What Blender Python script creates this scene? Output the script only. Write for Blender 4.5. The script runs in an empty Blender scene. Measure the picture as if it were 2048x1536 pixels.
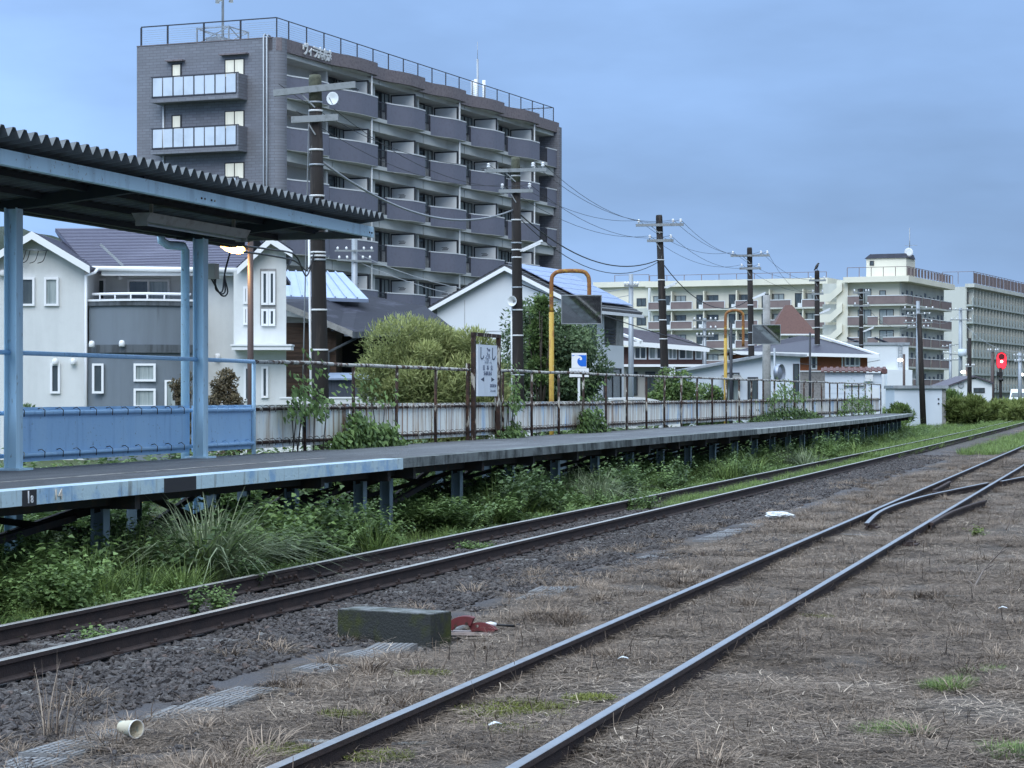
import bpy, math, random
import numpy as np
from mathutils import Vector, Matrix
R = math.radians
random.seed(7); rng = np.random.default_rng(11)
scene = bpy.context.scene
C = scene.collection

# ------------------------------------------------------------------ camera
F_PX, HOR, CAM_Z = 4500.0, 790.0, 1.82      # long phone lens, horizon row, eye height above the rail tops
cam_d = bpy.data.cameras.new('camera'); cam = bpy.data.objects.new('camera', cam_d); C.objects.link(cam)
cam.location = (0, 0, CAM_Z); cam.rotation_euler = (R(90), 0, 0)
cam_d.sensor_width = 36.0; cam_d.lens = F_PX / 2048 * 36.0; cam_d.shift_y = (HOR - 768) / 2048
cam_d.clip_start = 0.5; cam_d.clip_end = 12000
scene.camera = cam

# ------------------------------------------------------------------ sky: overcast dusk
SUN_EL, SUN_ROT = R(38), R(205)
world = bpy.data.worlds.new('World'); scene.world = world; world.use_nodes = True
wn, wl = world.node_tree.nodes, world.node_tree.links
for n in list(wn): wn.remove(n)
w_out = wn.new('ShaderNodeOutputWorld'); w_bg = wn.new('ShaderNodeBackground')
sky = wn.new('ShaderNodeTexSky'); sky.sky_type = 'NISHITA'; sky.sun_disc = False
sky.sun_elevation = SUN_EL; sky.sun_rotation = SUN_ROT; sky.air_density = 1.0; sky.dust_density = 0.6; sky.ozone_density = 4.0
w_tc = wn.new('ShaderNodeTexCoord')
w_map = wn.new('ShaderNodeMapping'); w_map.inputs['Scale'].default_value = (1.0, 1.0, 3.2)
w_map.inputs['Location'].default_value = (0.35, 0.1, 0.2)
w_no = wn.new('ShaderNodeTexNoise'); w_no.inputs['Scale'].default_value = 2.6; w_no.inputs['Detail'].default_value = 6.0
w_no.inputs['Roughness'].default_value = 0.52
w_mr = wn.new('ShaderNodeMapRange'); w_mr.inputs['From Min'].default_value = 0.38; w_mr.inputs['From Max'].default_value = 0.62
wl.new(w_tc.outputs['Generated'], w_map.inputs['Vector']); wl.new(w_map.outputs['Vector'], w_no.inputs['Vector'])
wl.new(w_no.outputs['Fac'], w_mr.inputs['Value'])
# cloud deck: deep slate blue near the horizon, paler and brighter towards the zenith (overcast sky)
w_sep = wn.new('ShaderNodeSeparateXYZ'); wl.new(w_tc.outputs['Generated'], w_sep.inputs[0])
w_ramp = wn.new('ShaderNodeValToRGB')
w_ramp.color_ramp.elements[0].position = 0.0; w_ramp.color_ramp.elements[0].color = (0.166, 0.272, 0.478, 1)
w_ramp.color_ramp.elements[1].position = 1.0; w_ramp.color_ramp.elements[1].color = (1.20, 1.47, 1.78, 1)
e = w_ramp.color_ramp.elements.new(0.22); e.color = (0.208, 0.338, 0.590, 1)
e = w_ramp.color_ramp.elements.new(0.45); e.color = (0.78, 1.00, 1.32, 1)
wl.new(w_sep.outputs['Z'], w_ramp.inputs['Fac'])
# the light of the sunken sun lies to the left (west): a slow change round the compass
w_dot = wn.new('ShaderNodeVectorMath'); w_dot.operation = 'DOT_PRODUCT'; w_dot.inputs[1].default_value = (-0.93, 0.10, 0.0)
wl.new(w_tc.outputs['Generated'], w_dot.inputs[0])
w_az = wn.new('ShaderNodeMapRange'); w_az.inputs['From Min'].default_value = -0.35; w_az.inputs['From Max'].default_value = 0.45
w_az.inputs['To Min'].default_value = 0.62; w_az.inputs['To Max'].default_value = 1.50
wl.new(w_dot.outputs['Value'], w_az.inputs['Value'])
w_cl = wn.new('ShaderNodeMapRange'); w_cl.inputs['To Min'].default_value = 0.77; w_cl.inputs['To Max'].default_value = 1.15
wl.new(w_mr.outputs['Result'], w_cl.inputs['Value'])
w_mul = wn.new('ShaderNodeMath'); w_mul.operation = 'MULTIPLY'
wl.new(w_az.outputs['Result'], w_mul.inputs[0]); wl.new(w_cl.outputs['Result'], w_mul.inputs[1])
w_sc = wn.new('ShaderNodeVectorMath'); w_sc.operation = 'SCALE'
wl.new(w_ramp.outputs['Color'], w_sc.inputs[0]); wl.new(w_mul.outputs['Value'], w_sc.inputs['Scale'])
w_sk = wn.new('ShaderNodeVectorMath'); w_sk.operation = 'SCALE'; w_sk.inputs['Scale'].default_value = 0.06
wl.new(sky.outputs['Color'], w_sk.inputs[0])
w_mix = wn.new('ShaderNodeMix'); w_mix.data_type = 'RGBA'; w_mix.inputs['Factor'].default_value = 0.9
wl.new(w_sk.outputs['Vector'], w_mix.inputs[6]); wl.new(w_sc.outputs['Vector'], w_mix.inputs[7])
wl.new(w_mix.outputs[2], w_bg.inputs['Color']); w_bg.inputs['Strength'].default_value = 1.0
wl.new(w_bg.outputs['Background'], w_out.inputs['Surface'])

sun_d = bpy.data.lights.new('sun', 'SUN'); sun_d.energy = 0.95; sun_d.angle = R(40); sun_d.color = (1.0, 0.985, 0.955)
sun = bpy.data.objects.new('sun', sun_d); C.objects.link(sun)
sun_dir = Vector((-0.05, -0.80, 0.72)).normalized()          # soft western light from behind the camera, left
sun.rotation_euler = sun_dir.to_track_quat('Z', 'Y').to_euler(); sun.location = (-3, -40, 60)
vs = scene.view_settings; vs.view_transform = 'Standard'; vs.look = 'None'; vs.exposure = 0.78; vs.gamma = 1.0; vs.use_curve_mapping = False
scene.cycles.use_denoising = True; scene.cycles.use_adaptive_sampling = True; scene.cycles.adaptive_threshold = 0.02
scene.cycles.max_bounces = 6; scene.cycles.diffuse_bounces = 3; scene.cycles.transparent_max_bounces = 6

# ------------------------------------------------------------------ placing helpers
def P(px, py, Y):                       # the point at depth Y on the sight line of a photo pixel
    return Vector(((px - 1024) / F_PX * Y, Y, CAM_Z + (HOR - py) / F_PX * Y))
def G(px, py, z):                       # the point of the plane z on that sight line
    Y = (CAM_Z - z) * F_PX / (py - HOR); return P(px, py, Y)
A_ST = R(16.3); SA, CA = math.sin(A_ST), math.cos(A_ST)      # the station's axis
def ST(s, t, z=0.0): return Vector((s * SA - t * CA, s * CA + t * SA, z))
def to_st(v): return (v.x * SA + v.y * CA, -v.x * CA + v.y * SA)
def S_at(px, t):
    u = (px - 1024) / F_PX; return t * (CA + SA * u) / (SA - CA * u)
RZ_ST = R(90) - A_ST

# ------------------------------------------------------------------ object helpers
def link(o, parent=None):
    C.objects.link(o)
    if parent is not None: o.parent = parent
    return o
def tag(o, label=None, cat=None, group=None, kind=None):
    if label: o['label'] = label
    if cat: o['category'] = cat
    if group: o['group'] = group
    if kind: o['kind'] = kind
    return o
def thing(name, label, cat, loc=(0, 0, 0), rz=0.0, group=None):
    o = bpy.data.objects.new(name, None); o.empty_display_size = 0.2
    o.location = loc; o.rotation_euler = (0, 0, rz); link(o)
    return tag(o, label, cat, group)

class MB:
    def __init__(self): self.v = []; self.f = []; self.sm = []
    def _add(self, vs, fs, smooth=False):
        b = len(self.v); self.v += [tuple(p) for p in vs]
        for f in fs: self.f.append(tuple(b + i for i in f)); self.sm.append(smooth)
        return self
    def box(self, x0, x1, y0, y1, z0, z1):
        vs = [(x0,y0,z0),(x1,y0,z0),(x1,y1,z0),(x0,y1,z0),(x0,y0,z1),(x1,y0,z1),(x1,y1,z1),(x0,y1,z1)]
        return self._add(vs, [(0,3,2,1),(4,5,6,7),(0,1,5,4),(1,2,6,5),(2,3,7,6),(3,0,4,7)])
    def beam(self, a, b, w, h, up=(0, 0, 1)):         # rectangular bar from a to b
        a, b = Vector(a), Vector(b); d = (b - a).normalized(); up = Vector(up)
        if abs(d.dot(up)) > 0.99: up = Vector((1, 0, 0))
        s = d.cross(up).normalized() * (w / 2); u = s.cross(d).normalized() * (h / 2)
        vs = []
        for p in (a, b): vs += [p - s - u, p + s - u, p + s + u, p - s + u]
        return self._add(vs, [(0,3,2,1),(4,5,6,7),(0,1,5,4),(1,2,6,5),(2,3,7,6),(3,0,4,7)])
    def tube(self, pts, r, n=8, caps=True):
        pts = [Vector(p) for p in pts]; rs = r if isinstance(r, (list, tuple)) else [r] * len(pts)
        rings = []; prev = None
        for i, p in enumerate(pts):
            if i == 0: d = pts[1] - pts[0]
            elif i == len(pts) - 1: d = pts[-1] - pts[-2]
            else: d = pts[i + 1] - pts[i - 1]
            d.normalize()
            if prev is None:
                ref = Vector((0, 0, 1)) if abs(d.z) < 0.9 else Vector((1, 0, 0)); s = d.cross(ref).normalized()
            else:
                s = (prev - d * prev.dot(d)).normalized()
            prev = s; u = d.cross(s)
            rings.append([p + (s * math.cos(2 * math.pi * k / n) + u * math.sin(2 * math.pi * k / n)) * rs[i] for k in range(n)])
        b = len(self.v)
        for ring in rings: self.v += [tuple(q) for q in ring]
        for i in range(len(rings) - 1):
            for k in range(n):
                k2 = (k + 1) % n
                self.f.append((b + i*n + k, b + i*n + k2, b + (i+1)*n + k2, b + (i+1)*n + k)); self.sm.append(True)
        if caps:
            self.f.append(tuple(b + k for k in reversed(range(n)))); self.sm.append(False)
            e = b + (len(rings) - 1) * n; self.f.append(tuple(e + k for k in range(n))); self.sm.append(False)
        return self
    def prism(self, poly, vec, smooth=False):         # 3-D outline pushed along vec
        poly = [Vector(p) for p in poly]; vec = Vector(vec); n = len(poly)
        nrm = Vector((0, 0, 0))
        for i in range(n): nrm += (poly[i] - poly[0]).cross(poly[(i + 1) % n] - poly[0])
        if nrm.dot(vec) < 0: poly.reverse()
        vs = poly + [p + vec for p in poly]
        fs = [tuple(reversed(range(n))), tuple(range(n, 2 * n))] + [(i, (i+1) % n, n + (i+1) % n, n + i) for i in range(n)]
        b = len(self.v); self.v += [tuple(p) for p in vs]
        for k, f in enumerate(fs): self.f.append(tuple(b + i for i in f)); self.sm.append(smooth and k > 1)
        return self
    def lathe(self, prof, n=16, c=(0, 0, 0), ax='z', caps=True): # prof: (radius, height)
        b = len(self.v)
        for (r, h) in prof:
            for k in range(n):
                a = 2 * math.pi * k / n; x, y = r * math.cos(a), r * math.sin(a)
                p = {'z': (x, y, h), 'x': (h, x, y), 'y': (y, h, x)}[ax]
                self.v.append((p[0] + c[0], p[1] + c[1], p[2] + c[2]))
        for i in range(len(prof) - 1):
            for k in range(n):
                k2 = (k + 1) % n
                self.f.append((b + i*n + k, b + i*n + k2, b + (i+1)*n + k2, b + (i+1)*n + k)); self.sm.append(True)
        if caps and prof[0][0] > 1e-4: self.f.append(tuple(b + k for k in reversed(range(n)))); self.sm.append(False)
        if caps and prof[-1][0] > 1e-4:
            e = b + (len(prof) - 1) * n; self.f.append(tuple(e + k for k in range(n))); self.sm.append(False)
        return self
    def sweep(self, path, prof, closed=True):         # prof: (side, up) cross-section along a roughly level path
        path = [Vector(p) for p in path]; n = len(prof); b = len(self.v)
        for i, p in enumerate(path):
            d = (path[min(i+1, len(path)-1)] - path[max(i-1, 0)]).normalized(); s = Vector((d.y, -d.x, 0)).normalized()
            for (a, h) in prof: q = p + s * a; self.v.append((q.x, q.y, q.z + h))
        for i in range(len(path) - 1):
            for k in range(n if closed else n - 1):
                k2 = (k + 1) % n
                self.f.append((b + i*n + k, b + (i+1)*n + k, b + (i+1)*n + k2, b + i*n + k2)); self.sm.append(False)
        if closed:
            self.f.append(tuple(b + k for k in range(n))); self.sm.append(False)
            e = b + (len(path) - 1) * n; self.f.append(tuple(e + k for k in reversed(range(n)))); self.sm.append(False)
        return self
    def mesh(self, name):
        me = bpy.data.meshes.new(name); me.from_pydata(self.v, [], self.f)
        me.polygons.foreach_set('use_smooth', self.sm); me.update(); return me
    def build(self, name, mat, parent=None, loc=None, rz=None):
        me = self.mesh(name); me.materials.append(mat)
        o = bpy.data.objects.new(name, me); link(o, parent)
        if loc is not None: o.location = loc
        if rz is not None: o.rotation_euler = (0, 0, rz)
        return o
def put(name, me, parent, loc=(0, 0, 0), rot=(0, 0, 0), sc=None):   # another object sharing a mesh
    o = bpy.data.objects.new(name, me); link(o, parent); o.location = loc; o.rotation_euler = rot
    if sc: o.scale = sc
    return o
def array_mesh(name, V, Fq, mat, attr=None, smooth=False):          # numpy verts (n,3), faces (m,k)
    me = bpy.data.meshes.new(name); k = Fq.shape[1]
    me.vertices.add(len(V)); me.vertices.foreach_set('co', np.ascontiguousarray(V, dtype=np.float32).ravel())
    me.loops.add(Fq.size); me.loops.foreach_set('vertex_index', np.ascontiguousarray(Fq, dtype=np.int32).ravel())
    me.polygons.add(len(Fq)); me.polygons.foreach_set('loop_start', np.arange(0, Fq.size, k, dtype=np.int32))
    if smooth: me.polygons.foreach_set('use_smooth', np.ones(len(Fq), dtype=bool))
    if attr is not None:
        a = me.attributes.new('tint', 'FLOAT', 'POINT'); a.data.foreach_set('value', np.ascontiguousarray(attr, dtype=np.float32))
    me.update(); me.validate(); me.materials.append(mat); return me
def text(name, body, mat, parent, loc, rot, size, sx=1.0, depth=0.004, align='CENTER', bold=0.0):
    cu = bpy.data.curves.new(name, 'FONT'); cu.body = body; cu.size = size; cu.extrude = depth
    cu.offset = bold; cu.align_x = align; cu.align_y = 'CENTER'
    to = bpy.data.objects.new(name + '_tmp', cu); C.objects.link(to)
    dg = bpy.context.evaluated_depsgraph_get(); dg.update()
    me = bpy.data.meshes.new_from_object(to.evaluated_get(dg)); bpy.data.objects.remove(to)
    me.materials.clear(); me.materials.append(mat); me.name = name
    o = bpy.data.objects.new(name, me); link(o, parent); o.location = loc; o.rotation_euler = rot; o.scale = (sx, 1, 1)
    return o

# ------------------------------------------------------------------ materials
MATS = {}
def mat(name, col, layers=(), rough=0.7, metal=0.0, bump=None, brick=None, spec=0.4, emit=None, coords='Object', wave=None):
    m = bpy.data.materials.new(name); m.use_nodes = True; MATS[name] = m
    nt = m.node_tree; N, L = nt.nodes, nt.links; bs = N['Principled BSDF']
    bs.inputs['Roughness'].default_value = rough; bs.inputs['Metallic'].default_value = metal
    bs.inputs['Specular IOR Level'].default_value = spec
    tc = N.new('ShaderNodeTexCoord'); src = tc.outputs[coords]
    rgb = N.new('ShaderNodeRGB'); rgb.outputs[0].default_value = (*col, 1); cur = rgb.outputs[0]
    if brick:                                          # fine tile joints: (tile w, tile h, joint colour)
        bw, bh, jc = brick
        sp = N.new('ShaderNodeSeparateXYZ'); L.new(src, sp.inputs[0]); ad = N.new('ShaderNodeMath'); L.new(sp.outputs['X'], ad.inputs[0]); L.new(sp.outputs['Y'], ad.inputs[1])
        cb = N.new('ShaderNodeCombineXYZ'); L.new(ad.outputs[0], cb.inputs['X']); L.new(sp.outputs['Z'], cb.inputs['Y'])
        bt = N.new('ShaderNodeTexBrick'); L.new(cb.outputs[0], bt.inputs['Vector']); bt.inputs['Scale'].default_value = 1.0
        bt.inputs['Brick Width'].default_value = bw; bt.inputs['Row Height'].default_value = bh; bt.inputs['Mortar Size'].default_value = bh * 0.09
        bt.inputs['Color1'].default_value = (*col, 1); bt.inputs['Color2'].default_value = (*[c * 0.8 for c in col], 1); bt.inputs['Mortar'].default_value = (*jc, 1)
        cur = bt.outputs['Color']
    for (lc, sc, st, lo, hi, amt) in layers:
        mp = N.new('ShaderNodeMapping'); mp.inputs['Scale'].default_value = st; L.new(src, mp.inputs['Vector'])
        no = N.new('ShaderNodeTexNoise'); no.inputs['Scale'].default_value = sc; no.inputs['Detail'].default_value = 7; no.inputs['Roughness'].default_value = 0.6
        L.new(mp.outputs[0], no.inputs['Vector'])
        mr = N.new('ShaderNodeMapRange'); mr.inputs['From Min'].default_value = lo; mr.inputs['From Max'].default_value = hi; mr.inputs['To Max'].default_value = amt
        L.new(no.outputs['Fac'], mr.inputs['Value'])
        mx = N.new('ShaderNodeMix'); mx.data_type = 'RGBA'; L.new(mr.outputs[0], mx.inputs['Factor']); L.new(cur, mx.inputs[6]); mx.inputs[7].default_value = (*lc, 1)
        cur = mx.outputs[2]
    L.new(cur, bs.inputs['Base Color'])
    if bump:
        st_, sc = bump[0], bump[1]; mp = N.new('ShaderNodeMapping'); mp.inputs['Scale'].default_value = bump[2] if len(bump) > 2 else (1, 1, 1)
        L.new(src, mp.inputs['Vector']); no = N.new('ShaderNodeTexNoise'); no.inputs['Scale'].default_value = sc; no.inputs['Detail'].default_value = 6
        L.new(mp.outputs[0], no.inputs['Vector']); bp = N.new('ShaderNodeBump'); bp.inputs['Strength'].default_value = st_; bp.inputs['Distance'].default_value = 0.03
        L.new(no.outputs['Fac'], bp.inputs['Height']); L.new(bp.outputs[0], bs.inputs['Normal'])
    if emit:
        bs.inputs['Emission Color'].default_value = (*emit[0], 1); bs.inputs['Emission Strength'].default_value = emit[1]
    return m
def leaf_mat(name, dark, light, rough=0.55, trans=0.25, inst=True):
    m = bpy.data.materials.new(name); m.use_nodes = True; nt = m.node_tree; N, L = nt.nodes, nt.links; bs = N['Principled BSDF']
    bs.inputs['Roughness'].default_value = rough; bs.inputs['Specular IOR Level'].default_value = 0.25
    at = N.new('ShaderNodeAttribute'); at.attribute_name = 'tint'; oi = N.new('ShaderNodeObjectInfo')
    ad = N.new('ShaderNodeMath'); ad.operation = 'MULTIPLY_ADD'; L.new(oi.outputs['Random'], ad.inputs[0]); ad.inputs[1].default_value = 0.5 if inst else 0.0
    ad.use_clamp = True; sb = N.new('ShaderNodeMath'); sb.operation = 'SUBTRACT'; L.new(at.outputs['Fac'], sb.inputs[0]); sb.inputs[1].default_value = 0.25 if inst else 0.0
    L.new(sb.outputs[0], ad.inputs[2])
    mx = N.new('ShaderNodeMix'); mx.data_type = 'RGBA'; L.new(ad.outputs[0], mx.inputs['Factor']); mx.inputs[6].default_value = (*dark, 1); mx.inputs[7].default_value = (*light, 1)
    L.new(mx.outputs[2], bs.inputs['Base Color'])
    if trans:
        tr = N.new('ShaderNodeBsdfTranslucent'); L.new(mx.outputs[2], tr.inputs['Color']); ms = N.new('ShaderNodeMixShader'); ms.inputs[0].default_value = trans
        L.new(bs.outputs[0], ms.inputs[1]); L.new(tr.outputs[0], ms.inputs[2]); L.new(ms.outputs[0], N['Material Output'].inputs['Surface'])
    return m

W = (1, 1, 1); V6 = (1, 1, 0.12); H6 = (0.15, 0.15, 1)
m_rail_top = mat('rail_polished', (0.34, 0.35, 0.36), [((0.16, 0.12, 0.10), 3, W, 0.45, 0.75, 0.5)], 0.33, 0.75)
m_rail_old = mat('rail_head_dull', (0.42, 0.41, 0.38), [((0.22, 0.16, 0.12), 6, W, 0.45, 0.75, 0.6)], 0.42, 0.6)
m_rail = mat('rail_rust', (0.032, 0.022, 0.021), [((0.062, 0.038, 0.032), 5, W, 0.4, 0.7, 0.8)], 0.85, bump=(0.3, 60))
m_sleeper = mat('sleeper_wood', (0.17, 0.165, 0.16), [((0.07, 0.06, 0.055), 9, (0.2, 3, 1), 0.4, 0.65, 0.8)], 0.9, bump=(0.5, 20, (0.2, 4, 1)))
m_conc = mat('concrete', (0.30, 0.30, 0.29), [((0.10, 0.10, 0.10), 3, W, 0.45, 0.75, 0.8), ((0.4, 0.4, 0.39), 25, W, 0.5, 0.8, 0.5)], 0.9, bump=(0.5, 60))
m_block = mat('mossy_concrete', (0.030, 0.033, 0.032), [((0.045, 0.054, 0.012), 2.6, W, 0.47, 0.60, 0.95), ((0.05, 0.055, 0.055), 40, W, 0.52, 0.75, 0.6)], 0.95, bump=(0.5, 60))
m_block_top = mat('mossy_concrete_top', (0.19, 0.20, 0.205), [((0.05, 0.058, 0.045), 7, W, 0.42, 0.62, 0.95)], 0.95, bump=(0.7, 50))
m_asph = mat('platform_asphalt', (0.085, 0.09, 0.098), [((0.17, 0.18, 0.19), 0.9, (0.3, 2.0, 1), 0.45, 0.7, 0.7), ((0.03, 0.033, 0.03), 6, W, 0.5, 0.75, 0.6)], 0.7, bump=(0.5, 120))
m_slab_edge = mat('dark_concrete_edge', (0.17, 0.19, 0.19), [((0.03, 0.035, 0.035), 3, (1, 1, 0.6), 0.4, 0.62, 0.95), ((0.26, 0.29, 0.29), 7, V6, 0.55, 0.75, 0.7)], 0.9, bump=(0.5, 30))
m_slab_pale = mat('pale_concrete_edge', (0.30, 0.32, 0.31), [((0.07, 0.08, 0.08), 3, (1, 1, 0.6), 0.45, 0.62, 0.9), ((0.44, 0.46, 0.45), 7, V6, 0.55, 0.75, 0.7)], 0.9)
m_fascia_blue = mat('flaking_blue_paint', (0.50, 0.64, 0.70), [((0.20, 0.38, 0.62), 2.5, W, 0.5, 0.62, 0.7), ((0.16, 0.15, 0.12), 8, V6, 0.58, 0.72, 0.7), ((0.09, 0.10, 0.06), 14, W, 0.62, 0.74, 0.7)], 0.7, bump=(0.2, 30))
m_line = mat('worn_white_line', (0.42, 0.40, 0.37), [((0.10, 0.10, 0.10), 5, W, 0.45, 0.6, 0.85)], 0.8)
m_blue = mat('blue_paint', (0.34, 0.55, 0.78), [((0.46, 0.66, 0.82), 2, V6, 0.45, 0.75, 0.6), ((0.19, 0.33, 0.55), 8, (1, 1, 0.1), 0.54, 0.72, 0.6), ((0.12, 0.07, 0.05), 22, W, 0.64, 0.72, 0.75)], 0.55, bump=(0.1, 15))
m_blue_pale = mat('pale_blue_paint', (0.50, 0.70, 0.82), [((0.25, 0.37, 0.46), 3, V6, 0.5, 0.72, 0.75), ((0.14, 0.10, 0.08), 18, W, 0.63, 0.70, 0.8)], 0.5)
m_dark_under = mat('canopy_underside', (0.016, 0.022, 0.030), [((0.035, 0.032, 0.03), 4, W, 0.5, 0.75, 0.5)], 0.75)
m_roof_sheet = mat('corrugated_sheet', (0.13, 0.145, 0.155), [((0.06, 0.06, 0.06), 3, W, 0.45, 0.7, 0.7)], 0.6, 0.1)
m_rust = mat('rusted_steel', (0.030, 0.018, 0.014), [((0.095, 0.045, 0.026), 8, W, 0.48, 0.7, 0.8), ((0.46, 0.44, 0.38), 7, (1, 1, 0.4), 0.55, 0.60, 0.9)], 0.85, bump=(0.6, 40))
m_rust_rail = mat('flaking_rail', (0.46, 0.46, 0.43), [((0.09, 0.045, 0.03), 5, W, 0.50, 0.56, 0.95), ((0.03, 0.02, 0.018), 11, W, 0.54, 0.62, 0.9)], 0.8, bump=(0.6, 50))
m_panel = mat('weathered_panel', (0.88, 0.89, 0.82), [((0.42, 0.60, 0.80), 1.1, (1.4, 1, 0.5), 0.52, 0.62, 0.8), ((0.60, 0.50, 0.38), 2.2, (2, 1, 0.3), 0.52, 0.68, 0.7),
              ((0.30, 0.145, 0.065), 6, (1.8, 0.2, 0.06), 0.53, 0.63, 0.9), ((0.08, 0.042, 0.028), 13, (1.6, 0.2, 0.10), 0.65, 0.71, 0.8), ((0.10, 0.05, 0.03), 18, W, 0.66, 0.75, 0.7)], 0.75, bump=(0.15, 20))
m_pole = mat('tarred_pole', (0.020, 0.017, 0.016), [((0.075, 0.06, 0.05), 6, (1, 1, 0.10), 0.55, 0.75, 0.8), ((0.30, 0.30, 0.28), 3, (2, 2, 0.5), 0.70, 0.78, 0.7)], 0.85, bump=(0.5, 14, (3, 3, 0.15)))
m_pole_top = mat('mossy_pole_head', (0.10, 0.105, 0.075), [((0.04, 0.045, 0.035), 9, W, 0.45, 0.7, 0.8)], 0.95, bump=(0.5, 30))
m_band = mat('pale_band', (0.62, 0.63, 0.63), rough=0.6)
m_arm = mat('grey_arm', (0.24, 0.26, 0.27), [((0.10, 0.11, 0.11), 7, W, 0.5, 0.75, 0.7)], 0.8)
m_white = mat('white_paint', (0.72, 0.74, 0.75), [((0.5, 0.52, 0.52), 2, V6, 0.5, 0.8, 0.5)], 0.55)
m_porc = mat('porcelain', (0.78, 0.79, 0.80), rough=0.25)
m_wire = mat('black_cable', (0.02, 0.02, 0.022), rough=0.6)
m_wire_g = mat('grey_cable', (0.28, 0.30, 0.32), rough=0.6)
m_galv = mat('galvanised', (0.34, 0.37, 0.40), [((0.22, 0.24, 0.26), 4, V6, 0.45, 0.7, 0.7)], 0.5, 0.4)
m_brownpole = mat('brown_pole', (0.085, 0.06, 0.055), [((0.05, 0.04, 0.04), 4, V6, 0.5, 0.7, 0.7)], 0.6)
m_yellow = mat('yellow_paint', (0.44, 0.285, 0.05), [((0.24, 0.10, 0.03), 6, (1, 1, 0.4), 0.52, 0.66, 0.9), ((0.7, 0.66, 0.5), 16, W, 0.66, 0.72, 0.8)], 0.6)
m_yellow_rust = mat('rusty_yellow_paint', (0.24, 0.105, 0.035), [((0.50, 0.30, 0.03), 7, W, 0.54, 0.64, 0.8), ((0.10, 0.045, 0.025), 9, W, 0.55, 0.7, 0.8)], 0.75)
m_mirror = mat('mirror_glass', (0.30, 0.32, 0.34), rough=0.03, metal=1.0)
m_black = mat('black_paint', (0.012, 0.012, 0.014), rough=0.5)
m_dark = mat('dark_frame', (0.025, 0.028, 0.035), rough=0.45)
m_glass = mat('window_glass', (0.045, 0.06, 0.065), [((0.10, 0.12, 0.12), 1.2, (2, 2, 0.5), 0.45, 0.7, 0.8)], 0.08, spec=0.6)
m_glass_b = mat('curtained_glass', (0.33, 0.37, 0.36), [((0.16, 0.2, 0.2), 3, (6, 6, 0.3), 0.45, 0.65, 0.8)], 0.12, spec=0.6)
m_ground = None
print('setup ok')
# ------------------------------------------------------------------ ground
def vnoise(x, y, seed=0):
    xi = np.floor(x).astype(np.int64); yi = np.floor(y).astype(np.int64); xf = x - xi; yf = y - yi
    def h(a, b):
        n = (a * 374761393 + b * 668265263 + seed * 982451653) & 0x7fffffff
        n = ((n ^ (n >> 13)) * 1274126177) & 0x7fffffff
        return ((n ^ (n >> 16)) & 0xffff) / 65535.0
    u = xf * xf * (3 - 2 * xf); v = yf * yf * (3 - 2 * yf)
    return (h(xi, yi) * (1 - u) + h(xi + 1, yi) * u) * (1 - v) + (h(xi, yi + 1) * (1 - u) + h(xi + 1, yi + 1) * u) * v
def fbm(x, y, seed=0, o=4):
    r = 0; a = 0.5
    for k in range(o): r = r + a * vnoise(x * 2 ** k, y * 2 ** k, seed + k); a *= 0.5
    return r
def sstep(x, a, b): k = np.clip((x - a) / (b - a), 0, 1); return k * k * (3 - 2 * k)
def t_near(s): return 7.65 + 0.0045 * s + 0.000043 * s * s        # rail of the platform track nearer to the camera
def t_sid(s): return 4.10 + 0.0115 * s                            # farther rail of the siding
GAUGE = 1.132
def gz(s, t):
    s = np.asarray(s, dtype=float); t = np.asarray(t, dtype=float)
    n = fbm(s * 0.9, t * 0.9, 3); n2 = fbm(s * 5, t * 5, 9, 3)
    z = -0.132 + (n - 0.47) * 0.07 + (n2 - 0.44) * 0.025
    d = t - t_near(s)                                              # across the platform track
    bal = sstep(d, -2.9, -1.5) * (1 - sstep(d, 1.5, 2.2))
    z = z * (1 - bal) + (-0.185 + (n2 - 0.44) * 0.03) * bal
    far = sstep(d, 1.5, 2.6); z = z * (1 - far) + (-0.24 + (n - 0.47) * 0.12) * far
    return z - 0.075 * np.exp(-(((s - 17.2) / 0.9) ** 2 + ((t - 5.6) / 0.55) ** 2))     # scoured hollow at the concrete block
sg = np.concatenate([np.arange(-60, 6, 3.0), np.arange(6, 46, 0.2), np.arange(46, 120, 0.8), 120 * 1.16 ** np.arange(0, 28)])
tg = np.concatenate([-12 - 3 * 1.28 ** np.arange(26, 0, -1), np.arange(-12, 0, 0.8), np.arange(0, 13, 0.2), np.arange(13, 24, 0.8), 24 * 1.2 ** np.arange(0, 32)])
SS, TT = np.meshgrid(sg, tg, indexing='ij')
ZZ = gz(SS, TT)
X = SS * SA - TT * CA; Y = SS * CA + TT * SA
Vg = np.stack([X, Y, ZZ], -1).reshape(-1, 3)
ni, nj = SS.shape; idx = np.arange(ni * nj).reshape(ni, nj)
Fg = np.stack([idx[:-1, :-1], idx[:-1, 1:], idx[1:, 1:], idx[1:, :-1]], -1).reshape(-1, 4)[:, ::-1]
m_ground = mat('dry_ground', (0.108, 0.085, 0.070), [((0.050, 0.042, 0.038), 1.6, W, 0.42, 0.62, 0.9), ((0.20, 0.17, 0.13), 26, W, 0.5, 0.7, 0.7), ((0.02, 0.018, 0.018), 40, W, 0.52, 0.7, 0.7), ((0.13, 0.065, 0.035), 0.8, W, 0.64, 0.74, 0.6)], 0.95, bump=(0.9, 45))
nt = m_ground.node_tree; N, L = nt.nodes, nt.links; bs = N['Principled BSDF']; src = bs.inputs['Base Color'].links[0].from_socket
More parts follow.
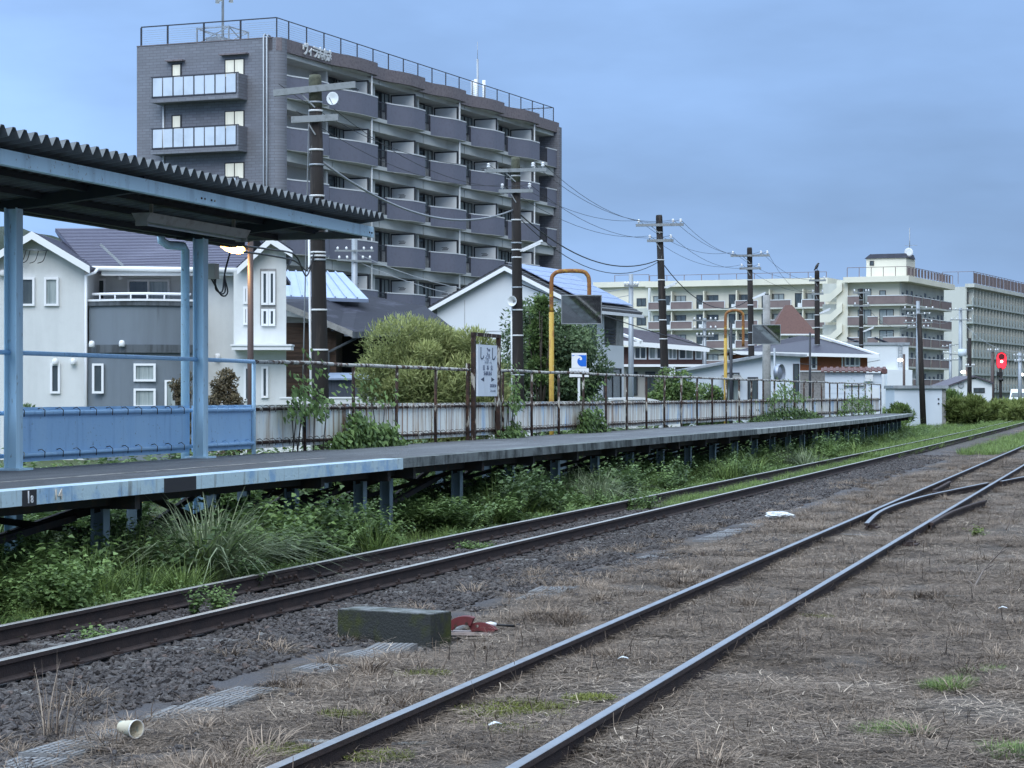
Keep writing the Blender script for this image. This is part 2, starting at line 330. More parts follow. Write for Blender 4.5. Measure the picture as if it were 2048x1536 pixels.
for an, colr in (('stony', (0.075, 0.072, 0.078)), ('green', (0.050, 0.075, 0.022))):
    at = N.new('ShaderNodeAttribute'); at.attribute_name = an; mx = N.new('ShaderNodeMix'); mx.data_type = 'RGBA'
    L.new(at.outputs['Fac'], mx.inputs['Factor']); L.new(src, mx.inputs[6]); mx.inputs[7].default_value = (*colr, 1); src = mx.outputs[2]
L.new(src, bs.inputs['Base Color'])
meg = array_mesh('ground', Vg, Fg, m_ground, smooth=True)
D = TT - t_near(SS); gn = fbm(SS * 0.6, TT * 0.6, 21)
green = sstep(D, 1.6, 2.4) * 0.9
green = np.maximum(green, sstep(SS, 42, 60) * sstep(D, 0.05, 0.3) * 0.8)
green = np.maximum(green, sstep(SS, 85, 120) * sstep(gn, 0.42, 0.6) * 0.8)
stony = sstep(D + (fbm(SS * 1.3, TT * 1.3, 91) - 0.47) * 2.2, -2.2, -1.2) * (1 - sstep(D, 1.3, 1.9)) * (1 - sstep(SS, 60, 100) * 0.6)
for an, arr in (('green', green), ('stony', stony)):
    a = meg.attributes.new(an, 'FLOAT', 'POINT'); a.data.foreach_set('value', arr.astype(np.float32).ravel())
og = bpy.data.objects.new('ground', meg); link(og); tag(og, kind='structure')

# ------------------------------------------------------------------ tracks
RAIL_BODY = [(-0.0325, -0.004), (-0.0325, -0.034), (-0.008, -0.044), (-0.008, -0.125), (-0.0635, -0.142), (-0.0635, -0.153),
             (0.0635, -0.153), (0.0635, -0.142), (0.008, -0.125), (0.008, -0.044), (0.0325, -0.034), (0.0325, -0.004)]
RAIL_HEAD = [(-0.0315, -0.0035), (-0.026, 0.0), (0.026, 0.0), (0.0315, -0.0035)]
def rail(path, parent, top, label=None):
    b = MB().sweep(path, RAIL_BODY[::-1]).build('rail', m_rail, parent)
    MB().sweep(path, RAIL_HEAD[::-1]).build('running_surface', top, b)
    if label: b['label'] = label
    return b
s_pts = np.concatenate([np.arange(-30, 130, 2.5), np.arange(130, 420, 12)])
trk = thing('railway_track', 'rusty weed grown track in ballast running alongside the platform', 'railway track')
rail([ST(s, t_near(s)) for s in s_pts], trk, m_rail_old)
far_joint = S_at(568, t_near(20) + GAUGE)
rail([ST(s, t_near(s) + GAUGE) for s in s_pts], trk, m_rail_old)
a0, a1 = [ST(far_joint + k, t_near(far_joint) + GAUGE - 0.024, -0.085) for k in (-0.3, 0.3)]
fpo = MB().beam(a0, a1, 0.03, 0.085).build('joint_bar', m_rail, trk)
for k in (-0.22, -0.07, 0.07, 0.22):
    q = ST(far_joint + k, t_near(far_joint) + GAUGE - 0.04); MB().tube([q + Vector((0, 0, -0.085)), q + Vector((0, 0, -0.085)) + ST(0, -0.035)], 0.016, 6).build('bolt', m_rail, fpo)
slp = MB().box(-1.05, 1.05, -0.11, 0.11, -0.12, 0.0).mesh('sleeper'); slp.materials.append(m_sleeper)
for s in np.arange(9.6, 44, 0.66):
    c = t_near(s) + GAUGE / 2
    put('sleeper', slp, trk, ST(s, c, -0.168 + random.uniform(-0.012, 0.006)), (0, 0, RZ_ST + R(90 + random.uniform(-1, 1))))
spk = MB().box(-0.035, 0.035, -0.03, 0.03, 0, 0.022).lathe([(0.014, 0.022), (0.014, 0.05), (0.0, 0.052)], 6).mesh('rail_clip'); spk.materials.append(m_rail)
for s in np.arange(9.6, 36, 0.66):
    for dt in (-0.075, GAUGE - 0.075): put('rail_clip', spk, trk, ST(s, t_near(s) + dt, -0.145), (0, 0, RZ_ST))
sid = thing('siding_track', 'shiny railed siding half buried in dead grass in the foreground', 'railway track')
rail([ST(s, t_sid(s)) for s in np.arange(-30, 240, 4.0)], sid, m_rail_top)
rail([ST(s, t_sid(s) - GAUGE) for s in np.arange(-30, 240, 4.0)], sid, m_rail_top)
slv = MB(); ol_ = [(-1.05, -0.10), (-0.4, -0.115), (0.3, -0.09), (1.0, -0.11), (1.05, 0.02), (0.8, 0.10), (0.2, 0.085), (-0.3, 0.112), (-0.9, 0.095)]
slv.prism([(x, y, -0.12) for x, y in ol_], (0, 0, 0.12)); slv = slv.mesh('sleeper'); slv.materials.append(m_sleeper)
for (px, py, dz, sx) in ((960, 1506, -0.006, 0.42), (640, 1484, -0.016, 0.25), (1225, 1383, -0.012, 0.22), (1300, 1185, -0.012, 0.4), (1500, 1186, -0.010, 0.3), (1660, 1190, -0.010, 0.16), (1480, 1120, -0.014, 0.4), (1760, 1070, -0.004, 0.55), (1700, 1050, -0.012, 0.5), (1850, 1092, -0.012, 0.3)):
    q = G(px, py, -0.13)
    put('sleeper', slv, sid, q + Vector((0, 0, dz)), (R(random.uniform(-2, 2)), R(random.uniform(-2, 2)), RZ_ST + R(90 + random.uniform(-3, 3))), (sx, 1, 1))
# turnout: closure rail that leaves the far rail, crosses the near one, and the check rails
tn = thing('turnout', 'switch rails branching off the siding to the right', 'railway switch')
def rpath(px): return [G(a, b, -0.006) for a, b in px]
def smooth_path(p, n=6):
    out = []
    for i in range(len(p) - 1):
        p0, p1, p2, p3 = p[max(i-1, 0)], p[i], p[i+1], p[min(i+2, len(p)-1)]
        for k in range(n):
            u = k / n; out.append(0.5 * ((2*p1) + (p2-p0)*u + (2*p0-5*p1+4*p2-p3)*u*u + (3*p1-p0-3*p2+p3)*u**3))
    return out + [p[-1]]
rail(smooth_path(rpath([(1733, 1046), (1757, 1024), (1795, 1007), (1850, 991), (1920, 976), (1975, 965)])), tn, m_rail_top, 'curved switch rail with a flared end')
rail(smooth_path(rpath([(2002, 962), (2048, 953), (2140, 937), (2400, 903)])), tn, m_rail_top)
rail(smooth_path(rpath([(1862, 1045), (1900, 1024), (1940, 1009), (1970, 1000)])), tn, m_rail, 'dull check rail beside the nearer rail')
rail(smooth_path(rpath([(1868, 979), (1886, 970), (1900, 962)])), tn, m_rail)
for (px, py) in ((1634, 1078), (1745, 1056), (1822, 1090), (1880, 972), (1800, 1088)):
    q = G(px, py, -0.10); bb = MB()
    bb.box(-0.19, 0.19, -0.09, 0.09, 0, 0.02)
    for xx in (-0.13, 0.13): bb.box(xx - 0.03, xx + 0.03, -0.05, 0.05, 0.02, 0.055)
    bb.build('base_plate', m_rail, tn, q, RZ_ST)
sp = MB()
for k in range(5): sp.box(0.06 * k, 0.06 * k + 0.03, -0.08, 0.08, -0.11, -0.03)
sp.build('spacer_bolt', m_rail, tn, G(1872, 980, 0.0), RZ_ST)

# ------------------------------------------------------------------ platform
ZP, T_BACK, S_END = 0.92, 13.42, 110.0
def t_edge(s): return 10.3 + 0.000545 * max(0.0, s - 55) ** 2
pf = thing('station_platform', 'long low station platform on steel legs with flaking edge', 'platform', (0, 0, 0), RZ_ST)
s_deck = list(np.arange(-14, 110.01, 2.0))
mb = MB()
b = 0
for s in s_deck: mb.v += [(s, t_edge(s) + 0.10, ZP), (s, T_BACK, ZP), (s, t_edge(s) + 0.10, ZP - 0.10), (s, T_BACK, ZP - 0.10)]
for i in range(len(s_deck) - 1):
    o = 4 * i
    for f in ((o, o+4, o+5, o+1), (o+2, o+3, o+7, o+6), (o, o+2, o+6, o+4), (o+1, o+5, o+7, o+3)): mb.f.append(f); mb.sm.append(False)
o = 4 * (len(s_deck) - 1)
mb.f += [(0, 1, 3, 2), (o, o+2, o+3, o+1)]; mb.sm += [False] * 2
deck = mb.build('deck', m_asph, pf)
S_JOINT = 29.8
edges = [-14, -8, -2, 4, 9.5, 15.0, 19.9, 24.9, S_JOINT] + list(np.arange(S_JOINT + 4.02, 109, 4.02)) + [110]
for i in range(len(edges) - 1):
    a, b = edges[i] + 0.006, edges[i + 1] - 0.006; n = 1 + int((b - a) / 2); blue = edges[i + 1] <= S_JOINT + 0.1
    th = 0.15 if blue else 0.135; path = [(a + (b - a) * k / n, t_edge(a + (b - a) * k / n), ZP + 0.012) for k in range(n + 1)]
    e = MB().sweep(path, [(0.0, 0.0), (0.0, -th), (-0.30, -th), (-0.30, -0.002)][::-1]).build('edge_slab', m_fascia_blue if blue else (m_slab_edge if a < 57 else m_slab_pale), pf)
    if blue: e['label'] = 'flaking pale blue painted edge slab'
MB().sweep([(s, 11.55, ZP + 0.004) for s in np.arange(-12, 31, 3.0)], [(-0.04, 0.0), (0.04, 0.0), (0.04, -0.002), (-0.04, -0.002)]).build('safety_line', m_line, pf)
m_patch = mat('black_patch', (0.03, 0.03, 0.035), rough=0.8)
for px0, px1 in ((44, 72), (328, 391)):
    s0, s1 = S_at(px0, 10.3), S_at(px1, 10.3)
    MB().box(s0, s1, 10.292, 10.299, ZP - 0.145, ZP + 0.008).build('painted_patch', m_patch, pf)
RT = (R(90), 0, 0)                       # text standing upright facing the track
m_ink_w = mat('white_ink', (0.75, 0.76, 0.78), rough=0.7)
text('car_mark', '1', m_ink_w, pf, (S_at(55, 10.3), 10.29, ZP - 0.065), RT, 0.17, 1.0)
text('car_mark', '8', m_ink_w, pf, (S_at(62, 10.3), 10.29, ZP - 0.085), RT, 0.10, 1.0)
text('car_mark', '14', mat('cream_ink', (0.62, 0.56, 0.48), rough=0.7), pf, (S_at(115, 10.3), 10.29, ZP - 0.065), RT, 0.15, 1.2)
m_leg = mat('platform_steel', (0.24, 0.31, 0.35), [((0.10, 0.055, 0.04), 6, V6, 0.52, 0.68, 0.85), ((0.42, 0.50, 0.53), 4, V6, 0.58, 0.72, 0.8)], 0.7)
m_brace = mat('dark_brace_steel', (0.035, 0.032, 0.032), [((0.08, 0.045, 0.03), 6, W, 0.5, 0.7, 0.7)], 0.85)
hb = MB()
hb.box(-0.075, 0.075, -0.075, -0.064, 0, 1.0).box(-0.075, 0.075, 0.064, 0.075, 0, 1.0).box(-0.005, 0.005, -0.064, 0.064, 0, 1.0)
hme = hb.mesh('leg'); hme.materials.append(m_leg)
legs_s = [-9, -3.6, 5.4, 10.8, 16.2, 21.6, 27.0, 29.55, 30.65] + list(np.arange(34.0, 110, 2.97))
ztop = ZP - 0.30
for i, s in enumerate(legs_s):
    tf, tb = t_edge(s) + 0.55, T_BACK - 0.35
    for t in (tf, tb): put('leg', hme, pf, (s, t, -0.35), (0, 0, 0 if t == tf else R(90)), (1, 1, ztop + 0.35))
    MB().box(s - 0.06, s + 0.06, t_edge(s) + 0.12, T_BACK - 0.05, ztop, ZP - 0.101).build('cross_beam', m_brace, pf)
    if i + 1 < len(legs_s) and legs_s[i + 1] - s > 2:
        s2 = legs_s[i + 1]
        MB().beam((s, tb, ztop - 0.05), (s2, tb, -0.05), 0.07, 0.075).build('brace', m_brace, pf)
        MB().beam((s, tb + 0.02, -0.05), (s2, tb + 0.02, ztop - 0.05), 0.06, 0.07).build('brace', m_brace, pf)
        if s < 34: MB().beam((s, tf + 0.3, 0.05), (s2, tf + 0.3, ztop - 0.1), 0.06, 0.07).build('brace', m_brace, pf)
    MB().beam((s + 0.02, tf, ztop), (s + 0.02, tb, 0.0), 0.06, 0.065).build('brace', m_brace, pf)
for tt in (0.45, 1.6, 2.75):
    MB().sweep([(s, t_edge(s) + tt, ZP - 0.10) for s in s_deck if t_edge(s) + tt < T_BACK - 0.2], [(-0.05, -0.002), (0.05, -0.002), (0.05, -0.16), (-0.05, -0.16)]).build('girder', m_brace, pf)

# ------------------------------------------------------------------ canopy
cn = thing('platform_canopy', 'blue steel platform canopy with dark corrugated roof', 'canopy', (0, 0, 0), RZ_ST)
cols = [13.4, 18.8, 24.2, 29.62]
cm = MB(); w = 0.082
cm.box(-w, w, -w, -w + 0.012, 0, 1).box(-w, w, w - 0.012, w, 0, 1).box(-0.006, 0.006, -w + 0.012, w - 0.012, 0, 1)
cme = cm.mesh('column'); cme.materials.append(m_blue_pale)
TC = 13.30
for s in cols:
    c = put('column', cme, cn, (s, TC, -0.3), (0, 0, 0), (1, 1, 4.36))
    MB().box(s - 0.17, s + 0.17, TC - 0.17, TC + 0.17, ZP - 0.02, ZP + 0.025).build('foot_plate', m_blue_pale, cn)
    # tapered cantilever rafter
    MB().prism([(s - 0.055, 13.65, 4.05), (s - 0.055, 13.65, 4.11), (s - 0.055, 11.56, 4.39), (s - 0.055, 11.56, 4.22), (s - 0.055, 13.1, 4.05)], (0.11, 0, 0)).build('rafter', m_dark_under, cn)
RS0, RS1 = 8.0, 31.85
for a, b in ((8.0, 13.6), (13.6, 19.9), (19.9, 25.9), (25.9, 32.0)):
    fb = MB().box(a + 0.004, b - 0.004, 11.53, 11.555, 4.195, 4.355).box(a + 0.004, b - 0.004, 11.555, 11.62, 4.195, 4.207).box(a + 0.004, b - 0.004, 11.555, 11.62, 4.343, 4.355).build('fascia_beam', m_blue_pale, cn)
    for sx in (a + 0.10, a + 0.2, b - 0.10, b - 0.2): MB().tube([(sx, 11.53, 4.26), (sx, 11.517, 4.26)], 0.014, 6).build('bolt', m_rust, fb)
pitch = 0.232
def corr_profile(x):   # folded plate: flat crest, sloping web, narrow valley
    p = (x / pitch) % 1.0
    if p < 0.16: return 1.0
    if p < 0.5: return 1.0 - (p - 0.16) / 0.34
    if p < 0.58: return 0.0
    if p < 0.92: return (p - 0.58) / 0.34
    return 1.0
xs = []
x = RS0
while x < RS1:
    for q in (0.0, 0.16, 0.5, 0.58, 0.92):
        if x + q * pitch <= RS1: xs.append(x + q * pitch)
    x += pitch
rv = []; rf = []
for xk in xs:
    h = corr_profile(xk - RS0 + 1e-6) * 0.10
    for (t, z) in ((11.28, 4.445), (13.72, 4.13)):
        rv += [(xk, t, z + h), (xk, t, z + h - 0.006)]
for i in range(len(xs) - 1):
    o = 4 * i
    rf += [(o, o+4, o+6, o+2), (o+1, o+3, o+7, o+5), (o, o+1, o+5, o+4), (o+2, o+6, o+7, o+3)]
rb = MB(); rb.v = rv; rb.f = rf; rb.sm = [False] * len(rf); rb.build('corrugated_roof', m_roof_sheet, cn)
for t in (11.75, 12.35, 12.95, 13.55):
    z = 4.445 - (t - 11.28) / 2.44 * 0.315 - 0.075
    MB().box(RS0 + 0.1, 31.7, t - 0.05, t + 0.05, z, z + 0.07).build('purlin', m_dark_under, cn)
MB().box(31.55, 31.68, 11.6, 13.6, 4.16, 4.26).build('end_beam', m_roof_sheet, cn)
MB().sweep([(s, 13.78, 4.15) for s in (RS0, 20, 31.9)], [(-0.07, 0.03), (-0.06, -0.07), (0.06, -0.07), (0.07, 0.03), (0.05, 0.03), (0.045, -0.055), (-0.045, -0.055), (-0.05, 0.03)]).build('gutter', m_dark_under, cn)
s_p = 29.38
MB().tube([(s_p, 13.80, 4.10), (s_p, 13.80, 4.02), (s_p + 0.05, 13.72, 3.96), (s_p + 0.35, 13.62, 3.96), (s_p + 0.42, 13.62, 3.90), (s_p + 0.42, 13.62, 3.0), (s_p + 0.42, 13.62, -0.3)], 0.062, 12).build('drainpipe', m_blue_pale, cn)
m_fix = mat('lamp_housing', (0.30, 0.30, 0.28), [((0.14, 0.12, 0.1), 5, W, 0.5, 0.7, 0.6)], 0.6); m_tube = mat('unlit_tube', (0.35, 0.38, 0.40), rough=0.3)
for s0, s1 in ((20.0, 21.9), (25.7, 28.9)):
    lf = thing('fluorescent_light', 'unlit fluorescent light under the canopy ' + ('near its outer end' if s0 > 22 else 'by the left column'), 'lamp', ST(0, 0, 0), RZ_ST, 'unlit canopy lights')
    MB().prism([(s0, 12.28, 3.99), (s0, 12.42, 3.99), (s0, 12.48, 4.10), (s0, 12.22, 4.10)], (s1 - s0, 0, 0)).build('housing', m_fix, lf)
    MB().tube([(s0 + 0.06, 12.35, 3.965), (s1 - 0.06, 12.35, 3.965)], 0.016, 8).build('tube', m_tube, lf)
    MB().box(s0, s0 + 0.05, 12.27, 12.43, 3.94, 3.99).box(s1 - 0.05, s1, 12.27, 12.43, 3.94, 3.99).build('end_cap', m_fix, lf)
    for sh in (s0 + 0.3, s1 - 0.3): MB().box(sh - 0.02, sh + 0.02, 12.33, 12.37, 4.10, 4.24).build('hanger', m_fix, lf)
cb = thing('junction_box', 'small cream junction box on the second canopy column with hanging cables', 'box', (0, 0, 0), RZ_ST)
MB().box(29.93, 30.09, 13.22, 13.36, 3.50, 3.72).build('case', mat('cream_box', (0.45, 0.42, 0.34), rough=0.6), cb)
for k in range(3):
    MB().tube(smooth_path([Vector(p) for p in ((30.05, 13.25 + 0.05 * k, 3.55), (30.15 + 0.1 * k, 13.3, 3.36 - 0.04 * k), (30.5 + 0.1 * k, 13.35, 3.34), (30.7, 13.4, 3.60), (30.9, 13.4, 3.93))], 5), 0.012, 6).build('cable', m_wire, cb)

# ------------------------------------------------------------------ fences behind the platform
TF = T_BACK + 0.02
ZT, ZU, ZL, ZPT, ZPB = 2.33, 1.60, 1.085, 1.67, 1.0
fnb = thing('blue_fence', 'sky blue painted panel fence under the canopy', 'fence', (0, 0, 0), RZ_ST)
fnr = thing('rusty_fence', 'rusted pipe fence with streaked pale panels along the platform', 'fence', (0, 0, 0), RZ_ST)
def hooks(s0, s1, parent, m, n):
    hb = MB()
    for k in range(n):
        s = s0 + (s1 - s0) * (k + 0.5) / n + random.uniform(-0.05, 0.05)
        for z in (ZU, ZL):
            hb.tube([(s, TF + 0.03, z + 0.05), (s, TF - 0.02, z + 0.062), (s + 0.01, TF - 0.06, z + 0.03), (s + 0.01, TF - 0.055, z - 0.045)], 0.006, 5)
    tag(hb.build('hook_bolts', m, parent), kind='stuff')
bs_ = [8.0, 13.4, 18.8, 24.2, 29.62, 31.9]
for i in range(len(bs_) - 1):
    a, b = bs_[i], bs_[i + 1]
    MB().box(a + 0.10, b - 0.02, TF + 0.03, TF + 0.045, ZPB, ZPT).build('panel', m_blue, fnb)
    for z in (ZU, ZL): MB().tube([(a + 0.05, TF, z), (b, TF, z)], 0.028, 10).build('pipe_rail', m_blue, fnb)
    MB().tube([(a, TF - 0.08, ZT), (b, TF - 0.08 + (0.08 if b > 30 else 0), ZT)], 0.03, 10).build('top_rail', m_blue, fnb)
    hooks(a + 0.2, b - 0.1, fnb, m_blue if i != 3 else m_rust, 11 if b - a > 4 else 5)
MB().tube([(31.9, TF, 0.55), (31.9, TF, ZT)], 0.032, 10).build('post', m_blue_pale, fnb)
posts = [33.95 + 2.245 * k for k in range(34)]
posts[-1] = 109.3
prev = 31.9
for i, s in enumerate(posts):
    lean = random.uniform(-0.012, 0.012)
    if not (42.5 < s < 43.5): MB().tube([(s, TF - 0.03, 0.5), (s + lean, TF - 0.03 + random.uniform(-.01, .01), 1.4), (s + lean * 2, TF - 0.03, ZT)], 0.030, 8).build('post', m_rust, fnr)
    for z, m in ((ZU, m_rust), (ZL, m_rust)):
        MB().tube([(prev, TF, z), ((prev + s) / 2, TF, z + random.uniform(-.012, .006)), (s, TF, z)], 0.026, 8).build('pipe_rail', m, fnr)
    dz = random.uniform(-0.01, 0.01)
    p = MB(); n = 14
    for k in range(n):                        # shallow ribs
        x0, x1 = prev + 0.03 + (s - prev - 0.06) * k / n, prev + 0.03 + (s - prev - 0.06) * (k + 1) / n; o_ = 0.003 * (k % 2)
        p.box(x0, x1, TF + 0.035 + o_, TF + 0.045 + o_, ZPB + dz, ZPT + dz)
    p.build('panel', m_panel, fnr)
    hooks(prev + 0.1, s - 0.1, fnr, m_rust, 7)
    prev = s
tr = [(31.9 + (109.3 - 31.9) * k / 60, TF - 0.03, ZT + random.uniform(-0.012, 0.012)) for k in range(61)]
seg = 12
for k in range(0, 60, seg): MB().tube(tr[k:k + seg + 1], 0.031, 8).build('top_rail', m_rust_rail, fnr)

# ------------------------------------------------------------------ station name board
sn = thing('station_sign', 'white station name board in a rusted frame on the fence', 'sign', (0, 0, 0), RZ_ST)
sL, sR = S_at(946, TF - 0.1), S_at(996, TF - 0.1); tS = TF - 0.12
for s in (sL, sR):
    MB().box(s - 0.045, s + 0.045, tS - 0.03, tS + 0.05, 0.5, 3.05).build('post', m_rust, sn)
for s in (sL - 0.12, sR + 0.12): MB().box(s - 0.04, s + 0.04, tS + 0.06, tS + 0.12, 0.5, 2.45).build('post', m_rust, sn)
MB().box(sL - 0.06, sR + 0.06, tS - 0.03, tS + 0.05, 3.0, 3.07).build('top_bar', m_rust, sn)
b0, b1 = S_at(953, tS), S_at(991.5, tS); zb0, zb1 = 1.795, 2.835
bd = MB().box(b0, b1, tS - 0.03, tS + 0.02, zb0, zb1).build('board', mat('sign_white', (0.70, 0.76, 0.82), [((0.45, 0.48, 0.5), 3, V6, 0.5, 0.75, 0.5)], 0.5), sn)
m_ink = mat('sign_ink', (0.05, 0.065, 0.10), rough=0.6); m_faint = mat('faded_ink', (0.36, 0.41, 0.48), rough=0.6); m_ink2 = mat('grey_ink', (0.16, 0.19, 0.26), rough=0.6)
bc, bw = (b0 + b1) / 2, b1 - b0; tt = tS - 0.034
for k, ch in ((-0.30, 'し'), (0.0, 'ぶ'), (0.30, 'し')):
    text('lettering', ch, m_ink if ch == 'し' else m_ink2, bd, (bc + k * bw, tt, 2.64), RT, 0.30, 1.15)
text('lettering', '시부시', m_faint, bd, (bc, tt, 2.49), RT, 0.11, 1.8)
for k, ch in ((-0.2, '志'), (0.0, '布'), (0.2, '志')): text('lettering', ch, m_ink2, bd, (bc + k * bw, tt, 2.365), RT, 0.12, 1.2)
text('lettering', 'SHIBUSHI', m_ink2, bd, (bc, tt, 2.255), RT, 0.115, 1.15)
text('lettering', 'おおすみなつい', m_ink2, bd, (bc + 0.28 * bw, tt, 2.005), RT, 0.085, 0.75)
text('lettering', 'ŌSUMI-NATSUI', m_faint, bd, (bc + 0.28 * bw, tt, 1.905), RT, 0.06, 0.95)
for sg_, k in ((-1, -0.27), (1, 0.27)):
    x = bc + k * bw; h = 0.045
    MB().prism([(x + sg_ * 0.11, tt, 2.135), (x - sg_ * 0.11, tt, 2.135 - h), (x - sg_ * 0.11, tt, 2.135 + h)], (0, 0.004, 0)).build('arrow', m_ink, bd)
# ================================================================== buildings
_wc = {}
def win(parent, corner, ang, w, h, panes=1, fm=None, pm=None, fw=0.05, dep=0.06, name='window', mids=(), pname='pane', proud=0.0):
    """a framed window: corner = lower left seen from outside, ang = heading of its sill; frame plus panes"""
    fm = fm or m_white; pm = pm or m_glass; pms = pm if isinstance(pm, (list, tuple)) else [pm] * panes
    key = (round(w, 3), round(h, 3), panes, fm.name, fw, dep, tuple(mids))
    if key not in _wc:
        f = MB().box(0, w, -dep, 0, 0, fw).box(0, w, -dep, 0, h - fw, h).box(0, fw, -dep, 0, fw, h - fw).box(w - fw, w, -dep, 0, fw, h - fw)
        for k in range(1, panes): f.box(w * k / panes - fw / 2, w * k / panes + fw / 2, -dep * 0.9, 0, fw, h - fw)
        for q in mids: f.box(fw, w - fw, -dep * 0.85, 0, h * q - fw / 2, h * q + fw / 2)
        fme = f.mesh(name); fme.materials.append(fm); _wc[key] = fme
    o = put(name, _wc[key], parent, Vector(corner), (0, 0, ang))
    o.data.name = name
    for k in range(panes):
        pk = (round(w / panes, 3), round(h, 3), pms[k].name, fw, 'p')
        if pk not in _wc:
            pw = w / panes; p = MB().box(fw * 0.5, pw - fw * 0.5, -0.025, 0.0, fw * 0.5, h - fw * 0.5); pme = p.mesh(pname); pme.materials.append(pms[k]); _wc[pk] = pme
        put(pname, _wc[pk], o, (w * k / panes, -proud, 0))
    return o

# ------------------------------------------------------------------ the tall tiled apartment block
TH = R(22.3)
m_tile = mat('grey_mauve_tile', (0.195, 0.205, 0.235), [((0.15, 0.15, 0.17), 0.35, W, 0.45, 0.7, 0.6), ((0.20, 0.20, 0.23), 14, W, 0.55, 0.75, 0.5)], 0.6, brick=(0.46, 0.16, (0.12, 0.12, 0.135)))
m_tile_p = mat('mauve_parapet_tile', (0.160, 0.165, 0.212), [((0.13, 0.128, 0.16), 5, W, 0.5, 0.72, 0.7), ((0.17, 0.165, 0.20), 18, W, 0.55, 0.75, 0.6)], 0.6)
m_tile_r = mat('brown_roof_band', (0.185, 0.16, 0.17), [((0.09, 0.075, 0.085), 7, W, 0.45, 0.7, 0.7)], 0.65)
m_plaster = mat('apartment_plaster', (0.52, 0.53, 0.52), [((0.34, 0.35, 0.35), 0.5, V6, 0.45, 0.75, 0.7)], 0.85)
m_cope = mat('white_coping', (0.66, 0.68, 0.69), rough=0.6)
m_part = mat('partition_board', (0.80, 0.83, 0.84), [((0.48, 0.5, 0.5), 1, W, 0.5, 0.7, 0.5)], 0.6)
m_glass_lit = mat('lit_curtain', (0.55, 0.55, 0.48), [((0.35, 0.36, 0.33), 3, (6, 6, 0.3), 0.45, 0.65, 0.6)], 0.2, emit=((0.9, 0.92, 0.78), 0.22))
m_railing = mat('dark_railing', (0.03, 0.033, 0.045), rough=0.5)
m_frost = mat('frosted_panel', (0.56, 0.63, 0.72), [((0.36, 0.42, 0.50), 0.8, W, 0.45, 0.7, 0.6)], 0.35)
ap = thing('apartment_block', 'tall mauve tiled apartment block with curved balconies and roof railing', 'building', (P(563, 790, 122).x, 122, 0), R(90) - TH)
LEN, DEPTH, FH, Z7 = 41.8, 9.1, 2.83, 18.15          # Z7: floor level of the top storey
floors = [Z7 - FH * k for k in range(7)]
ROOF = 21.25
INN = 1.35                                            # balcony depth
MB().box(0.45, LEN - 0.45, INN, DEPTH, -0.3, ROOF - 0.6).build('rear_wall', m_plaster, ap)
# gable end wall with a rounded outer corner, and the far end wall
r = 0.55; arc = [(r - r * math.sin(a), r - r * math.cos(a)) for a in [R(90) * k / 6 for k in range(7)]]
gw = [(x, y, -0.3) for x, y in arc[::-1]] + [(0.6, 0.0, -0.3), (0.6, 1.2, -0.3), (0.45, 1.2, -0.3), (0.45, DEPTH, -0.3), (0.0, DEPTH, -0.3)]
gw = [(0.0, DEPTH, -0.3), (0.0, r, -0.3)] + [(x, y, -0.3) for x, y in arc[::-1][1:]] + [(0.62, 0.0, -0.3), (0.62, 1.3, -0.3), (0.44, 1.3, -0.3), (0.44, DEPTH, -0.3)]
MB().prism(gw, (0, 0, ROOF + 0.28)).build('gable_wall', m_tile, ap)
MB().box(LEN - 0.44, LEN, -0.2, DEPTH, -0.3, ROOF - 0.35).build('end_wall', m_tile, ap)
MB().box(0.44, LEN - 0.44, INN - 0.1, DEPTH, ROOF - 0.6, ROOF - 0.15).build('roof_slab', m_plaster, ap)
bays = [(0.62, 4.7), (5.7, 11.0), (13.3, 17.7), (19.6, 24.0), (25.95, 30.4), (32.25, 36.75), (39.5, LEN - 0.45)]
def bulge(x, x0, x1, amp=0.62):
    u = (x - x0) / (x1 - x0); return -amp * (u * u * (3 - 2 * u)) if u < 1 else -amp
def plan(x0, x1, flat=False, n=10):
    pts = []
    if flat: return [(x0, 0.0), (x1, 0.0)]
    xm = x0 + (x1 - x0) * 0.62
    for k in range(n + 1):
        x = x0 + (x1 - 0.35 - x0) * k / n; pts.append((x, bulge(x, x0, xm)))
    for a in (30, 60, 90): pts.append((x1 - 0.35 + 0.35 * math.sin(R(a)), -0.62 + 0.35 * (1 - math.cos(R(a)))))
    pts.append((x1, 0.05)); return pts
def strip(pts, z0, z1, th=0.14):                      # a curved wall following plan points
    b = MB(); n = len(pts)
    inner = [(x, y + th) for x, y in pts]
    for (x, y), (xi, yi) in zip(pts, inner): b.v += [(x, y, z0), (x, y, z1), (xi, yi, z0), (xi, yi, z1)]
    for i in range(n - 1):
        o = 4 * i
        for f in ((o, o+4, o+5, o+1), (o+2, o+3, o+7, o+6), (o+1, o+5, o+7, o+3), (o, o+2, o+6, o+4)): b.f.append(f); b.sm.append(False)
    o = 4 * (n - 1); b.f += [(0, 1, 3, 2), (o, o+2, o+3, o+1)]; b.sm += [False, False]
    return b
shared = {}
def sm_(key, fn, m):
    if key not in shared: me = fn().mesh(key); me.materials.append(m); shared[key] = me
    return shared[key]
def slab_mesh(x0, x1):
    b = MB(); pts = [(x0, 1.3)] + [(x, y + 0.005) for x, y in plan(x0, x1, x1 - x0 < 3)] + [(x1, 1.3)]
    return b.prism([(x, y, 0) for x, y in pts], (0, 0, -0.22))
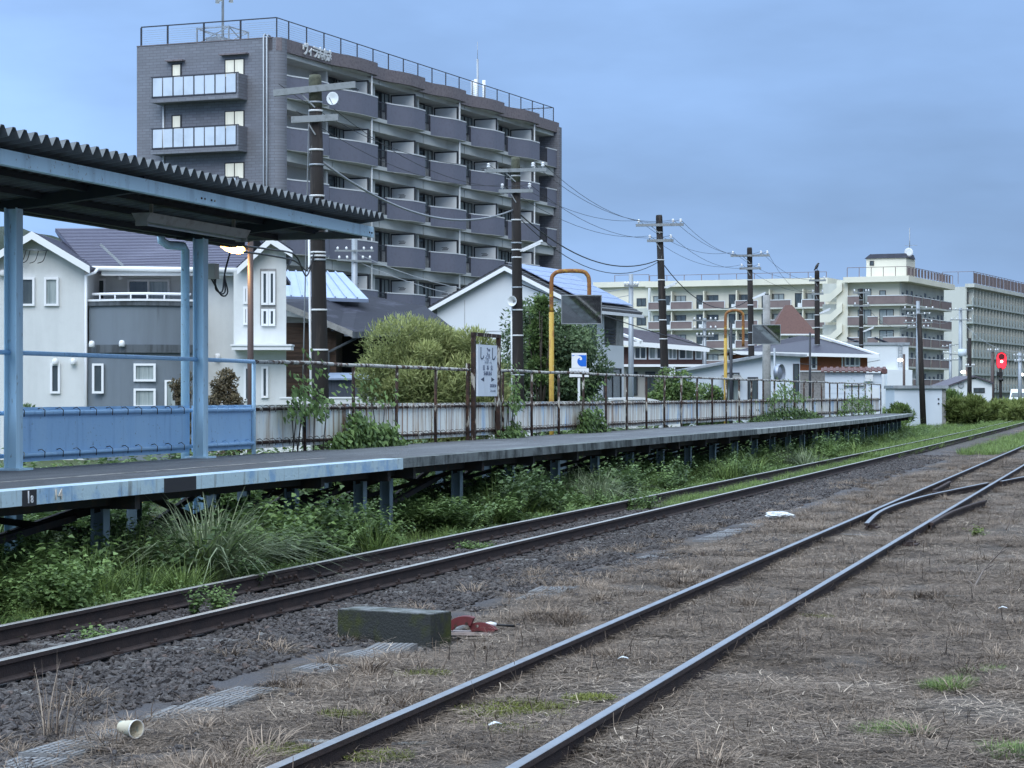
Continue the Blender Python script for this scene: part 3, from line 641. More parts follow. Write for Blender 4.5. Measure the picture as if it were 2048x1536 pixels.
for fi, fz in enumerate(floors):
    for bi, (x0, x1) in enumerate(bays):
        flat = x1 - x0 < 3
        bp_ = put('balcony_parapet', sm_('parapet%d' % bi, lambda: strip(plan(x0, x1, flat), -0.12, 1.06), m_tile_p), ap, (0, 0, fz))
        put('coping', sm_('coping%d' % bi, lambda: strip([(x, y - 0.02) for x, y in plan(x0, x1, flat)], 1.06, 1.13, 0.18), m_cope), bp_)
        put('balcony_slab', sm_('slab%d' % bi, lambda: slab_mesh(x0, x1), m_plaster), ap, (0, 0, fz + 0.07))
        if bi < len(bays) - 1:
            a, b = x1, bays[bi + 1][0]
            if b - a > 2.6: a = b - 1.75
            def rail_mesh(a=a, b=b):
                m = MB().box(a + 0.02, b - 0.02, 0.02, 0.07, 1.02, 1.08).box(a + 0.02, b - 0.02, 0.02, 0.07, 0.06, 0.10)
                m.box(a + 0.02, a + 0.07, 0.02, 0.07, 0.1, 1.02).box(b - 0.07, b - 0.02, 0.02, 0.07, 0.1, 1.02)
                n = max(2, int((b - a) / 0.14))
                for k in range(1, n): xk = a + (b - a) * k / n; m.box(xk - 0.009, xk + 0.009, 0.035, 0.055, 0.1, 1.02)
                return m
            put('railing', sm_('railing%d' % bi, rail_mesh, m_railing), ap, (0, 0, fz))
            if random.random() < 0.6: put('air_conditioner', sm_('ac', lambda: MB().box(-0.4, 0.4, 0.5, 0.8, 0.08, 0.65), m_cope), ap, ((a + b) / 2 + random.uniform(-.3, .3), 0, fz))
            put('balcony_slab', sm_('gapslab%d' % bi, lambda x1=x1, b=bays[bi+1][0]: MB().box(x1 + 0.003, b - 0.003, 0.0, 1.3, -0.22, 0.0), m_plaster), ap, (0, 0, fz + 0.068))
    # party partitions, sliding doors, beams
    for pi, xp in enumerate((10.0, 16.5, 22.95, 29.4, 35.75)):
        pt = put('partition', sm_('partition%d' % 0, lambda: MB().box(-0.02, 0.02, -0.30, 1.2, 0.0, 1.86), m_part), ap, (xp, 0, fz + 0.075))
        put('partition_frame', sm_('pframe', lambda: MB().box(-0.035, 0.035, -0.38, -0.30, 0.0, 1.94).box(-0.035, 0.035, 1.2, 1.27, 0.0, 1.94).box(-0.035, 0.035, -0.30, 1.2, 1.86, 1.94), m_railing), pt)
        if (fi, pi) in ((0, 0), (2, 1), (3, 1), (1, 3), (3, 2), (3, 3), (4, 2), (5, 1), (4, 1), (4, 0)):
            put('partition_notice', sm_('pnote', lambda: MB().box(-0.026, -0.022, 0.3, 0.72, 1.32, 1.36).box(-0.026, -0.022, 0.25, 0.66, 1.40, 1.43).box(-0.026, -0.022, 0.35, 0.75, 1.47, 1.5), m_railing), pt)
    for di, xd in enumerate((0.85, 6.9, 12.9, 19.2, 25.6, 32.0, 38.4)):
        wd = 2.3 if di else 1.1
        if di == 6: wd = 1.8
        win(ap, (xd, INN - 0.01, fz + 0.09), 0, wd, 1.98, 2, m_dark, [random.choice([m_glass, m_glass_b, m_glass_b]), random.choice([m_glass, m_glass, m_glass_b])], 0.06, 0.08, 'balcony_door')
    for xw in (3.0, 9.5, 15.6, 22.0, 28.4, 34.8):
        if xw > 3: win(ap, (xw - 0.6, INN - 0.01, fz + 0.9), 0, 1.3, 1.15, 2, m_dark, m_glass_b, 0.05, 0.07)
    for k, (a, b) in enumerate(((0.63, 6.45), (6.55, 12.6), (12.7, 18.9), (19.0, 25.3), (25.4, 31.7), (31.8, 38.0), (38.1, LEN - 0.5))):
        put('beam', sm_('beam%d' % k, lambda: MB().box(a, b, 0.22, INN + 0.05, 2.12, 2.66), m_plaster), ap, (0, 0, fz))
        if k: put('fin_wall', sm_('fin%d' % k, lambda: MB().box(a - 0.18, a + 0.06, 0.55, INN + 0.05, 0.075, 2.115), m_plaster), ap, (0, 0, fz))
for xp in (10.25, 23.05, 35.9):
    MB().tube([(xp, -0.45, 0.2), (xp, -0.45, ROOF - 0.7)], 0.055, 8).build('downpipe', m_cope, ap)
# roof band, wavy like the balconies
rp = [(0.0, 0.55), (0.05, 0.3), (0.2, 0.1)]
x = 0.62
for (x0, x1) in ((5.0, 11.0), (12.3, 17.7), (18.6, 24.0), (24.95, 30.4), (31.25, 36.75)):
    rp.append((x0, 0.0)); rp += [(a, b) for a, b in plan(x0 + 0.2, x1)][1:]; rp.append((x1 + 0.02, 0.0))
rp.append((LEN, 0.0))
strip(rp, ROOF - 0.72, ROOF, 0.25).build('roof_parapet', m_tile_r, ap)
sf = MB(); top = [(x, y + 0.03, ROOF - 0.70) for x, y in rp] + [(LEN, 1.5, ROOF - 0.70), (0.5, 1.5, ROOF - 0.70)]
sf.prism(top, (0, 0, 0.18)).build('soffit', m_plaster, ap)
MB().box(-0.03, 0.25, 0.55, DEPTH, ROOF - 0.02, ROOF + 0.03).build('roof_edge', m_tile_r, ap)
# roof railing
rl = ROOF + 1.05
for xk in [0.12] + [1.5 + 2.12 * k for k in range(19)] + [LEN - 0.2]:
    MB().box(xk - 0.028, xk + 0.028, 0.33, 0.386, ROOF - 0.15, rl).build('roof_railing_post', m_railing, ap)
for yk in (2.6, 4.9, 7.2, DEPTH - 0.2):
    MB().box(0.10, 0.18, yk - 0.04, yk + 0.04, ROOF - 0.05, rl).build('roof_railing_post', m_railing, ap)
MB().box(0.1, LEN - 0.2, 0.335, 0.385, rl, rl + 0.045).build('roof_railing_bar', m_railing, ap)
MB().box(0.11, 0.17, 0.39, DEPTH - 0.2, rl, rl + 0.06).build('roof_railing_bar', m_railing, ap)
MB().box(LEN - 0.26, LEN - 0.2, 0.39, DEPTH - 0.2, rl, rl + 0.06).build('roof_railing_bar', m_railing, ap)
wr = MB()
for k in range(1, 8):
    z = ROOF + 0.12 * k + 0.02
    wr.box(0.16, LEN - 0.22, 0.35, 0.362, z, z + 0.012).box(0.13, 0.142, 0.4, DEPTH - 0.2, z, z + 0.012)
tag(wr.build('roof_railing_wires', m_wire_g, ap), kind='stuff')
for i, ch in enumerate('ヴィラ志布志'):
    text('roof_letter', ch, m_cope, ap, (2.75 + 0.60 * i, -0.03, ROOF - 0.33), RT, 0.74 if i != 1 else 0.6, 0.95, 0.03, bold=0.018)
# gable end: balconies, windows, hoods, pipes
AG = R(-90)
for k in range(5):
    fz = floors[k]
    o = MB().box(-1.0, 0.0, 2.1, 7.6, fz - 0.25, fz - 0.02).build('gable_balcony', m_tile, ap)
    fr = MB().box(-1.0, -0.94, 2.1, 7.6, fz + 1.12, fz + 1.18).box(-1.0, -0.94, 2.1, 7.6, fz, fz + 0.06)
    for q in range(5): yq = 2.24 + (7.5 - 2.24) * q / 4; fr.box(-1.0, -0.93, yq - 0.035, yq + 0.035, fz + 0.06, fz + 1.12)
    fo = fr.build('balcony_frame', m_railing, o)
    for q in range(8):
        y0 = 2.24 + (7.5 - 2.24) * q / 8; MB().box(-0.985, -0.955, y0 + 0.045, y0 + (7.5 - 2.24) / 8 - 0.03, fz + 0.10, fz + 1.10).build('frosted_panel', m_frost, o)
    MB().box(-1.0, 0.0, 2.1, 2.22, fz - 0.02, fz + 1.12).build('side_parapet', m_tile, o); MB().box(-1.0, 0.0, 7.52, 7.6, fz - 0.02, fz + 1.12).build('side_parapet', m_tile, o)
    win(ap, (0.0, 3.5, fz + 1.05), AG, 1.22, 1.0, 2, m_dark, m_glass_lit, 0.05, 0.05)
    if k < 2: win(ap, (0.0, 6.85, fz + 0.9), AG, 0.62, 1.1, 1, m_dark, m_glass_lit, 0.07, 0.05)
    if k == 0:
        MB().box(-0.35, 0.0, 2.0, 3.7, fz + 2.25, fz + 2.33).build('window_hood', m_tile_r, ap)
        MB().box(-0.35, 0.0, 6.0, 7.1, fz + 2.1, fz + 2.18).build('window_hood', m_tile_r, ap)
MB().tube([(-0.09, 1.05, 0), (-0.09, 1.05, ROOF + 0.1), (0.05, 1.05, ROOF + 0.2), (0.3, 1.05, ROOF + 0.12)], 0.05, 8).build('gable_pipe', m_galv, ap)
MB().tube([(-0.09, 0.85, 0), (-0.09, 0.85, ROOF + 0.05), (0.05, 0.85, ROOF + 0.15), (0.3, 0.85, ROOF + 0.10)], 0.05, 8).build('gable_pipe', m_galv, ap)
MB().tube([(-0.06, 7.35, 0), (-0.06, 7.35, floors[0] - 0.25)], 0.05, 8).build('gable_pipe', m_cope, ap)
# antennas on its roof
def antenna(label, x, y, h, base):
    t_ = thing('roof_antenna', label, 'antenna', ap.matrix_basis @ Vector((x, y, ROOF - 0.15)), R(90) - TH)
    if base:
        for xx in (-1.1, 1.1):
            for yy in (-1.0, 1.0): MB().beam((xx, yy, 0), (xx, yy, 1.0), 0.07, 0.07).build('frame_leg', m_galv, t_)
        for z in (0.95,):
            MB().beam((-1.1, -1, z), (1.1, -1, z), .06, .06).beam((-1.1, 1, z), (1.1, 1, z), .06, .06).beam((-1.1, -1, z), (-1.1, 1, z), .06, .06).beam((1.1, -1, z), (1.1, 1, z), .06, .06).build('frame_ring', m_galv, t_)
        for a, b in (((-1.1, -1, 0.1), (-1.1, 1, .95)), ((-1.1, 1, .1), (-1.1, -1, .95)), ((-1.1, -1, .1), (1.1, -1, .95)), ((1.1, -1, .1), (-1.1, -1, .95)), ((1.1, -1, .1), (1.1, 1, .95))):
            MB().beam(a, b, .045, .045).build('diagonal', m_galv, t_)
        MB().box(-0.5, 0.9, -0.2, 0.8, 0.12, 0.55).build('equipment_box', m_galv, t_)
    MB().tube([(0, 0, 0), (0, 0, h)], 0.075, 8).build('mast', m_galv, t_)
    for k, a in enumerate((70, 190, 300)):
        c, s = math.cos(R(a)) * 0.45, math.sin(R(a)) * 0.45
        MB().tube([(c, s, h * (0.45 if base else 0.10)), (c, s, h * (0.85 if base else 0.62))], 0.12, 10).build('panel_aerial', m_white, t_)
        MB().beam((0, 0, h * 0.5), (c, s, h * 0.5), .05, .05).build('aerial_arm', m_galv, t_)
    MB().tube([(0, 0, h), (0, 0, h + 1.2)], 0.02, 6).build('whip', m_galv, t_)
    return t_
antenna('phone antenna mast on a lattice base on the left end of the tall block', 1.35, 4.4, 5.6, True)
antenna('white cylinder antennas on the right half of the tall roof', 34.0, 3.0, 3.8, False)
sd = thing('satellite_dish', 'white satellite dish behind the tallest tarred pole', 'dish', P(665, 197, 121), R(-20))
MB().lathe([(0.0, 0.10), (0.2, 0.06), (0.34, 0.0), (0.36, 0.0), (0.2, 0.09)], 14, ax='y').build('reflector', m_white, sd)
MB().beam((0, 0, -0.3), (0, -0.45, 0.0), .03, .03).build('feed_arm', m_galv, sd)
MB().beam((0, 0.12, 0), (0, 0.9, -0.2), .04, .04).build('bracket', m_galv, sd)

# ------------------------------------------------------------------ grey and white rendered house
m_stucco = mat('white_render', (0.64, 0.655, 0.645), [((0.44, 0.46, 0.46), 0.7, V6, 0.48, 0.78, 0.75), ((0.52, 0.53, 0.52), 3, W, 0.5, 0.75, 0.4), ((0.68, 0.69, 0.68), 30, W, 0.5, 0.7, 0.4)], 0.9, bump=(0.3, 60))
m_greywall = mat('grey_render', (0.165, 0.195, 0.225), [((0.11, 0.13, 0.15), 1.0, V6, 0.5, 0.75, 0.7), ((0.05, 0.06, 0.065), 2.2, (1.5, 1.5, 0.12), 0.62, 0.74, 0.8)], 0.9, bump=(0.2, 50))
m_stain = mat('stained_ledge', (0.10, 0.115, 0.13), [((0.04, 0.045, 0.05), 5, V6, 0.45, 0.65, 0.9)], 0.9)
m_slate = mat('blue_grey_slate', (0.115, 0.115, 0.165), [((0.085, 0.085, 0.12), 3, (1, 8, 8), 0.45, 0.65, 0.7), ((0.15, 0.15, 0.2), 14, W, 0.55, 0.75, 0.5)], 0.55)
m_trim = mat('white_trim', (0.78, 0.79, 0.80), rough=0.5)
def roof_plane(name, a, b, c, d, m, parent, rows=0, th=0.12, mrow=None):
    """slab with outline a (eave left) b (eave right) c (ridge right) d (ridge left); rows of lapped courses on it"""
    a, b, c, d = map(Vector, (a, b, c, d)); n = (b - a).cross(d - a).normalized()
    if n.z < 0: n = -n
    o = MB().prism([a, b, c, d], -n * th).build(name, m, parent)
    if rows:
        rb = MB()
        for k in range(rows):
            u0, u1 = k / rows, (k + 1.06) / rows; u1 = min(u1, 1.0)
            p0, p1, p2, p3 = a.lerp(d, u0), b.lerp(c, u0), b.lerp(c, u1), a.lerp(d, u1)
            rb._add([p0 + n * 0.035, p1 + n * 0.035, p2 + n * 0.008, p3 + n * 0.008, p0 + n * 0.004, p1 + n * 0.004], [(0, 1, 2, 3), (4, 5, 1, 0)])
        tag(rb.build('shingle_courses', mrow or m, o), kind='stuff')
    return o
hs = thing('rendered_house', 'white rendered house with grey bow front and slate roof beyond the canopy', 'house')
HY = 72.0
def hx(px, Y=HY): return (px - 1024) / F_PX * Y
def hz(py, Y=HY): return CAM_Z + (HOR - py) / F_PX * Y
g0 = -0.3
xl, xr = hx(-34), hx(169)
ap_x, ap_z = hx(70), hz(473)
MB().prism([(xl, HY, g0), (xr, HY, g0), (xr, HY, hz(534)), (ap_x, HY, ap_z), (xl, HY, hz(528))], (0, 7.5, 0)).build('wall', m_stucco, hs)
xe = hx(185)
roof_plane('roof', (xe, HY - 0.45, hz(536)), (xe, HY + 6.0, hz(536)), (ap_x, HY + 6.0, ap_z + 0.12), (ap_x, HY - 0.45, ap_z + 0.12), m_slate, hs, 14)
roof_plane('roof', (hx(-60), HY + 6.0, hz(545)), (hx(-60), HY - 0.45, hz(545)), (ap_x - 0.01, HY - 0.45, ap_z + 0.12), (ap_x - 0.01, HY + 6.0, ap_z + 0.12), m_slate, hs, 14)
for (xa, za, xb, zb) in ((ap_x, ap_z + 0.10, xe, hz(536)), (ap_x, ap_z + 0.10, hx(-60), hz(545))):
    MB().prism([(xa, HY - 0.5, za + 0.03), (xb, HY - 0.5, zb + 0.03), (xb, HY - 0.5, zb - 0.20), (xa, HY - 0.5, za - 0.22)], (0, 0.05, 0)).build('barge_board', m_trim, hs)
YB = HY + 2.6                                         # recessed upper wall, then the right part
xrw = hx(468)
MB().box(xr - 0.05, hx(392), YB, HY + 7.4, g0, hz(534)).build('wall', m_stucco, hs)
MB().box(hx(385), xrw, HY + 1.2, HY + 7.3, g0, hz(534)).build('wall', m_stucco, hs)
roof_plane('roof', (hx(170), HY + 0.55, hz(533)), (hx(486), HY + 0.55, hz(538)), (hx(505, 77), HY + 5.2, hz(456, 77)), (hx(108, 77), HY + 5.2, hz(456, 77)), m_slate, hs, 26)
roof_plane('roof', (hx(520), HY + 10, hz(533)), (hx(60), HY + 10, hz(533)), (hx(108, 77), HY + 5.22, hz(456, 77)), (hx(505, 77), HY + 5.22, hz(456, 77)), m_slate, hs)
MB().tube([(hx(178), HY + 0.48, hz(535)), (hx(484), HY + 0.48, hz(539))], 0.085, 10).build('gutter', m_trim, hs)
MB().box(hx(196), hx(484), HY + 0.6, HY + 0.75, hz(549), hz(538)).build('eaves_board', m_trim, hs)
MB().beam((hx(196), HY + 0.4, hz(487)), (hx(241), HY + 0.52, hz(530)), 0.12, 0.08).build('valley_flashing', m_galv, hs)
MB().tube([(hx(190), HY + 0.42, hz(537)), (hx(188), HY + 0.1, hz(545)), (hx(173), HY - 0.1, hz(552)), (hx(173), HY - 0.1, hz(700)), (hx(173), HY - 0.1, g0)], 0.05, 8).build('downpipe', m_trim, hs)
MB().tube([(hx(463), HY + 0.5, hz(541)), (hx(464), HY + 1.0, hz(552)), (hx(465), HY + 1.1, hz(560)), (hx(465), HY + 1.1, g0)], 0.05, 8).build('downpipe', m_trim, hs)
def bow(x0, x1, y0, sag, z0, z1, n=12):
    pts = [(x0 + (x1 - x0) * k / n, y0 - sag * math.sin(math.pi * k / n)) for k in range(n + 1)]
    return MB().prism([(x, y, z0) for x, y in pts] + [(x1, y0 + 2.7, z0), (x0, y0 + 2.7, z0)], (0, 0, z1 - z0))
bx0, bx1 = hx(177), hx(386)
bow(bx0, bx1, HY + 0.1, 0.55, hz(692), hz(604)).build('bow_front', m_greywall, hs)
bow(bx0 - 0.03, bx1 + 0.03, HY + 0.02, 0.55, hz(612), hz(602)).build('bow_cap', m_stain, hs)
bow(bx0 - 0.08, bx1 + 0.08, HY - 0.05, 0.62, hz(706), hz(690)).build('bow_ledge', m_stain, hs)
bow(bx0 - 0.02, bx1 + 0.02, HY + 0.02, 0.56, g0, hz(706)).build('bow_front', m_greywall, hs)
bow(bx0 - 0.04, bx1 + 0.04, HY, 0.57, hz(603), hz(599)).build('coping', m_trim, hs)
br = [(bx0 + 0.1 + (bx1 - bx0 - 0.2) * k / 12, HY + 0.15 - 0.5 * math.sin(math.pi * k / 12), hz(588)) for k in range(13)]
hr = MB().tube(br, 0.04, 8).build('balcony_rail', m_trim, hs)
for k in range(1, 12, 2): MB().tube([br[k], (br[k][0], br[k][1], hz(600))], 0.025, 6).build('baluster', m_trim, hr)
def hwin(x0, x1, y0, y1, Y, n=1, pm=None, mids=(), fw=0.07): win(hs, (hx(x0, Y), Y, hz(y1, Y)), 0, hx(x1, Y) - hx(x0, Y), hz(y0, Y) - hz(y1, Y), n, m_trim, pm or m_glass, fw, 0.09, mids=mids)
hwin(38, 70, 555, 612, HY); hwin(89, 118, 555, 612, HY, pm=m_glass_b); hwin(101, 121, 727, 787, HY)
hwin(193, 212, 557, 601, YB); hwin(255, 340, 559, 606, YB, 2, [m_glass, m_glass_b])
hwin(185, 208, 727, 787, HY - 0.30, pm=m_glass); hwin(268, 312, 727, 763, HY - 0.52, pm=m_glass_b); hwin(268, 312, 777, 815, HY - 0.52, pm=m_glass_b); hwin(330, 368, 760, 830, HY - 0.42, pm=m_glass_b)
wx0, wx1 = hx(468), hx(573); wy = HY - 0.1; ax = hx(545)
MB().prism([(wx0, wy, g0), (wx1, wy, g0), (wx1, wy, hz(500)), (ax, wy, hz(482)), (wx0, wy, hz(546))], (-0.68, 6.5, 0)).build('wing_wall', m_stucco, hs)
for (xa, za, xb, zb) in ((ax, hz(477), hx(478), hz(540)), (ax, hz(477), hx(588), hz(506))):
    MB().prism([(xa, wy - 0.45, za + 0.03), (xb, wy - 0.45, zb + 0.03), (xb, wy - 0.45, zb - 0.18), (xa, wy - 0.45, za - 0.2)], (0, 0.05, 0)).build('barge_board', m_trim, hs)
    q = [(xa, wy - 0.4, za + 0.05), (xa - 0.7, wy + 6.3, za + 0.05), (xb - 0.7, wy + 6.3, zb + 0.05), (xb, wy - 0.4, zb + 0.05)]
    roof_plane('roof', q[3], q[2], q[1], q[0], m_slate, hs, 8)
MB().box(hx(521), hx(553), wy - 0.03, wy, hz(650), hz(538)).build('bay_panel', m_conc, hs)
hwin(523, 537, 543, 610, wy - 0.03); hwin(537.5, 551, 543, 610, wy - 0.03); hwin(523, 537, 618, 652, wy - 0.03); hwin(537.5, 551, 618, 652, wy - 0.03)
hwin(487, 497, 573, 608, wy); hwin(487, 497, 614, 650, wy); hwin(488, 500, 733, 802, wy); hwin(523, 537, 733, 796, wy)
MB().box(hx(471), hx(588), wy - 0.9, wy, hz(701), hz(693)).box(hx(469), hx(590), wy - 0.95, wy, hz(693), hz(690)).build('porch_roof', m_trim, hs)
for (px, py, Y) in ((112, 722, HY), (148, 722, HY), (185, 687, HY - 0.35), (245, 686, HY - 0.6), (445, 550, HY + 1.2), (241, 553, YB), (436, 712, HY + 1.2), (6, 545, HY)):
    MB().lathe([(0.0, 0.09), (0.07, 0.075), (0.095, 0.0), (0.095, -0.10), (0.07, -0.12)], 10).build('vent_cowl', m_trim, hs, (hx(px, Y), Y - 0.12, hz(py, Y)))
sw = MB().tube([(hx(49), HY - 0.2, hz(500)), (hx(99), HY - 0.2, hz(502))], 0.025, 6)
sb_ = sw.build('service_bracket', m_galv, hs)
for px in (55, 63, 80, 96): MB().tube(smooth_path([Vector((hx(px), HY - 0.2, hz(501))), Vector((hx(px - 6), HY - 0.25, hz(522))), Vector((hx(px - 18), HY - 0.2, hz(527)))], 4), 0.014, 5).build('service_cable', m_wire, sb_)

# ------------------------------------------------------------------ plank barn
m_plank = mat('weathered_plank', (0.060, 0.040, 0.030), [((0.14, 0.085, 0.05), 2.0, (0.3, 0.3, 5), 0.5, 0.72, 0.8), ((0.025, 0.02, 0.018), 4, (0.3, 0.3, 6), 0.5, 0.7, 0.8)], 0.9)
m_darkroof = mat('dark_slate', (0.026, 0.028, 0.040), [((0.07, 0.073, 0.10), 1.2, (0.6, 0.6, 4), 0.55, 0.68, 0.7), ((0.016, 0.017, 0.024), 4, W, 0.5, 0.7, 0.6)], 0.75, spec=0.2)
m_metalroof = mat('pale_metal_roof', (0.33, 0.40, 0.53), [((0.26, 0.33, 0.45), 1, W, 0.45, 0.7, 0.6)], 0.4, 0.3)
bn = thing('plank_barn', 'dark plank house with black slate roof and pale metal upper roof', 'house')
Yb = 84.0
def q3(px, py, Y): return P(px, py, Y)
fl = q3(540, 600, Yb); fr_ = q3(662, 655, Yb)
nz = g0
rows = 26
for k in range(rows):                               # lapped boards, each a piece
    z0 = nz + k * 0.185; z1 = z0 + 0.19
    if z1 > 5.3: break
    # the rake cuts the upper boards
    def rake_x(z): return fr_.x - (z - fr_.z) / (fl.z - fr_.z) * (fr_.x - fl.x) if z > fr_.z else fr_.x
    xr_ = min(fr_.x, rake_x(z1)); xl_ = hx(555, Yb)
    if xr_ - xl_ < 0.2: continue
    MB()._add([(xl_, Yb - 0.02, z0), (xr_, Yb - 0.02, z0), (xr_, Yb, z1), (xl_, Yb, z1), (xl_, Yb + 0.05, z0), (xr_, Yb + 0.05, z0), (xr_, Yb + 0.05, z1), (xl_, Yb + 0.05, z1)], [(0, 1, 2, 3), (4, 7, 6, 5), (0, 4, 5, 1), (3, 2, 6, 7), (1, 5, 6, 2), (0, 3, 7, 4)]).build('board', m_plank, bn)
MB().box(hx(660, Yb), hx(672, Yb), Yb + 0.02, Yb + 4, g0, q3(0, 662, Yb).z).build('corner_wall', m_plank, bn)
MB().box(hx(555, Yb), hx(664, Yb), Yb + 0.06, Yb + 8, g0, 4.0).build('wall', m_plank, bn)
MB().box(hx(664, Yb), hx(860, Yb + 3), Yb + 3.2, Yb + 9, g0, 4.1).build('recessed_wall', mat('black_plank', (0.014, 0.013, 0.015), rough=0.9), bn)
a, b, c, d = q3(705, 664, Yb - 0.6), q3(930, 650, Yb + 9), q3(880, 616, Yb + 12), q3(560, 589, Yb + 1)
a2 = q3(545, 598, Yb - 0.6)
roof_plane('roof', a, q3(905, 655, Yb + 4), q3(850, 612, Yb + 9), q3(720, 588, Yb + 7), m_darkroof, bn, 0, 0.16)
roof_plane('roof', a + Vector((0.0, 0.0, 0.004)), q3(722, 588, Yb + 7), q3(545, 586, Yb + 6), a2, m_darkroof, bn, 0, 0.16)
MB().prism([a2 + Vector((0, -.06, .04)), a + Vector((0, -.06, .04)), a + Vector((0, -.06, -.2)), a2 + Vector((0, -.06, -.2))], (0, 0.08, 0)).build('barge_board', m_conc, bn)
MB().beam(a + Vector((0, -0.05, -0.12)), q3(905, 661, Yb + 4), 0.1, 0.22).build('eaves_board', m_stain, bn)
ua, ub, uc, ud = q3(560, 592, Yb + 4), q3(737, 598, Yb + 4), q3(686, 545, Yb + 8), q3(560, 542, Yb + 8)
ur = roof_plane('upper_roof', ua, ub, uc, ud, m_metalroof, bn, 0, 0.14)
for k in range(1, 8):
    u = k / 8; MB().beam(ua.lerp(ub, u) + Vector((0, 0, 0.03)), ua.lerp(ub, u).lerp(ud.lerp(uc, u), 1.0) + Vector((0, 0, 0.03)), 0.05, 0.06).build('seam', m_metalroof, ur)
MB().tube([q3(720, 672, Yb - 0.3), q3(658, 704, Yb - 0.15), q3(657, 712, Yb - 0.12), q3(657, 830, Yb - 0.12)], 0.05, 8).build('downpipe', m_stain, bn)
cr = thing('garden_shed', 'low slate blue ribbed shed in front of the plank house', 'shed')
MB().box(hx(654, 80), hx(742, 80), 80, 81.5, g0, hz(760, 80)).build('wall', mat('ribbed_blue', (0.075, 0.09, 0.125), [((0.05, 0.06, 0.085), 6, (6, 6, 0.1), 0.5, 0.6, 0.8)], 0.6), cr)
MB().prism([(hx(652, 80), 79.8, hz(760, 80)), (hx(745, 80), 79.8, hz(760, 80)), (hx(745, 80), 81.6, hz(748, 80)), (hx(652, 80), 81.6, hz(748, 80))], (0, 0, 0.06)).build('roof', m_metalroof, cr)
bw_ = thing('garden_wall', 'low white garden wall behind the vines and the tarred pole', 'wall')
MB().box(hx(560, 62), hx(860, 62), 62, 62.18, g0, hz(797, 62)).build('wall_body', m_stucco, bw_)
MB().box(hx(559, 62), hx(861, 62), 61.97, 62.21, hz(797, 62), hz(794, 62)).build('coping', m_trim, bw_)
# ------------------------------------------------------------------ white gabled house with solar roof
gh = thing('gabled_house', 'white gabled house with solar panels on its right roof slope', 'house', (P(1160, 790, 95).x, 95, 0), R(90) - TH)
m_sid = mat('white_siding', (0.66, 0.69, 0.71), [((0.58, 0.61, 0.63), 0.5, W, 0.45, 0.7, 0.5)], 0.75)
m_tileroof = mat('charcoal_tile', (0.06, 0.062, 0.068), [((0.11, 0.11, 0.115), 8, W, 0.5, 0.7, 0.7)], 0.6)
m_solar = mat('solar_panel', (0.26, 0.32, 0.50), [((0.20, 0.26, 0.42), 1.0, W, 0.45, 0.7, 0.6)], 0.15, spec=0.7)
Gw, Gl, Ze, Za = 6.6, 6.0, 5.62, 7.25
MB().prism([(0, 0, g0), (0, Gw, g0), (0, Gw, Ze), (0, Gw / 2, Za), (0, 0, Ze)], (0.2, 0, 0)).build('gable_wall', m_sid, gh)
MB().box(0.2, Gl, 2.2, Gw, g0, Ze - 0.1).build('inner_wall', m_sid, gh)
MB().box(0.2, 5.55, 0.0, 2.2, g0, 4.0).build('lower_wall', m_sid, gh)
MB().box(0.2, 2.85, 0.0, 2.2, 4.0, Ze - 0.15).build('upper_wall', m_sid, gh)
MB().box(4.55, 5.5, 0.0, 0.9, 4.0, Ze - 0.15).build('pillar', m_conc, gh)
MB().box(2.85, 3.0, 0.0, 0.15, 4.0, Ze - 0.15).build('pillar', m_sid, gh)
brl = MB()
for k in range(5): brl.box(3.0, 4.55, 0.05, 0.08, 4.1 + 0.14 * k, 4.15 + 0.14 * k)
brl.build('balcony_rails', m_railing, gh)['kind'] = 'stuff'
win(gh, (2.9, 0.0, 0.1), 0, 2.2, 2.9, 2, m_dark, m_glass, 0.06, 0.06, 'terrace_door')
win(gh, (0.9, 0.0, 3.9), 0, 1.0, 1.3, 1, m_dark, m_glass, 0.06, 0.06)
win(gh, (0.5, 0.0, 0.9), 0, 1.4, 1.6, 2, m_trim, m_glass_b, 0.06, 0.06)
k_ = (Za - Ze) / (Gw / 2); ov = 0.55
roof_plane('roof', (-0.35, -ov, Ze - ov * k_ + 0.14), (Gl + 0.5, -ov, Ze - ov * k_ + 0.14), (Gl + 0.5, Gw / 2, Za + 0.14), (-0.35, Gw / 2, Za + 0.14), m_tileroof, gh, 16)
roof_plane('roof', (Gl + 0.5, Gw + ov, Ze - ov * k_ + 0.14), (-0.35, Gw + ov, Ze - ov * k_ + 0.14), (-0.35, Gw / 2 + 0.01, Za + 0.14), (Gl + 0.5, Gw / 2 + 0.01, Za + 0.14), m_tileroof, gh, 16)
for yy in (-ov, Gw + ov):
    MB().prism([(-0.38, yy, Ze - ov * k_ + 0.06), (-0.38, Gw / 2, Za + 0.06), (-0.38, Gw / 2, Za - 0.12), (-0.38, yy, Ze - ov * k_ - 0.12)], (0.06, 0, 0)).build('barge_board', m_trim, gh)
MB().box(-0.35, Gl + 0.5, -ov - 0.08, -ov, Ze - ov * k_ - 0.08, Ze - ov * k_ + 0.05).build('eaves_gutter', m_trim, gh)
for r_ in range(6):                                   # rows of solar panels
    for c_ in range(4):
        u0, u1 = 0.10 + 0.145 * r_, 0.10 + 0.145 * r_ + 0.135; xa = 0.25 + 1.5 * c_
        p = lambda x, u: Vector((x, -ov + (Gw / 2 + ov) * u, (Ze - ov * k_) + (Za - Ze + ov * k_) * u + 0.27))
        MB().prism([p(xa, u0), p(xa + 1.46, u0), p(xa + 1.46, u1), p(xa, u1)], (0, 0, 0.04)).build('solar_panel', m_solar, gh)
MB().box(-0.06, 0.0, 2.35, 2.62, 4.9, 5.15).build('vent', m_trim, gh)
ln = MB()
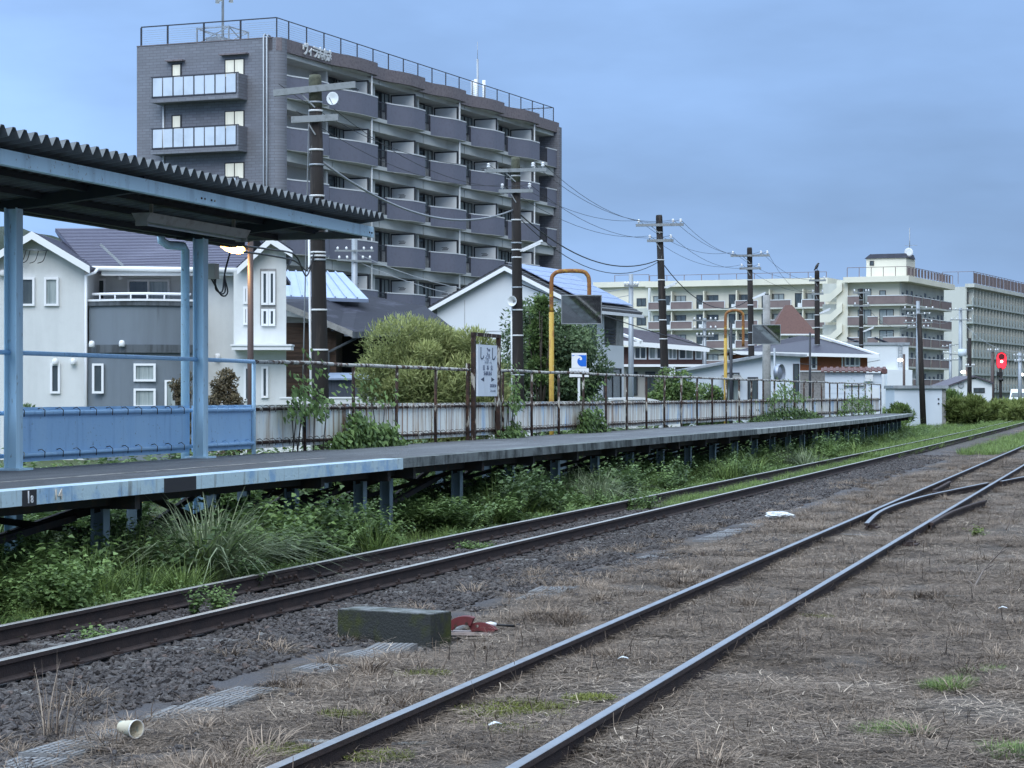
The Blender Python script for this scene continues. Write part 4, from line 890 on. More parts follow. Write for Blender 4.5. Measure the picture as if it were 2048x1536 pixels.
for yk in (2.6, 5.3): ln.box(-0.012, 0.0, yk, yk + 0.015, g0, 5.9)
ln.box(-0.012, 0.0, 0.1, Gw - 0.1, 4.55, 4.565); ln.build('siding_joint', m_conc, gh)

# ------------------------------------------------------------------ lower houses farther right
def hxy(px, Y): return (px - 1024) / F_PX * Y
def zz(py, Y): return CAM_Z + (HOR - py) / F_PX * Y
m_purple = mat('purple_tile', (0.075, 0.065, 0.085), [((0.11, 0.10, 0.125), 6, W, 0.5, 0.7, 0.7)], 0.6)
m_brick = mat('brown_brick', (0.10, 0.055, 0.05), [((0.07, 0.04, 0.04), 3, W, 0.5, 0.7, 0.6)], 0.8)
m_beige = mat('beige_wall', (0.34, 0.33, 0.31), [((0.25, 0.25, 0.24), 0.8, W, 0.45, 0.7, 0.6)], 0.85)
m_navy = mat('navy_tile', (0.042, 0.042, 0.062), [((0.07, 0.07, 0.095), 6, W, 0.5, 0.7, 0.7)], 0.55)
m_orange = mat('orange_siding', (0.30, 0.105, 0.05), [((0.24, 0.085, 0.045), 5, V6, 0.45, 0.7, 0.6)], 0.8)
m_stone = mat('stone_cladding', (0.26, 0.25, 0.245), [((0.15, 0.145, 0.145), 9, W, 0.48, 0.62, 0.8)], 0.9)
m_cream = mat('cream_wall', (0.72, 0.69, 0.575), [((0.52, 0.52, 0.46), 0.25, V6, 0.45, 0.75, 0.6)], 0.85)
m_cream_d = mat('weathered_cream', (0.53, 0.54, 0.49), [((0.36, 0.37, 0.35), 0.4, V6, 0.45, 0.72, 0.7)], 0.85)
m_brownp = mat('brown_parapet', (0.20, 0.155, 0.15), [((0.13, 0.095, 0.10), 0.8, W, 0.45, 0.7, 0.6)], 0.8)
m_grnp = mat('grey_green_panel', (0.37, 0.41, 0.39), [((0.29, 0.32, 0.31), 1, V6, 0.45, 0.7, 0.6)], 0.8)
m_white_b = mat('pale_blue_wall', (0.60, 0.66, 0.73), [((0.52, 0.58, 0.65), 0.5, W, 0.45, 0.7, 0.5)], 0.85)
b1 = thing('purple_roofed_house', 'brown house with purple tiled roof behind the third tarred pole', 'house')
Yh = 135.0
MB().box(hxy(1150, Yh), hxy(1405, Yh), Yh, Yh + 7, g0, zz(694, Yh)).build('wall', m_brick, b1)
MB().box(hxy(1246, Yh), hxy(1412, Yh), Yh - 0.9, Yh, zz(734, Yh), zz(729, Yh)).build('white_ledge', m_trim, b1)
MB().box(hxy(1140, Yh), hxy(1405, Yh), Yh - 0.06, Yh, g0, zz(735, Yh)).build('lower_wall', m_beige, b1)
roof_plane('roof', (hxy(1235, Yh), Yh - 1.0, zz(684, Yh)), (hxy(1416, Yh), Yh - 1.0, zz(698, Yh)), P(1350, 670, Yh + 4), P(1225, 652, Yh + 4), m_purple, b1, 12)
roof_plane('roof', P(1110, 672, Yh + 2), (hxy(1235, Yh), Yh - 1.0, zz(684, Yh)), P(1225, 652, Yh + 4), P(1170, 645, Yh + 5), m_purple, b1, 8)
MB().beam((hxy(1235, Yh), Yh - 1.02, zz(686, Yh)), (hxy(1416, Yh), Yh - 1.02, zz(700, Yh)), 0.12, 0.28).build('eaves_gutter', m_trim, b1)
MB().beam(P(1209, 656, Yh + 2), P(1283, 683, Yh - 1.1), 0.2, 0.14).build('hip_ridge', m_trim, b1)
for (a, b, n, pm) in ((1268, 1293, 2, m_glass), (1297, 1312, 1, m_glass_b), (1312, 1330, 1, m_glass), (1336, 1354, 2, m_glass_b), (1357, 1386, 2, [m_glass, m_glass_b]), (1390, 1404, 1, m_glass_b)):
    win(b1, (hxy(a, Yh), Yh - 0.02, zz(719, Yh)), 0, hxy(b, Yh) - hxy(a, Yh), zz(693, Yh) - zz(719, Yh), n, m_trim, pm, 0.08, 0.08)
for a, b in ((1255, 1275), (1290, 1310), (1340, 1365)): win(b1, (hxy(a, Yh), Yh - 0.07, zz(790, Yh)), 0, hxy(b, Yh) - hxy(a, Yh), 1.4, 2, m_dark, m_glass, 0.08, 0.08)
b2 = thing('lean_to_building', 'pale blue white single storey building with a slanting roof', 'building')
Yh = 108.0
MB().prism([(hxy(1378, Yh), Yh, g0), (hxy(1600, Yh), Yh, g0), (hxy(1600, Yh), Yh, zz(711, Yh)), (hxy(1540, Yh), Yh, zz(709, Yh)), (hxy(1378, Yh), Yh, zz(738, Yh))], (0, 8, 0)).build('wall', m_white_b, b2)
MB().prism([(hxy(1366, Yh), Yh - .4, zz(738, Yh)), (hxy(1542, Yh), Yh - .4, zz(706, Yh)), (hxy(1612, Yh), Yh - .4, zz(709, Yh)), (hxy(1612, Yh), Yh - .4, zz(714, Yh)), (hxy(1542, Yh), Yh - .4, zz(711, Yh)), (hxy(1366, Yh), Yh - .4, zz(743, Yh))], (0, 8.8, 0)).build('roof', m_galv, b2)
win(b2, (hxy(1586, Yh), Yh, zz(790, Yh)), 0, 0.3, 1.5, 1, m_dark, m_glass, 0.05, 0.05)
win(b2, (hxy(1453, Yh), Yh, zz(812, Yh)), 0, 0.62, 1.6, 2, m_dark, m_glass_b, 0.05, 0.05, 'door')
win(b2, (hxy(1495, Yh), Yh, zz(800, Yh)), 0, 0.5, 1.1, 1, m_dark, m_glass, 0.05, 0.05)
MB().prism([(hxy(1440, Yh), Yh - 0.8, zz(758, Yh)), (hxy(1483, Yh), Yh - 0.8, zz(758, Yh)), (hxy(1480, Yh), Yh, zz(750, Yh)), (hxy(1444, Yh), Yh, zz(750, Yh))], (0, 0, -0.05)).build('awning', m_conc, b2)
b3 = thing('orange_house', 'house with navy hipped roof, orange upper storey and stone base', 'house')
Yh = 132.0
MB().box(hxy(1480, Yh), hxy(1735, Yh), Yh, Yh + 7, zz(741, Yh), zz(706, Yh)).build('upper_wall', m_orange, b3)
MB().box(hxy(1482, Yh), hxy(1733, Yh), Yh + 0.03, Yh + 6.9, g0, zz(741, Yh)).build('stone_base', m_stone, b3)
MB().box(hxy(1599, Yh), hxy(1737, Yh), Yh - 0.04, Yh, zz(744, Yh), zz(741, Yh)).build('string_course', m_trim, b3)
ra = P(1600, 671, Yh + 4)
MB()._add([(hxy(1463, Yh), Yh - 0.9, zz(704, Yh)), (hxy(1752, Yh), Yh - 0.9, zz(711, Yh)), (hxy(1770, Yh), Yh + 8.5, zz(706, Yh)), (hxy(1455, Yh), Yh + 8.5, zz(706, Yh)), tuple(ra), tuple(ra + Vector((1.2, 0.5, -0.15)))],
          [(0, 1, 5, 4), (1, 2, 5), (2, 3, 4, 5), (3, 0, 4), (0, 3, 2, 1)]).build('roof', m_navy, b3)
MB().beam((hxy(1463, Yh), Yh - 0.93, zz(706, Yh)), (hxy(1752, Yh), Yh - 0.93, zz(713, Yh)), 0.12, 0.2).build('eaves_gutter', m_trim, b3)
MB().beam(ra + Vector((1.2, 0.5, 0)), Vector((hxy(1752, Yh), Yh - 0.9, zz(710, Yh))), 0.2, 0.1).build('hip_ridge', m_trim, b3)
for (a, b, y0, y1, n, pm) in ((1621, 1634, 712, 739, 1, m_glass), (1689, 1720, 712, 733, 3, [m_glass, m_glass, m_glass_b]), (1560, 1575, 714, 735, 1, m_glass)):
    win(b3, (hxy(a, Yh), Yh, zz(y1, Yh)), 0, hxy(b, Yh) - hxy(a, Yh), zz(y0, Yh) - zz(y1, Yh), n, m_trim, pm, 0.09, 0.07)
MB().box(hxy(1683, Yh), hxy(1686, Yh), Yh - 0.05, Yh, zz(741, Yh), zz(708, Yh)).build('corner_trim', m_trim, b3)
b4 = thing('turret', 'cream turret with a tall brown pyramid roof behind the orange house', 'tower')
Yh = 175.0; cx = hxy(1583, Yh)
MB().box(cx - 1.35, cx + 1.5, Yh, Yh + 2.9, g0, zz(668, Yh)).build('wall', m_cream, b4)
MB()._add([(cx - 1.75, Yh - .4, zz(668, Yh)), (cx + 1.95, Yh - .4, zz(668, Yh)), (cx + 1.95, Yh + 3.3, zz(668, Yh)), (cx - 1.75, Yh + 3.3, zz(668, Yh)), (cx - 0.35, Yh + 1.2, zz(609, Yh)), (cx + 0.2, Yh + 1.2, zz(609, Yh)), (cx + 0.2, Yh + 1.7, zz(609, Yh)), (cx - 0.35, Yh + 1.7, zz(609, Yh))],
          [(0, 1, 5, 4), (1, 2, 6, 5), (2, 3, 7, 6), (3, 0, 4, 7), (4, 5, 6, 7), (0, 3, 2, 1)]).build('roof', mat('brown_shingle', (0.135, 0.075, 0.065), [((0.10, 0.055, 0.05), 7, W, 0.45, 0.7, 0.7)], 0.8), b4)
MB().box(cx - 1.8, cx + 2.0, Yh - .45, Yh + 3.35, zz(671, Yh), zz(668, Yh)).build('cornice', m_trim, b4)
win(b4, (cx - 0.3, Yh, zz(682, Yh)), 0, 0.5, 0.4, 1, m_trim, m_glass, 0.06, 0.06)
b5 = thing('flat_roofed_building', 'white flat roofed building with ladder and roof mounted solar heaters', 'building')
Yh = 205.0
MB().box(hxy(1650, Yh), hxy(1817, Yh), Yh, Yh + 9, g0, zz(690, Yh)).build('wall', m_sid, b5)
MB().box(hxy(1648, Yh), hxy(1819, Yh), Yh - 0.15, Yh + 9.1, zz(690, Yh), zz(685, Yh)).build('roof_edge', m_galv, b5)
MB().box(hxy(1770, Yh), hxy(1820, Yh), Yh - 1.2, Yh - 0.02, g0, zz(740, Yh)).build('lower_annex', m_sid, b5)
for px in (1702, 1757): MB().prism([P(px - 8, 676, Yh + 1.5), P(px + 20, 687, Yh + 1.0), P(px + 20, 689, Yh + 4.0), P(px - 8, 678, Yh + 4.0)], (0, 0, 0.12)).build('solar_heater', m_darkroof, b5)
lad = MB()
for px in (1796.5, 1803.5): lad.box(hxy(px, Yh) - .03, hxy(px, Yh) + .03, Yh - 0.2, Yh - 0.14, zz(735, Yh), zz(686, Yh))
for k in range(9): lad.box(hxy(1796.5, Yh), hxy(1803.5, Yh), Yh - 0.19, Yh - 0.15, zz(734 - 5.4 * k, Yh), zz(734 - 5.4 * k, Yh) + 0.04)
lad.build('ladder', m_galv, b5)
b6 = thing('board_shed', 'white boarded shed with rust brown roof at the end of the platform', 'shed', (hxy(1764, 114), 114, 0), R(-8))
wS = hxy(1764, 114) - hxy(1651, 114); hS = zz(746, 114)
MB().box(-wS, -0.02, 0.03, 2.6, g0, hS).build('core_wall', m_white_b, b6)
for k in range(12):
    z0 = g0 + k * 0.275
    if z0 + 0.27 > hS: break
    MB().box(-wS, 0.0, 0.0, 0.03, z0, z0 + 0.262).build('board', m_white_b, b6)
    MB().box(-0.02, 0.01, 0.03, 2.6, z0, z0 + 0.262).build('board', m_white_b, b6)
m_rroof = mat('rusty_roof_sheet', (0.13, 0.065, 0.06), [((0.07, 0.04, 0.04), 4, W, 0.45, 0.7, 0.8)], 0.8)
rf_ = MB()
for k in range(22):
    xa = -wS - 0.2 + (wS + 0.45) * k / 22; hh = 0.05 * (k % 2)
    rf_.prism([(xa, -0.25, hS + 0.04 + hh), (xa + (wS + 0.45) / 22, -0.25, hS + 0.04 + hh), (xa + (wS + 0.45) / 22, 2.9, hS + 0.26 + hh), (xa, 2.9, hS + 0.26 + hh)], (0, 0, 0.05))
rf_.build('roof', m_rroof, b6)
MB().box(0.0, 0.26, -0.26, 2.9, hS - 0.03, hS + 0.2).build('roof_edge', m_rroof, b6)
MB().box(-0.85, -0.45, -0.14, 0.0, hS - 0.42, hS - 0.08).build('meter_box', m_cope, b6)
MB().box(-0.75, -0.15, -0.03, 0.0, 0.2, 2.2).build('door', m_sid, b6)
MB().box(-1.9, -0.9, -0.12, 0.0, 2.28, 2.33).build('awning_bar', m_conc, b6)
b7 = thing('equipment_hut', 'plain white concrete hut with grey roof beside the leaning pole', 'hut')
Yh = 150.0
MB().box(hxy(1789, Yh), hxy(1884, Yh), Yh, Yh + 3.5, g0, zz(777, Yh)).build('wall', m_white_b, b7)
MB().box(hxy(1884, Yh), hxy(1892, Yh), Yh + 0.05, Yh + 3.4, g0, zz(778, Yh)).build('side_wall', m_conc, b7)
MB().box(hxy(1786, Yh), hxy(1896, Yh), Yh - 0.2, Yh + 3.7, zz(777, Yh), zz(771, Yh)).build('roof', m_galv, b7)
for py in (798, 807): MB().tube([(hxy(1877, Yh), Yh - 0.06, zz(py, Yh)), (hxy(1877, Yh), Yh + 0.01, zz(py, Yh))], 0.06, 8).build('gauge', m_dark, b7)
b8 = thing('gabled_warehouse', 'small white gabled building with round wall fan behind the weeds', 'building')
Yh = 200.0
MB().prism([(hxy(1888, Yh), Yh, g0), (hxy(1984, Yh), Yh, g0), (hxy(1984, Yh), Yh, zz(766, Yh)), (hxy(1948, Yh), Yh, zz(753, Yh)), (hxy(1888, Yh), Yh, zz(775, Yh))], (0, 8, 0)).build('wall', m_sid, b8)
for (a, ya, b, yb) in ((1948, 751, 1986, 765), (1948, 751, 1882, 775)):
    MB().prism([(hxy(a, Yh), Yh - .3, zz(ya, Yh)), (hxy(b, Yh), Yh - .3, zz(yb, Yh)), (hxy(b, Yh), Yh - .3, zz(yb + 3, Yh)), (hxy(a, Yh), Yh - .3, zz(ya + 3, Yh))], (0, 8.5, 0)).build('roof', m_purple, b8)
MB().lathe([(0.0, -0.05), (0.25, -0.1), (0.27, -0.1), (0.27, 0.0)], 14, (hxy(1922, Yh), Yh, zz(770, Yh)), 'y').build('wall_fan', m_galv, b8)
MB().box(hxy(1943, Yh), hxy(1952, Yh), Yh - 0.05, Yh, zz(758, Yh), zz(756, Yh)).build('vent', m_dark, b8)
win(b8, (hxy(1947, Yh), Yh, zz(786, Yh)), 0, 1.0, 0.45, 2, m_dark, m_glass, 0.06, 0.05)

# ------------------------------------------------------------------ cream apartment blocks far off
TB = R(24)
def far_block(name, label, px, Y0): return thing(name, label, 'building', (hxy(px, Y0), Y0, 0), -TB)
FZ = 2.85
def loc_x(px, Y0, px0):        # distance along a face (local x) of the sight line px, measured from px0
    X0 = hxy(px0, Y0); u = (px - 1024) / F_PX; return (u * Y0 - X0) / (math.cos(TB) + u * math.sin(TB))
fa = far_block('cream_apartment_block', 'long cream apartment block with brown balcony panels behind the fourth pole', 1652, 318)
ztop = zz(566, 318); fl_ = [ztop - 0.5 - FZ * (k + 1) for k in range(6)]
xL = loc_x(1296, 318, 1652)
MB().box(xL, 0, 1.2, 9, g0, ztop - 0.1).build('wall', m_cream, fa)
MB().box(xL - 0.3, 0.3, -0.3, 9.2, ztop - 0.1, ztop + 0.75).build('roof_parapet', m_cream, fa)
bay = 4.95; nb = int(-xL / bay)
for k, fz in enumerate(fl_[:5]):
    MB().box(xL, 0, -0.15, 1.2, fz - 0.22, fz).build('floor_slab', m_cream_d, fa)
    for j in range(nb + 1):
        x1 = -bay * j - 0.2; x0 = max(x1 - 3.25, xL + 0.1)
        if x1 - x0 < 1: continue
        bp2 = MB().box(x0, x1, -0.12, 0.0, fz, fz + 1.02).build('balcony_parapet', m_brownp, fa)
        MB().box(x0 - 0.06, x1 + 0.06, -0.16, 0.02, fz + 1.02, fz + 1.12).box(x0 - 0.12, x0 - 0.003, -0.16, 0.0, fz, fz + 1.02).box(x1 + 0.003, x1 + 0.1, -0.16, 0.0, fz, fz + 1.02).build('parapet_rim', m_cope, bp2)
        win(fa, (x0 + 0.3, 1.19, fz + 0.95), 0, 1.6, 1.05, 2, m_dark, random.choice([m_glass, m_glass_b]), 0.07, 0.06)
        if x0 - 1.5 > xL:
            win(fa, (x0 - 1.45, 1.19, fz + 0.05), 0, 1.7, 2.0, 2, m_dark, [m_glass, random.choice([m_glass, m_glass_b])], 0.07, 0.06, 'balcony_door')
            MB().box(x0 - 0.75, x0 - 0.1, 0.2, 0.5, fz, fz + 0.6).build('air_conditioner', m_cope, fa)
            MB().box(x0 - 0.06, x0 + 0.10, 0.1, 1.2, fz + 0.002, fz + 2.6).build('party_wall', m_cream, fa)
def roof_rail(parent, pts, z, h=0.9, step=2.6, m=None):
    for (a, b) in zip(pts[:-1], pts[1:]):
        a, b = Vector((*a, z)), Vector((*b, z)); n = max(1, int((b - a).length / step))
        MB().beam(a + Vector((0, 0, h)), b + Vector((0, 0, h)), .07, .07).build('roof_railing_bar', m or m_brownp, parent)
        for k in range(n + 1): q = a.lerp(b, k / n); MB().box(q.x - .04, q.x + .04, q.y - .04, q.y + .04, z, z + h).build('roof_railing_post', m or m_brownp, parent)
roof_rail(fa, [(xL + 0.2, 0.2), (0, 0.2)], ztop + 0.75, 0.85)
fe = far_block('cream_stair_block', 'cream block with rounded stair wall left of the long apartments', 1300, 335)
zt = zz(573, 335); xa_, xb_ = loc_x(1192, 335, 1300), -0.2
MB().box(xa_, xb_, 0.5, 8, g0, zt).build('wall', m_cream, fe)
MB().box(xa_ - 0.4, xb_ + 0.15, -0.2, 8.2, zt, zt + 0.8).build('roof_parapet', m_cream, fe)
roof_rail(fe, [(xa_ + 3, 0.1), (xb_, 0.1)], zt + 0.8, 1.0)
for k in range(5):
    z = zt - 3.0 - FZ * k
    MB().prism([(xb_ - 7.5, 0.0, z), (xb_ - 3.6, 0.0, z - 1.3), (xb_ - 3.6, 0.0, z - 0.3), (xb_ - 7.5, 0.0, z + 1.0)], (0, 0.48, 0)).build('stair_parapet', m_cream_d, fe)
    MB().box(xb_ - 3.6, xb_ - 2.9, -0.1, 0.49, z - 1.4, z + 1.1).build('stair_pier', m_cream, fe)
    win(fe, (xb_ - 2.1, 0.49, z + 0.1), 0, 1.5, 1.2, 2, m_dark, m_glass, 0.08, 0.06)
    MB().box(xb_ - 2.7, xb_ - 0.1, 0.3, 0.49, z - 1.4, z - 0.2).build('grey_panel', m_cream_d, fe)
MB().box(xb_ - 0.05, xb_ + 0.18, -0.1, 8, g0, zt).build('end_fin', m_cope, fe)
fc = far_block('cream_corner_block', 'six storey cream corner block with a rooftop stair house', 1812, 306)
ztc = zz(560, 306); Lf = loc_x(1694, 306, 1812); Dp = 27.0
MB().box(Lf, -1.2, 1.2, Dp - 0.3, g0, ztc - 0.2).build('wall', m_cream, fc)
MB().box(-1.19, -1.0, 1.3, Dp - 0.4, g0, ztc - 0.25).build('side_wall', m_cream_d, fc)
MB().box(Lf - 0.4, 0.5, -0.5, Dp + 0.2, ztc - 0.2, ztc + 0.55).build('roof_parapet', m_cream, fc)
roof_rail(fc, [(Lf, 0.1), (0.2, 0.1), (0.2, Dp)], ztc + 0.55, 1.3, 1.6)
for j in range(14): MB().box(0.17, 0.21, 0.4 + 1.85 * j, 1.5 + 1.85 * j, ztc + 0.7, ztc + 1.75).build('railing_panel', m_brownp, fc)
for k in range(6):
    fz = ztc - 0.35 - FZ * (k + 1)
    MB().box(Lf, 0.05, -0.05, 1.2, fz - 0.25, fz).box(-1.0, 0.05, 1.2, Dp, fz - 0.25, fz).build('floor_slab', m_cream_d, fc)
    segs = ((Lf + 0.1, Lf + 2.2), (Lf + 2.9, -3.9), (-3.2 if k else -3.9, -0.05))
    for (x0, x1) in segs:
        if x1 - x0 < 0.3: continue
        bp2 = MB().box(x0, x1, -0.1, 0.02, fz, fz + 1.1).build('balcony_parapet', m_brownp, fc); MB().box(x0, x1, -0.14, 0.05, fz + 1.1, fz + 1.2).build('parapet_rim', m_cope, bp2)
    ys = [0.15, 3.4, 4.5, 8.6, 9.7, 13.8, 14.9, 19.4, 20.5, Dp]
    for j in range(0, 10, 2):
        bp2 = MB().box(-0.08, 0.05, ys[j], ys[j + 1], fz, fz + 1.1).build('balcony_parapet', m_brownp, fc); MB().box(-0.1, 0.09, ys[j], ys[j + 1], fz + 1.1, fz + 1.2).build('parapet_rim', m_cope, bp2)
    win(fc, (Lf + 1.2, 1.19, fz + 0.1), 0, 1.9, 2.05, 2, m_dark, m_glass_b, 0.08, 0.06, 'balcony_door')
    win(fc, (-4.0, 1.19, fz + (0.1 if k else 1.0)), 0, 2.0 if k else 0.9, 2.05 if k else 0.9, 2 if k else 1, m_dark, random.choice([m_glass, m_glass_b]), 0.08, 0.06)
    for y in (0.5, 3.0, 5.6, 8.2, 10.8, 13.4, 16.0, 18.6, 21.2, 23.6): win(fc, (-0.99, 1.1 + y, fz + 0.5), R(90), 0.85, 1.5 if int(y) % 2 else 1.1, 1, m_dark, m_glass, 0.08, 0.06)
MB().box(-6.2, -0.6, 2.5, 7.5, ztc + 0.55, zz(517, 310)).build('stair_house', m_cream, fc)
MB().prism([(-6.4, 2.3, zz(517, 310)), (-0.4, 2.3, zz(517, 310)), (-0.9, 3.4, zz(507, 310)), (-5.9, 3.4, zz(507, 310))], (0, 4.6, 0)).build('stair_roof', m_darkroof, fc)
win(fc, (-5.7, 2.49, zz(530, 309)), 0, 0.6, 0.65, 1, m_dark, m_glass, 0.08, 0.06)
MB().tube([(-0.5, 4, zz(512, 310)), (-0.5, 4, zz(456, 310))], 0.07, 6).build('mast', m_galv, fc)
MB().beam((-1.2, 4, zz(491, 310)), (0.6, 4, zz(491, 310)), .06, .06).build('mast_arm', m_galv, fc)
MB().lathe([(0.0, 0.12), (0.4, 0.05), (0.62, -0.1), (0.62, -0.14), (0.3, 0.0)], 14, (-0.5, 3.6, zz(505, 310)), 'y').build('dish', m_white, fc)
# outer stair between the two cream blocks
xs0 = Lf - 3.6
MB().box(xs0 + 2.0, Lf, 0.4, 6, g0, ztc + 0.2).build('stair_shaft', m_cream, fc)
for k in range(6):
    z = ztc - 2.2 - FZ * k
    MB().prism([(xs0 - 0.3, 0.0, z + 0.55), (xs0 + 1.2, 0.0, z + 0.55), (xs0 + 2.9, 0.0, z + 2.0), (xs0 + 2.9, 0.0, z + 0.9), (xs0 + 1.2, 0.0, z - 0.55), (xs0 - 0.3, 0.0, z - 0.55)], (0, 0.35, 0)).build('stair_parapet', m_cream, fc)
    MB().box(xs0 - 0.3, xs0 + 1.9, 1.5, 1.7, z - 0.5, z + 2.0).build('landing_wall', m_cream_d, fc)
fg = far_block('arcaded_apartment_block', 'grey green apartment block with rows of arched balcony openings at right edge', 1944, 372)
ztg = zz(573, 372); Dg = 62.0
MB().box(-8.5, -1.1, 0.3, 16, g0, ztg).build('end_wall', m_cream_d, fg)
MB().box(-1.6, -1.0, 0.35, Dg, g0, ztg - 0.1).build('wall', m_cream_d, fg)
MB().box(-1.2, 0.35, 0.2, Dg, ztg - 0.1, ztg + 0.5).build('roof_parapet', m_cream_d, fg)
roof_rail(fg, [(-5, 0.4), (0.2, 0.4), (0.2, Dg)], ztg + 0.5, 2.0, 2.4)
for j in range(20): MB().box(0.17, 0.21, 0.6 + 3.0 * j, 3.2 + 3.0 * j, ztg + 0.6, ztg + 2.3).build('railing_panel', m_brownp, fg)
pm_ = MB().box(-0.08, 0.04, 0, 1.35, 0, 1.15).mesh('balcony_panel'); pm_.materials.append(m_grnp)
pl_ = MB().box(-1.0, 0.02, -0.12, 0.12, 0, 2.6).mesh('pier'); pl_.materials.append(m_cream_d)
for k in range(6):
    fz = ztg - 0.1 - FZ * (k + 1)
    MB().box(-1.0, 0.1, 0.3, Dg, fz - 0.3, fz).build('floor_slab', m_grnp, fg)
    for j in range(24):
        y = 0.4 + 2.55 * j
        put('balcony_panel', pm_, fg, (0, y, fz + 0.002)); put('pier', pl_, fg, (-0.1, y + 1.4, fz + 0.002))
    for j in range(12): win(fg, (-0.99, 0.8 + 5.1 * j, fz + 0.2), R(90), 1.5, 1.9, 2, m_dark, m_glass, 0.1, 0.06, 'balcony_door')

# ------------------------------------------------------------------ wooded hill behind the house
hv = []; nx, ny = 60, 14
for i in range(nx + 1):
    for j in range(ny + 1):
        xx = -260 + 330 * i / nx; yy = 520 + 160 * j / ny
        h = (52 * math.exp(-((xx + 165) / 85) ** 2)) * math.sin(math.pi * min(1, j / ny * 0.5 + 0.0)) if j else 0
        hv.append((xx, yy, -1 + h + (4 * random.random() if 0 < j else 0)))
hf = [(i * (ny + 1) + j, (i + 1) * (ny + 1) + j, (i + 1) * (ny + 1) + j + 1, i * (ny + 1) + j + 1) for i in range(nx) for j in range(ny)]
hm = MB(); hm.v = hv; hm.f = hf; hm.sm = [True] * len(hf)
ho = hm.build('wooded_hill', mat('forest', (0.022, 0.034, 0.022), [((0.045, 0.06, 0.035), 0.12, W, 0.45, 0.65, 0.8)], 0.95, bump=(1.0, 0.3)))
tag(ho, kind='structure')
# ================================================================== poles, lamps, signs, wires
ORD = ['first tarred pole rising behind the canopy end', 'second tarred pole with loudspeaker and tilted lamp', 'third tarred pole in line, before the purple roof',
       'fourth tarred pole in line, behind the far mirror', 'fifth tarred pole in line, carrying a bird', 'sixth tarred pole in line, before the boarded shed']
poles = [(630, 150, 52.0, 0.165, 641), (1031, 315, 70.0, 0.155, 1037), (1318, 430, 92.0, 0.15, 1331), (1499, 495, 113.0, 0.145, 1504), (1634, 541, 134.0, 0.16, 1635), (1722, 577, 155.0, 0.15, 1723)]
arm_pts = []
for i, (px, py, Y, r, pxb) in enumerate(poles):
    top = P(px, py, Y); base = P(pxb, 790, Y); base = base + (base - top) * ((base.z + 0.4) / (top.z - base.z))
    ut = thing('utility_pole', ORD[i], 'pole', (base.x, base.y, -0.3), 0, 'tarred poles along the line')
    tv = top - Vector((base.x, base.y, -0.3)); H = tv.z
    at = lambda f, tv=tv: tv * f
    MB().tube([(0, 0, 0), at(0.3), at(0.7), at(1 - 0.75 / H)], [r * 1.25, r * 1.12, r * 0.98, r * 0.90], 12).build('shaft', m_pole, ut)
    MB().tube([at(1 - 0.76 / H), at(1 - 0.08 / H), at(1.0)], [r * 0.93, r * 0.90, r * 0.8], 12).build('pole_head', m_pole_top if i < 2 else m_pole, ut)
    # crossarms parallel to the facade side of the line
    ax_ = Vector((math.cos(R(-12)), math.sin(R(-12)), 0))
    arms = [(0.42, 0.98), (1.06, 0.54)] if i else [(0.42, 0.98), (1.05, 0.56)]
    if i in (4, 5): arms = [(0.6, 0.5), (1.4, 0.35)] if i == 4 else [(0.3, 0.55), (1.2, 0.55)]
    pts = []
    for (dz, half) in arms:
        c = at(1 - dz / H); a, b = c - ax_ * half + Vector((0, -r - 0.05, 0)), c + ax_ * half + Vector((0, -r - 0.05, (0.14 if dz < 0.5 else 0.03) if i == 0 else 0.0))
        ar = MB().beam(a, b, 0.09, 0.11 if i else 0.15).build('crossarm', m_arm, ut)
        for f in (0.06, 0.78, 0.94) if dz < 0.5 else (0.1, 0.9):
            q = a.lerp(b, f)
            if i: MB().lathe([(0.015, 0.05), (0.018, 0.10), (0.055, 0.11), (0.055, 0.15), (0.03, 0.165), (0.052, 0.18), (0.05, 0.22), (0.0, 0.245)], 10, tuple(q)).build('insulator', m_porc, ar)
            pts.append(Vector((base.x, base.y, -0.3)) + q + Vector((0, 0, 0.2)))
        MB().beam(a.lerp(b, 0.3), at(1 - (dz + 0.35) / H) + Vector((0, -r, 0)), 0.03, 0.03).build('arm_brace', m_arm, ut)
    arm_pts.append(pts)
    bands = {0: (205, 222, 300, 330, 392, 470, 478, 505, 512, 520, 620, 700), 1: (340, 352, 440, 486, 500, 515, 575, 620, 671, 750), 2: (465, 520, 560, 600, 640, 678, 735), 3: (530, 560, 610, 665, 690, 745)}.get(i, (600, 630, 655, 690, 720))
    for k, py_ in enumerate(bands):
        f = (P(px, py_, Y).z + 0.3) / H; c = at(f); rr = r * (1.25 - 0.33 * f) + 0.008
        MB().tube([c - Vector((0, 0, 0.022)), c + Vector((0, 0, 0.022))], rr, 12).build('band', m_band if k % 3 else m_galv, ut)
    if i < 2:
        MB().tube([at(0.02) + Vector((-r * 1.35, -r * .3, 0)), at(0.35) + Vector((-r * 1.28, -r * .3, 0)), at(0.62 if i == 0 else 0.52) + Vector((-r * 1.2, -r * .3, 0))], 0.028, 8).build('conduit', m_cope, ut)
    poles[i] = (px, py, Y, r, pxb, ut, tv, Vector((base.x, base.y, -0.3)))
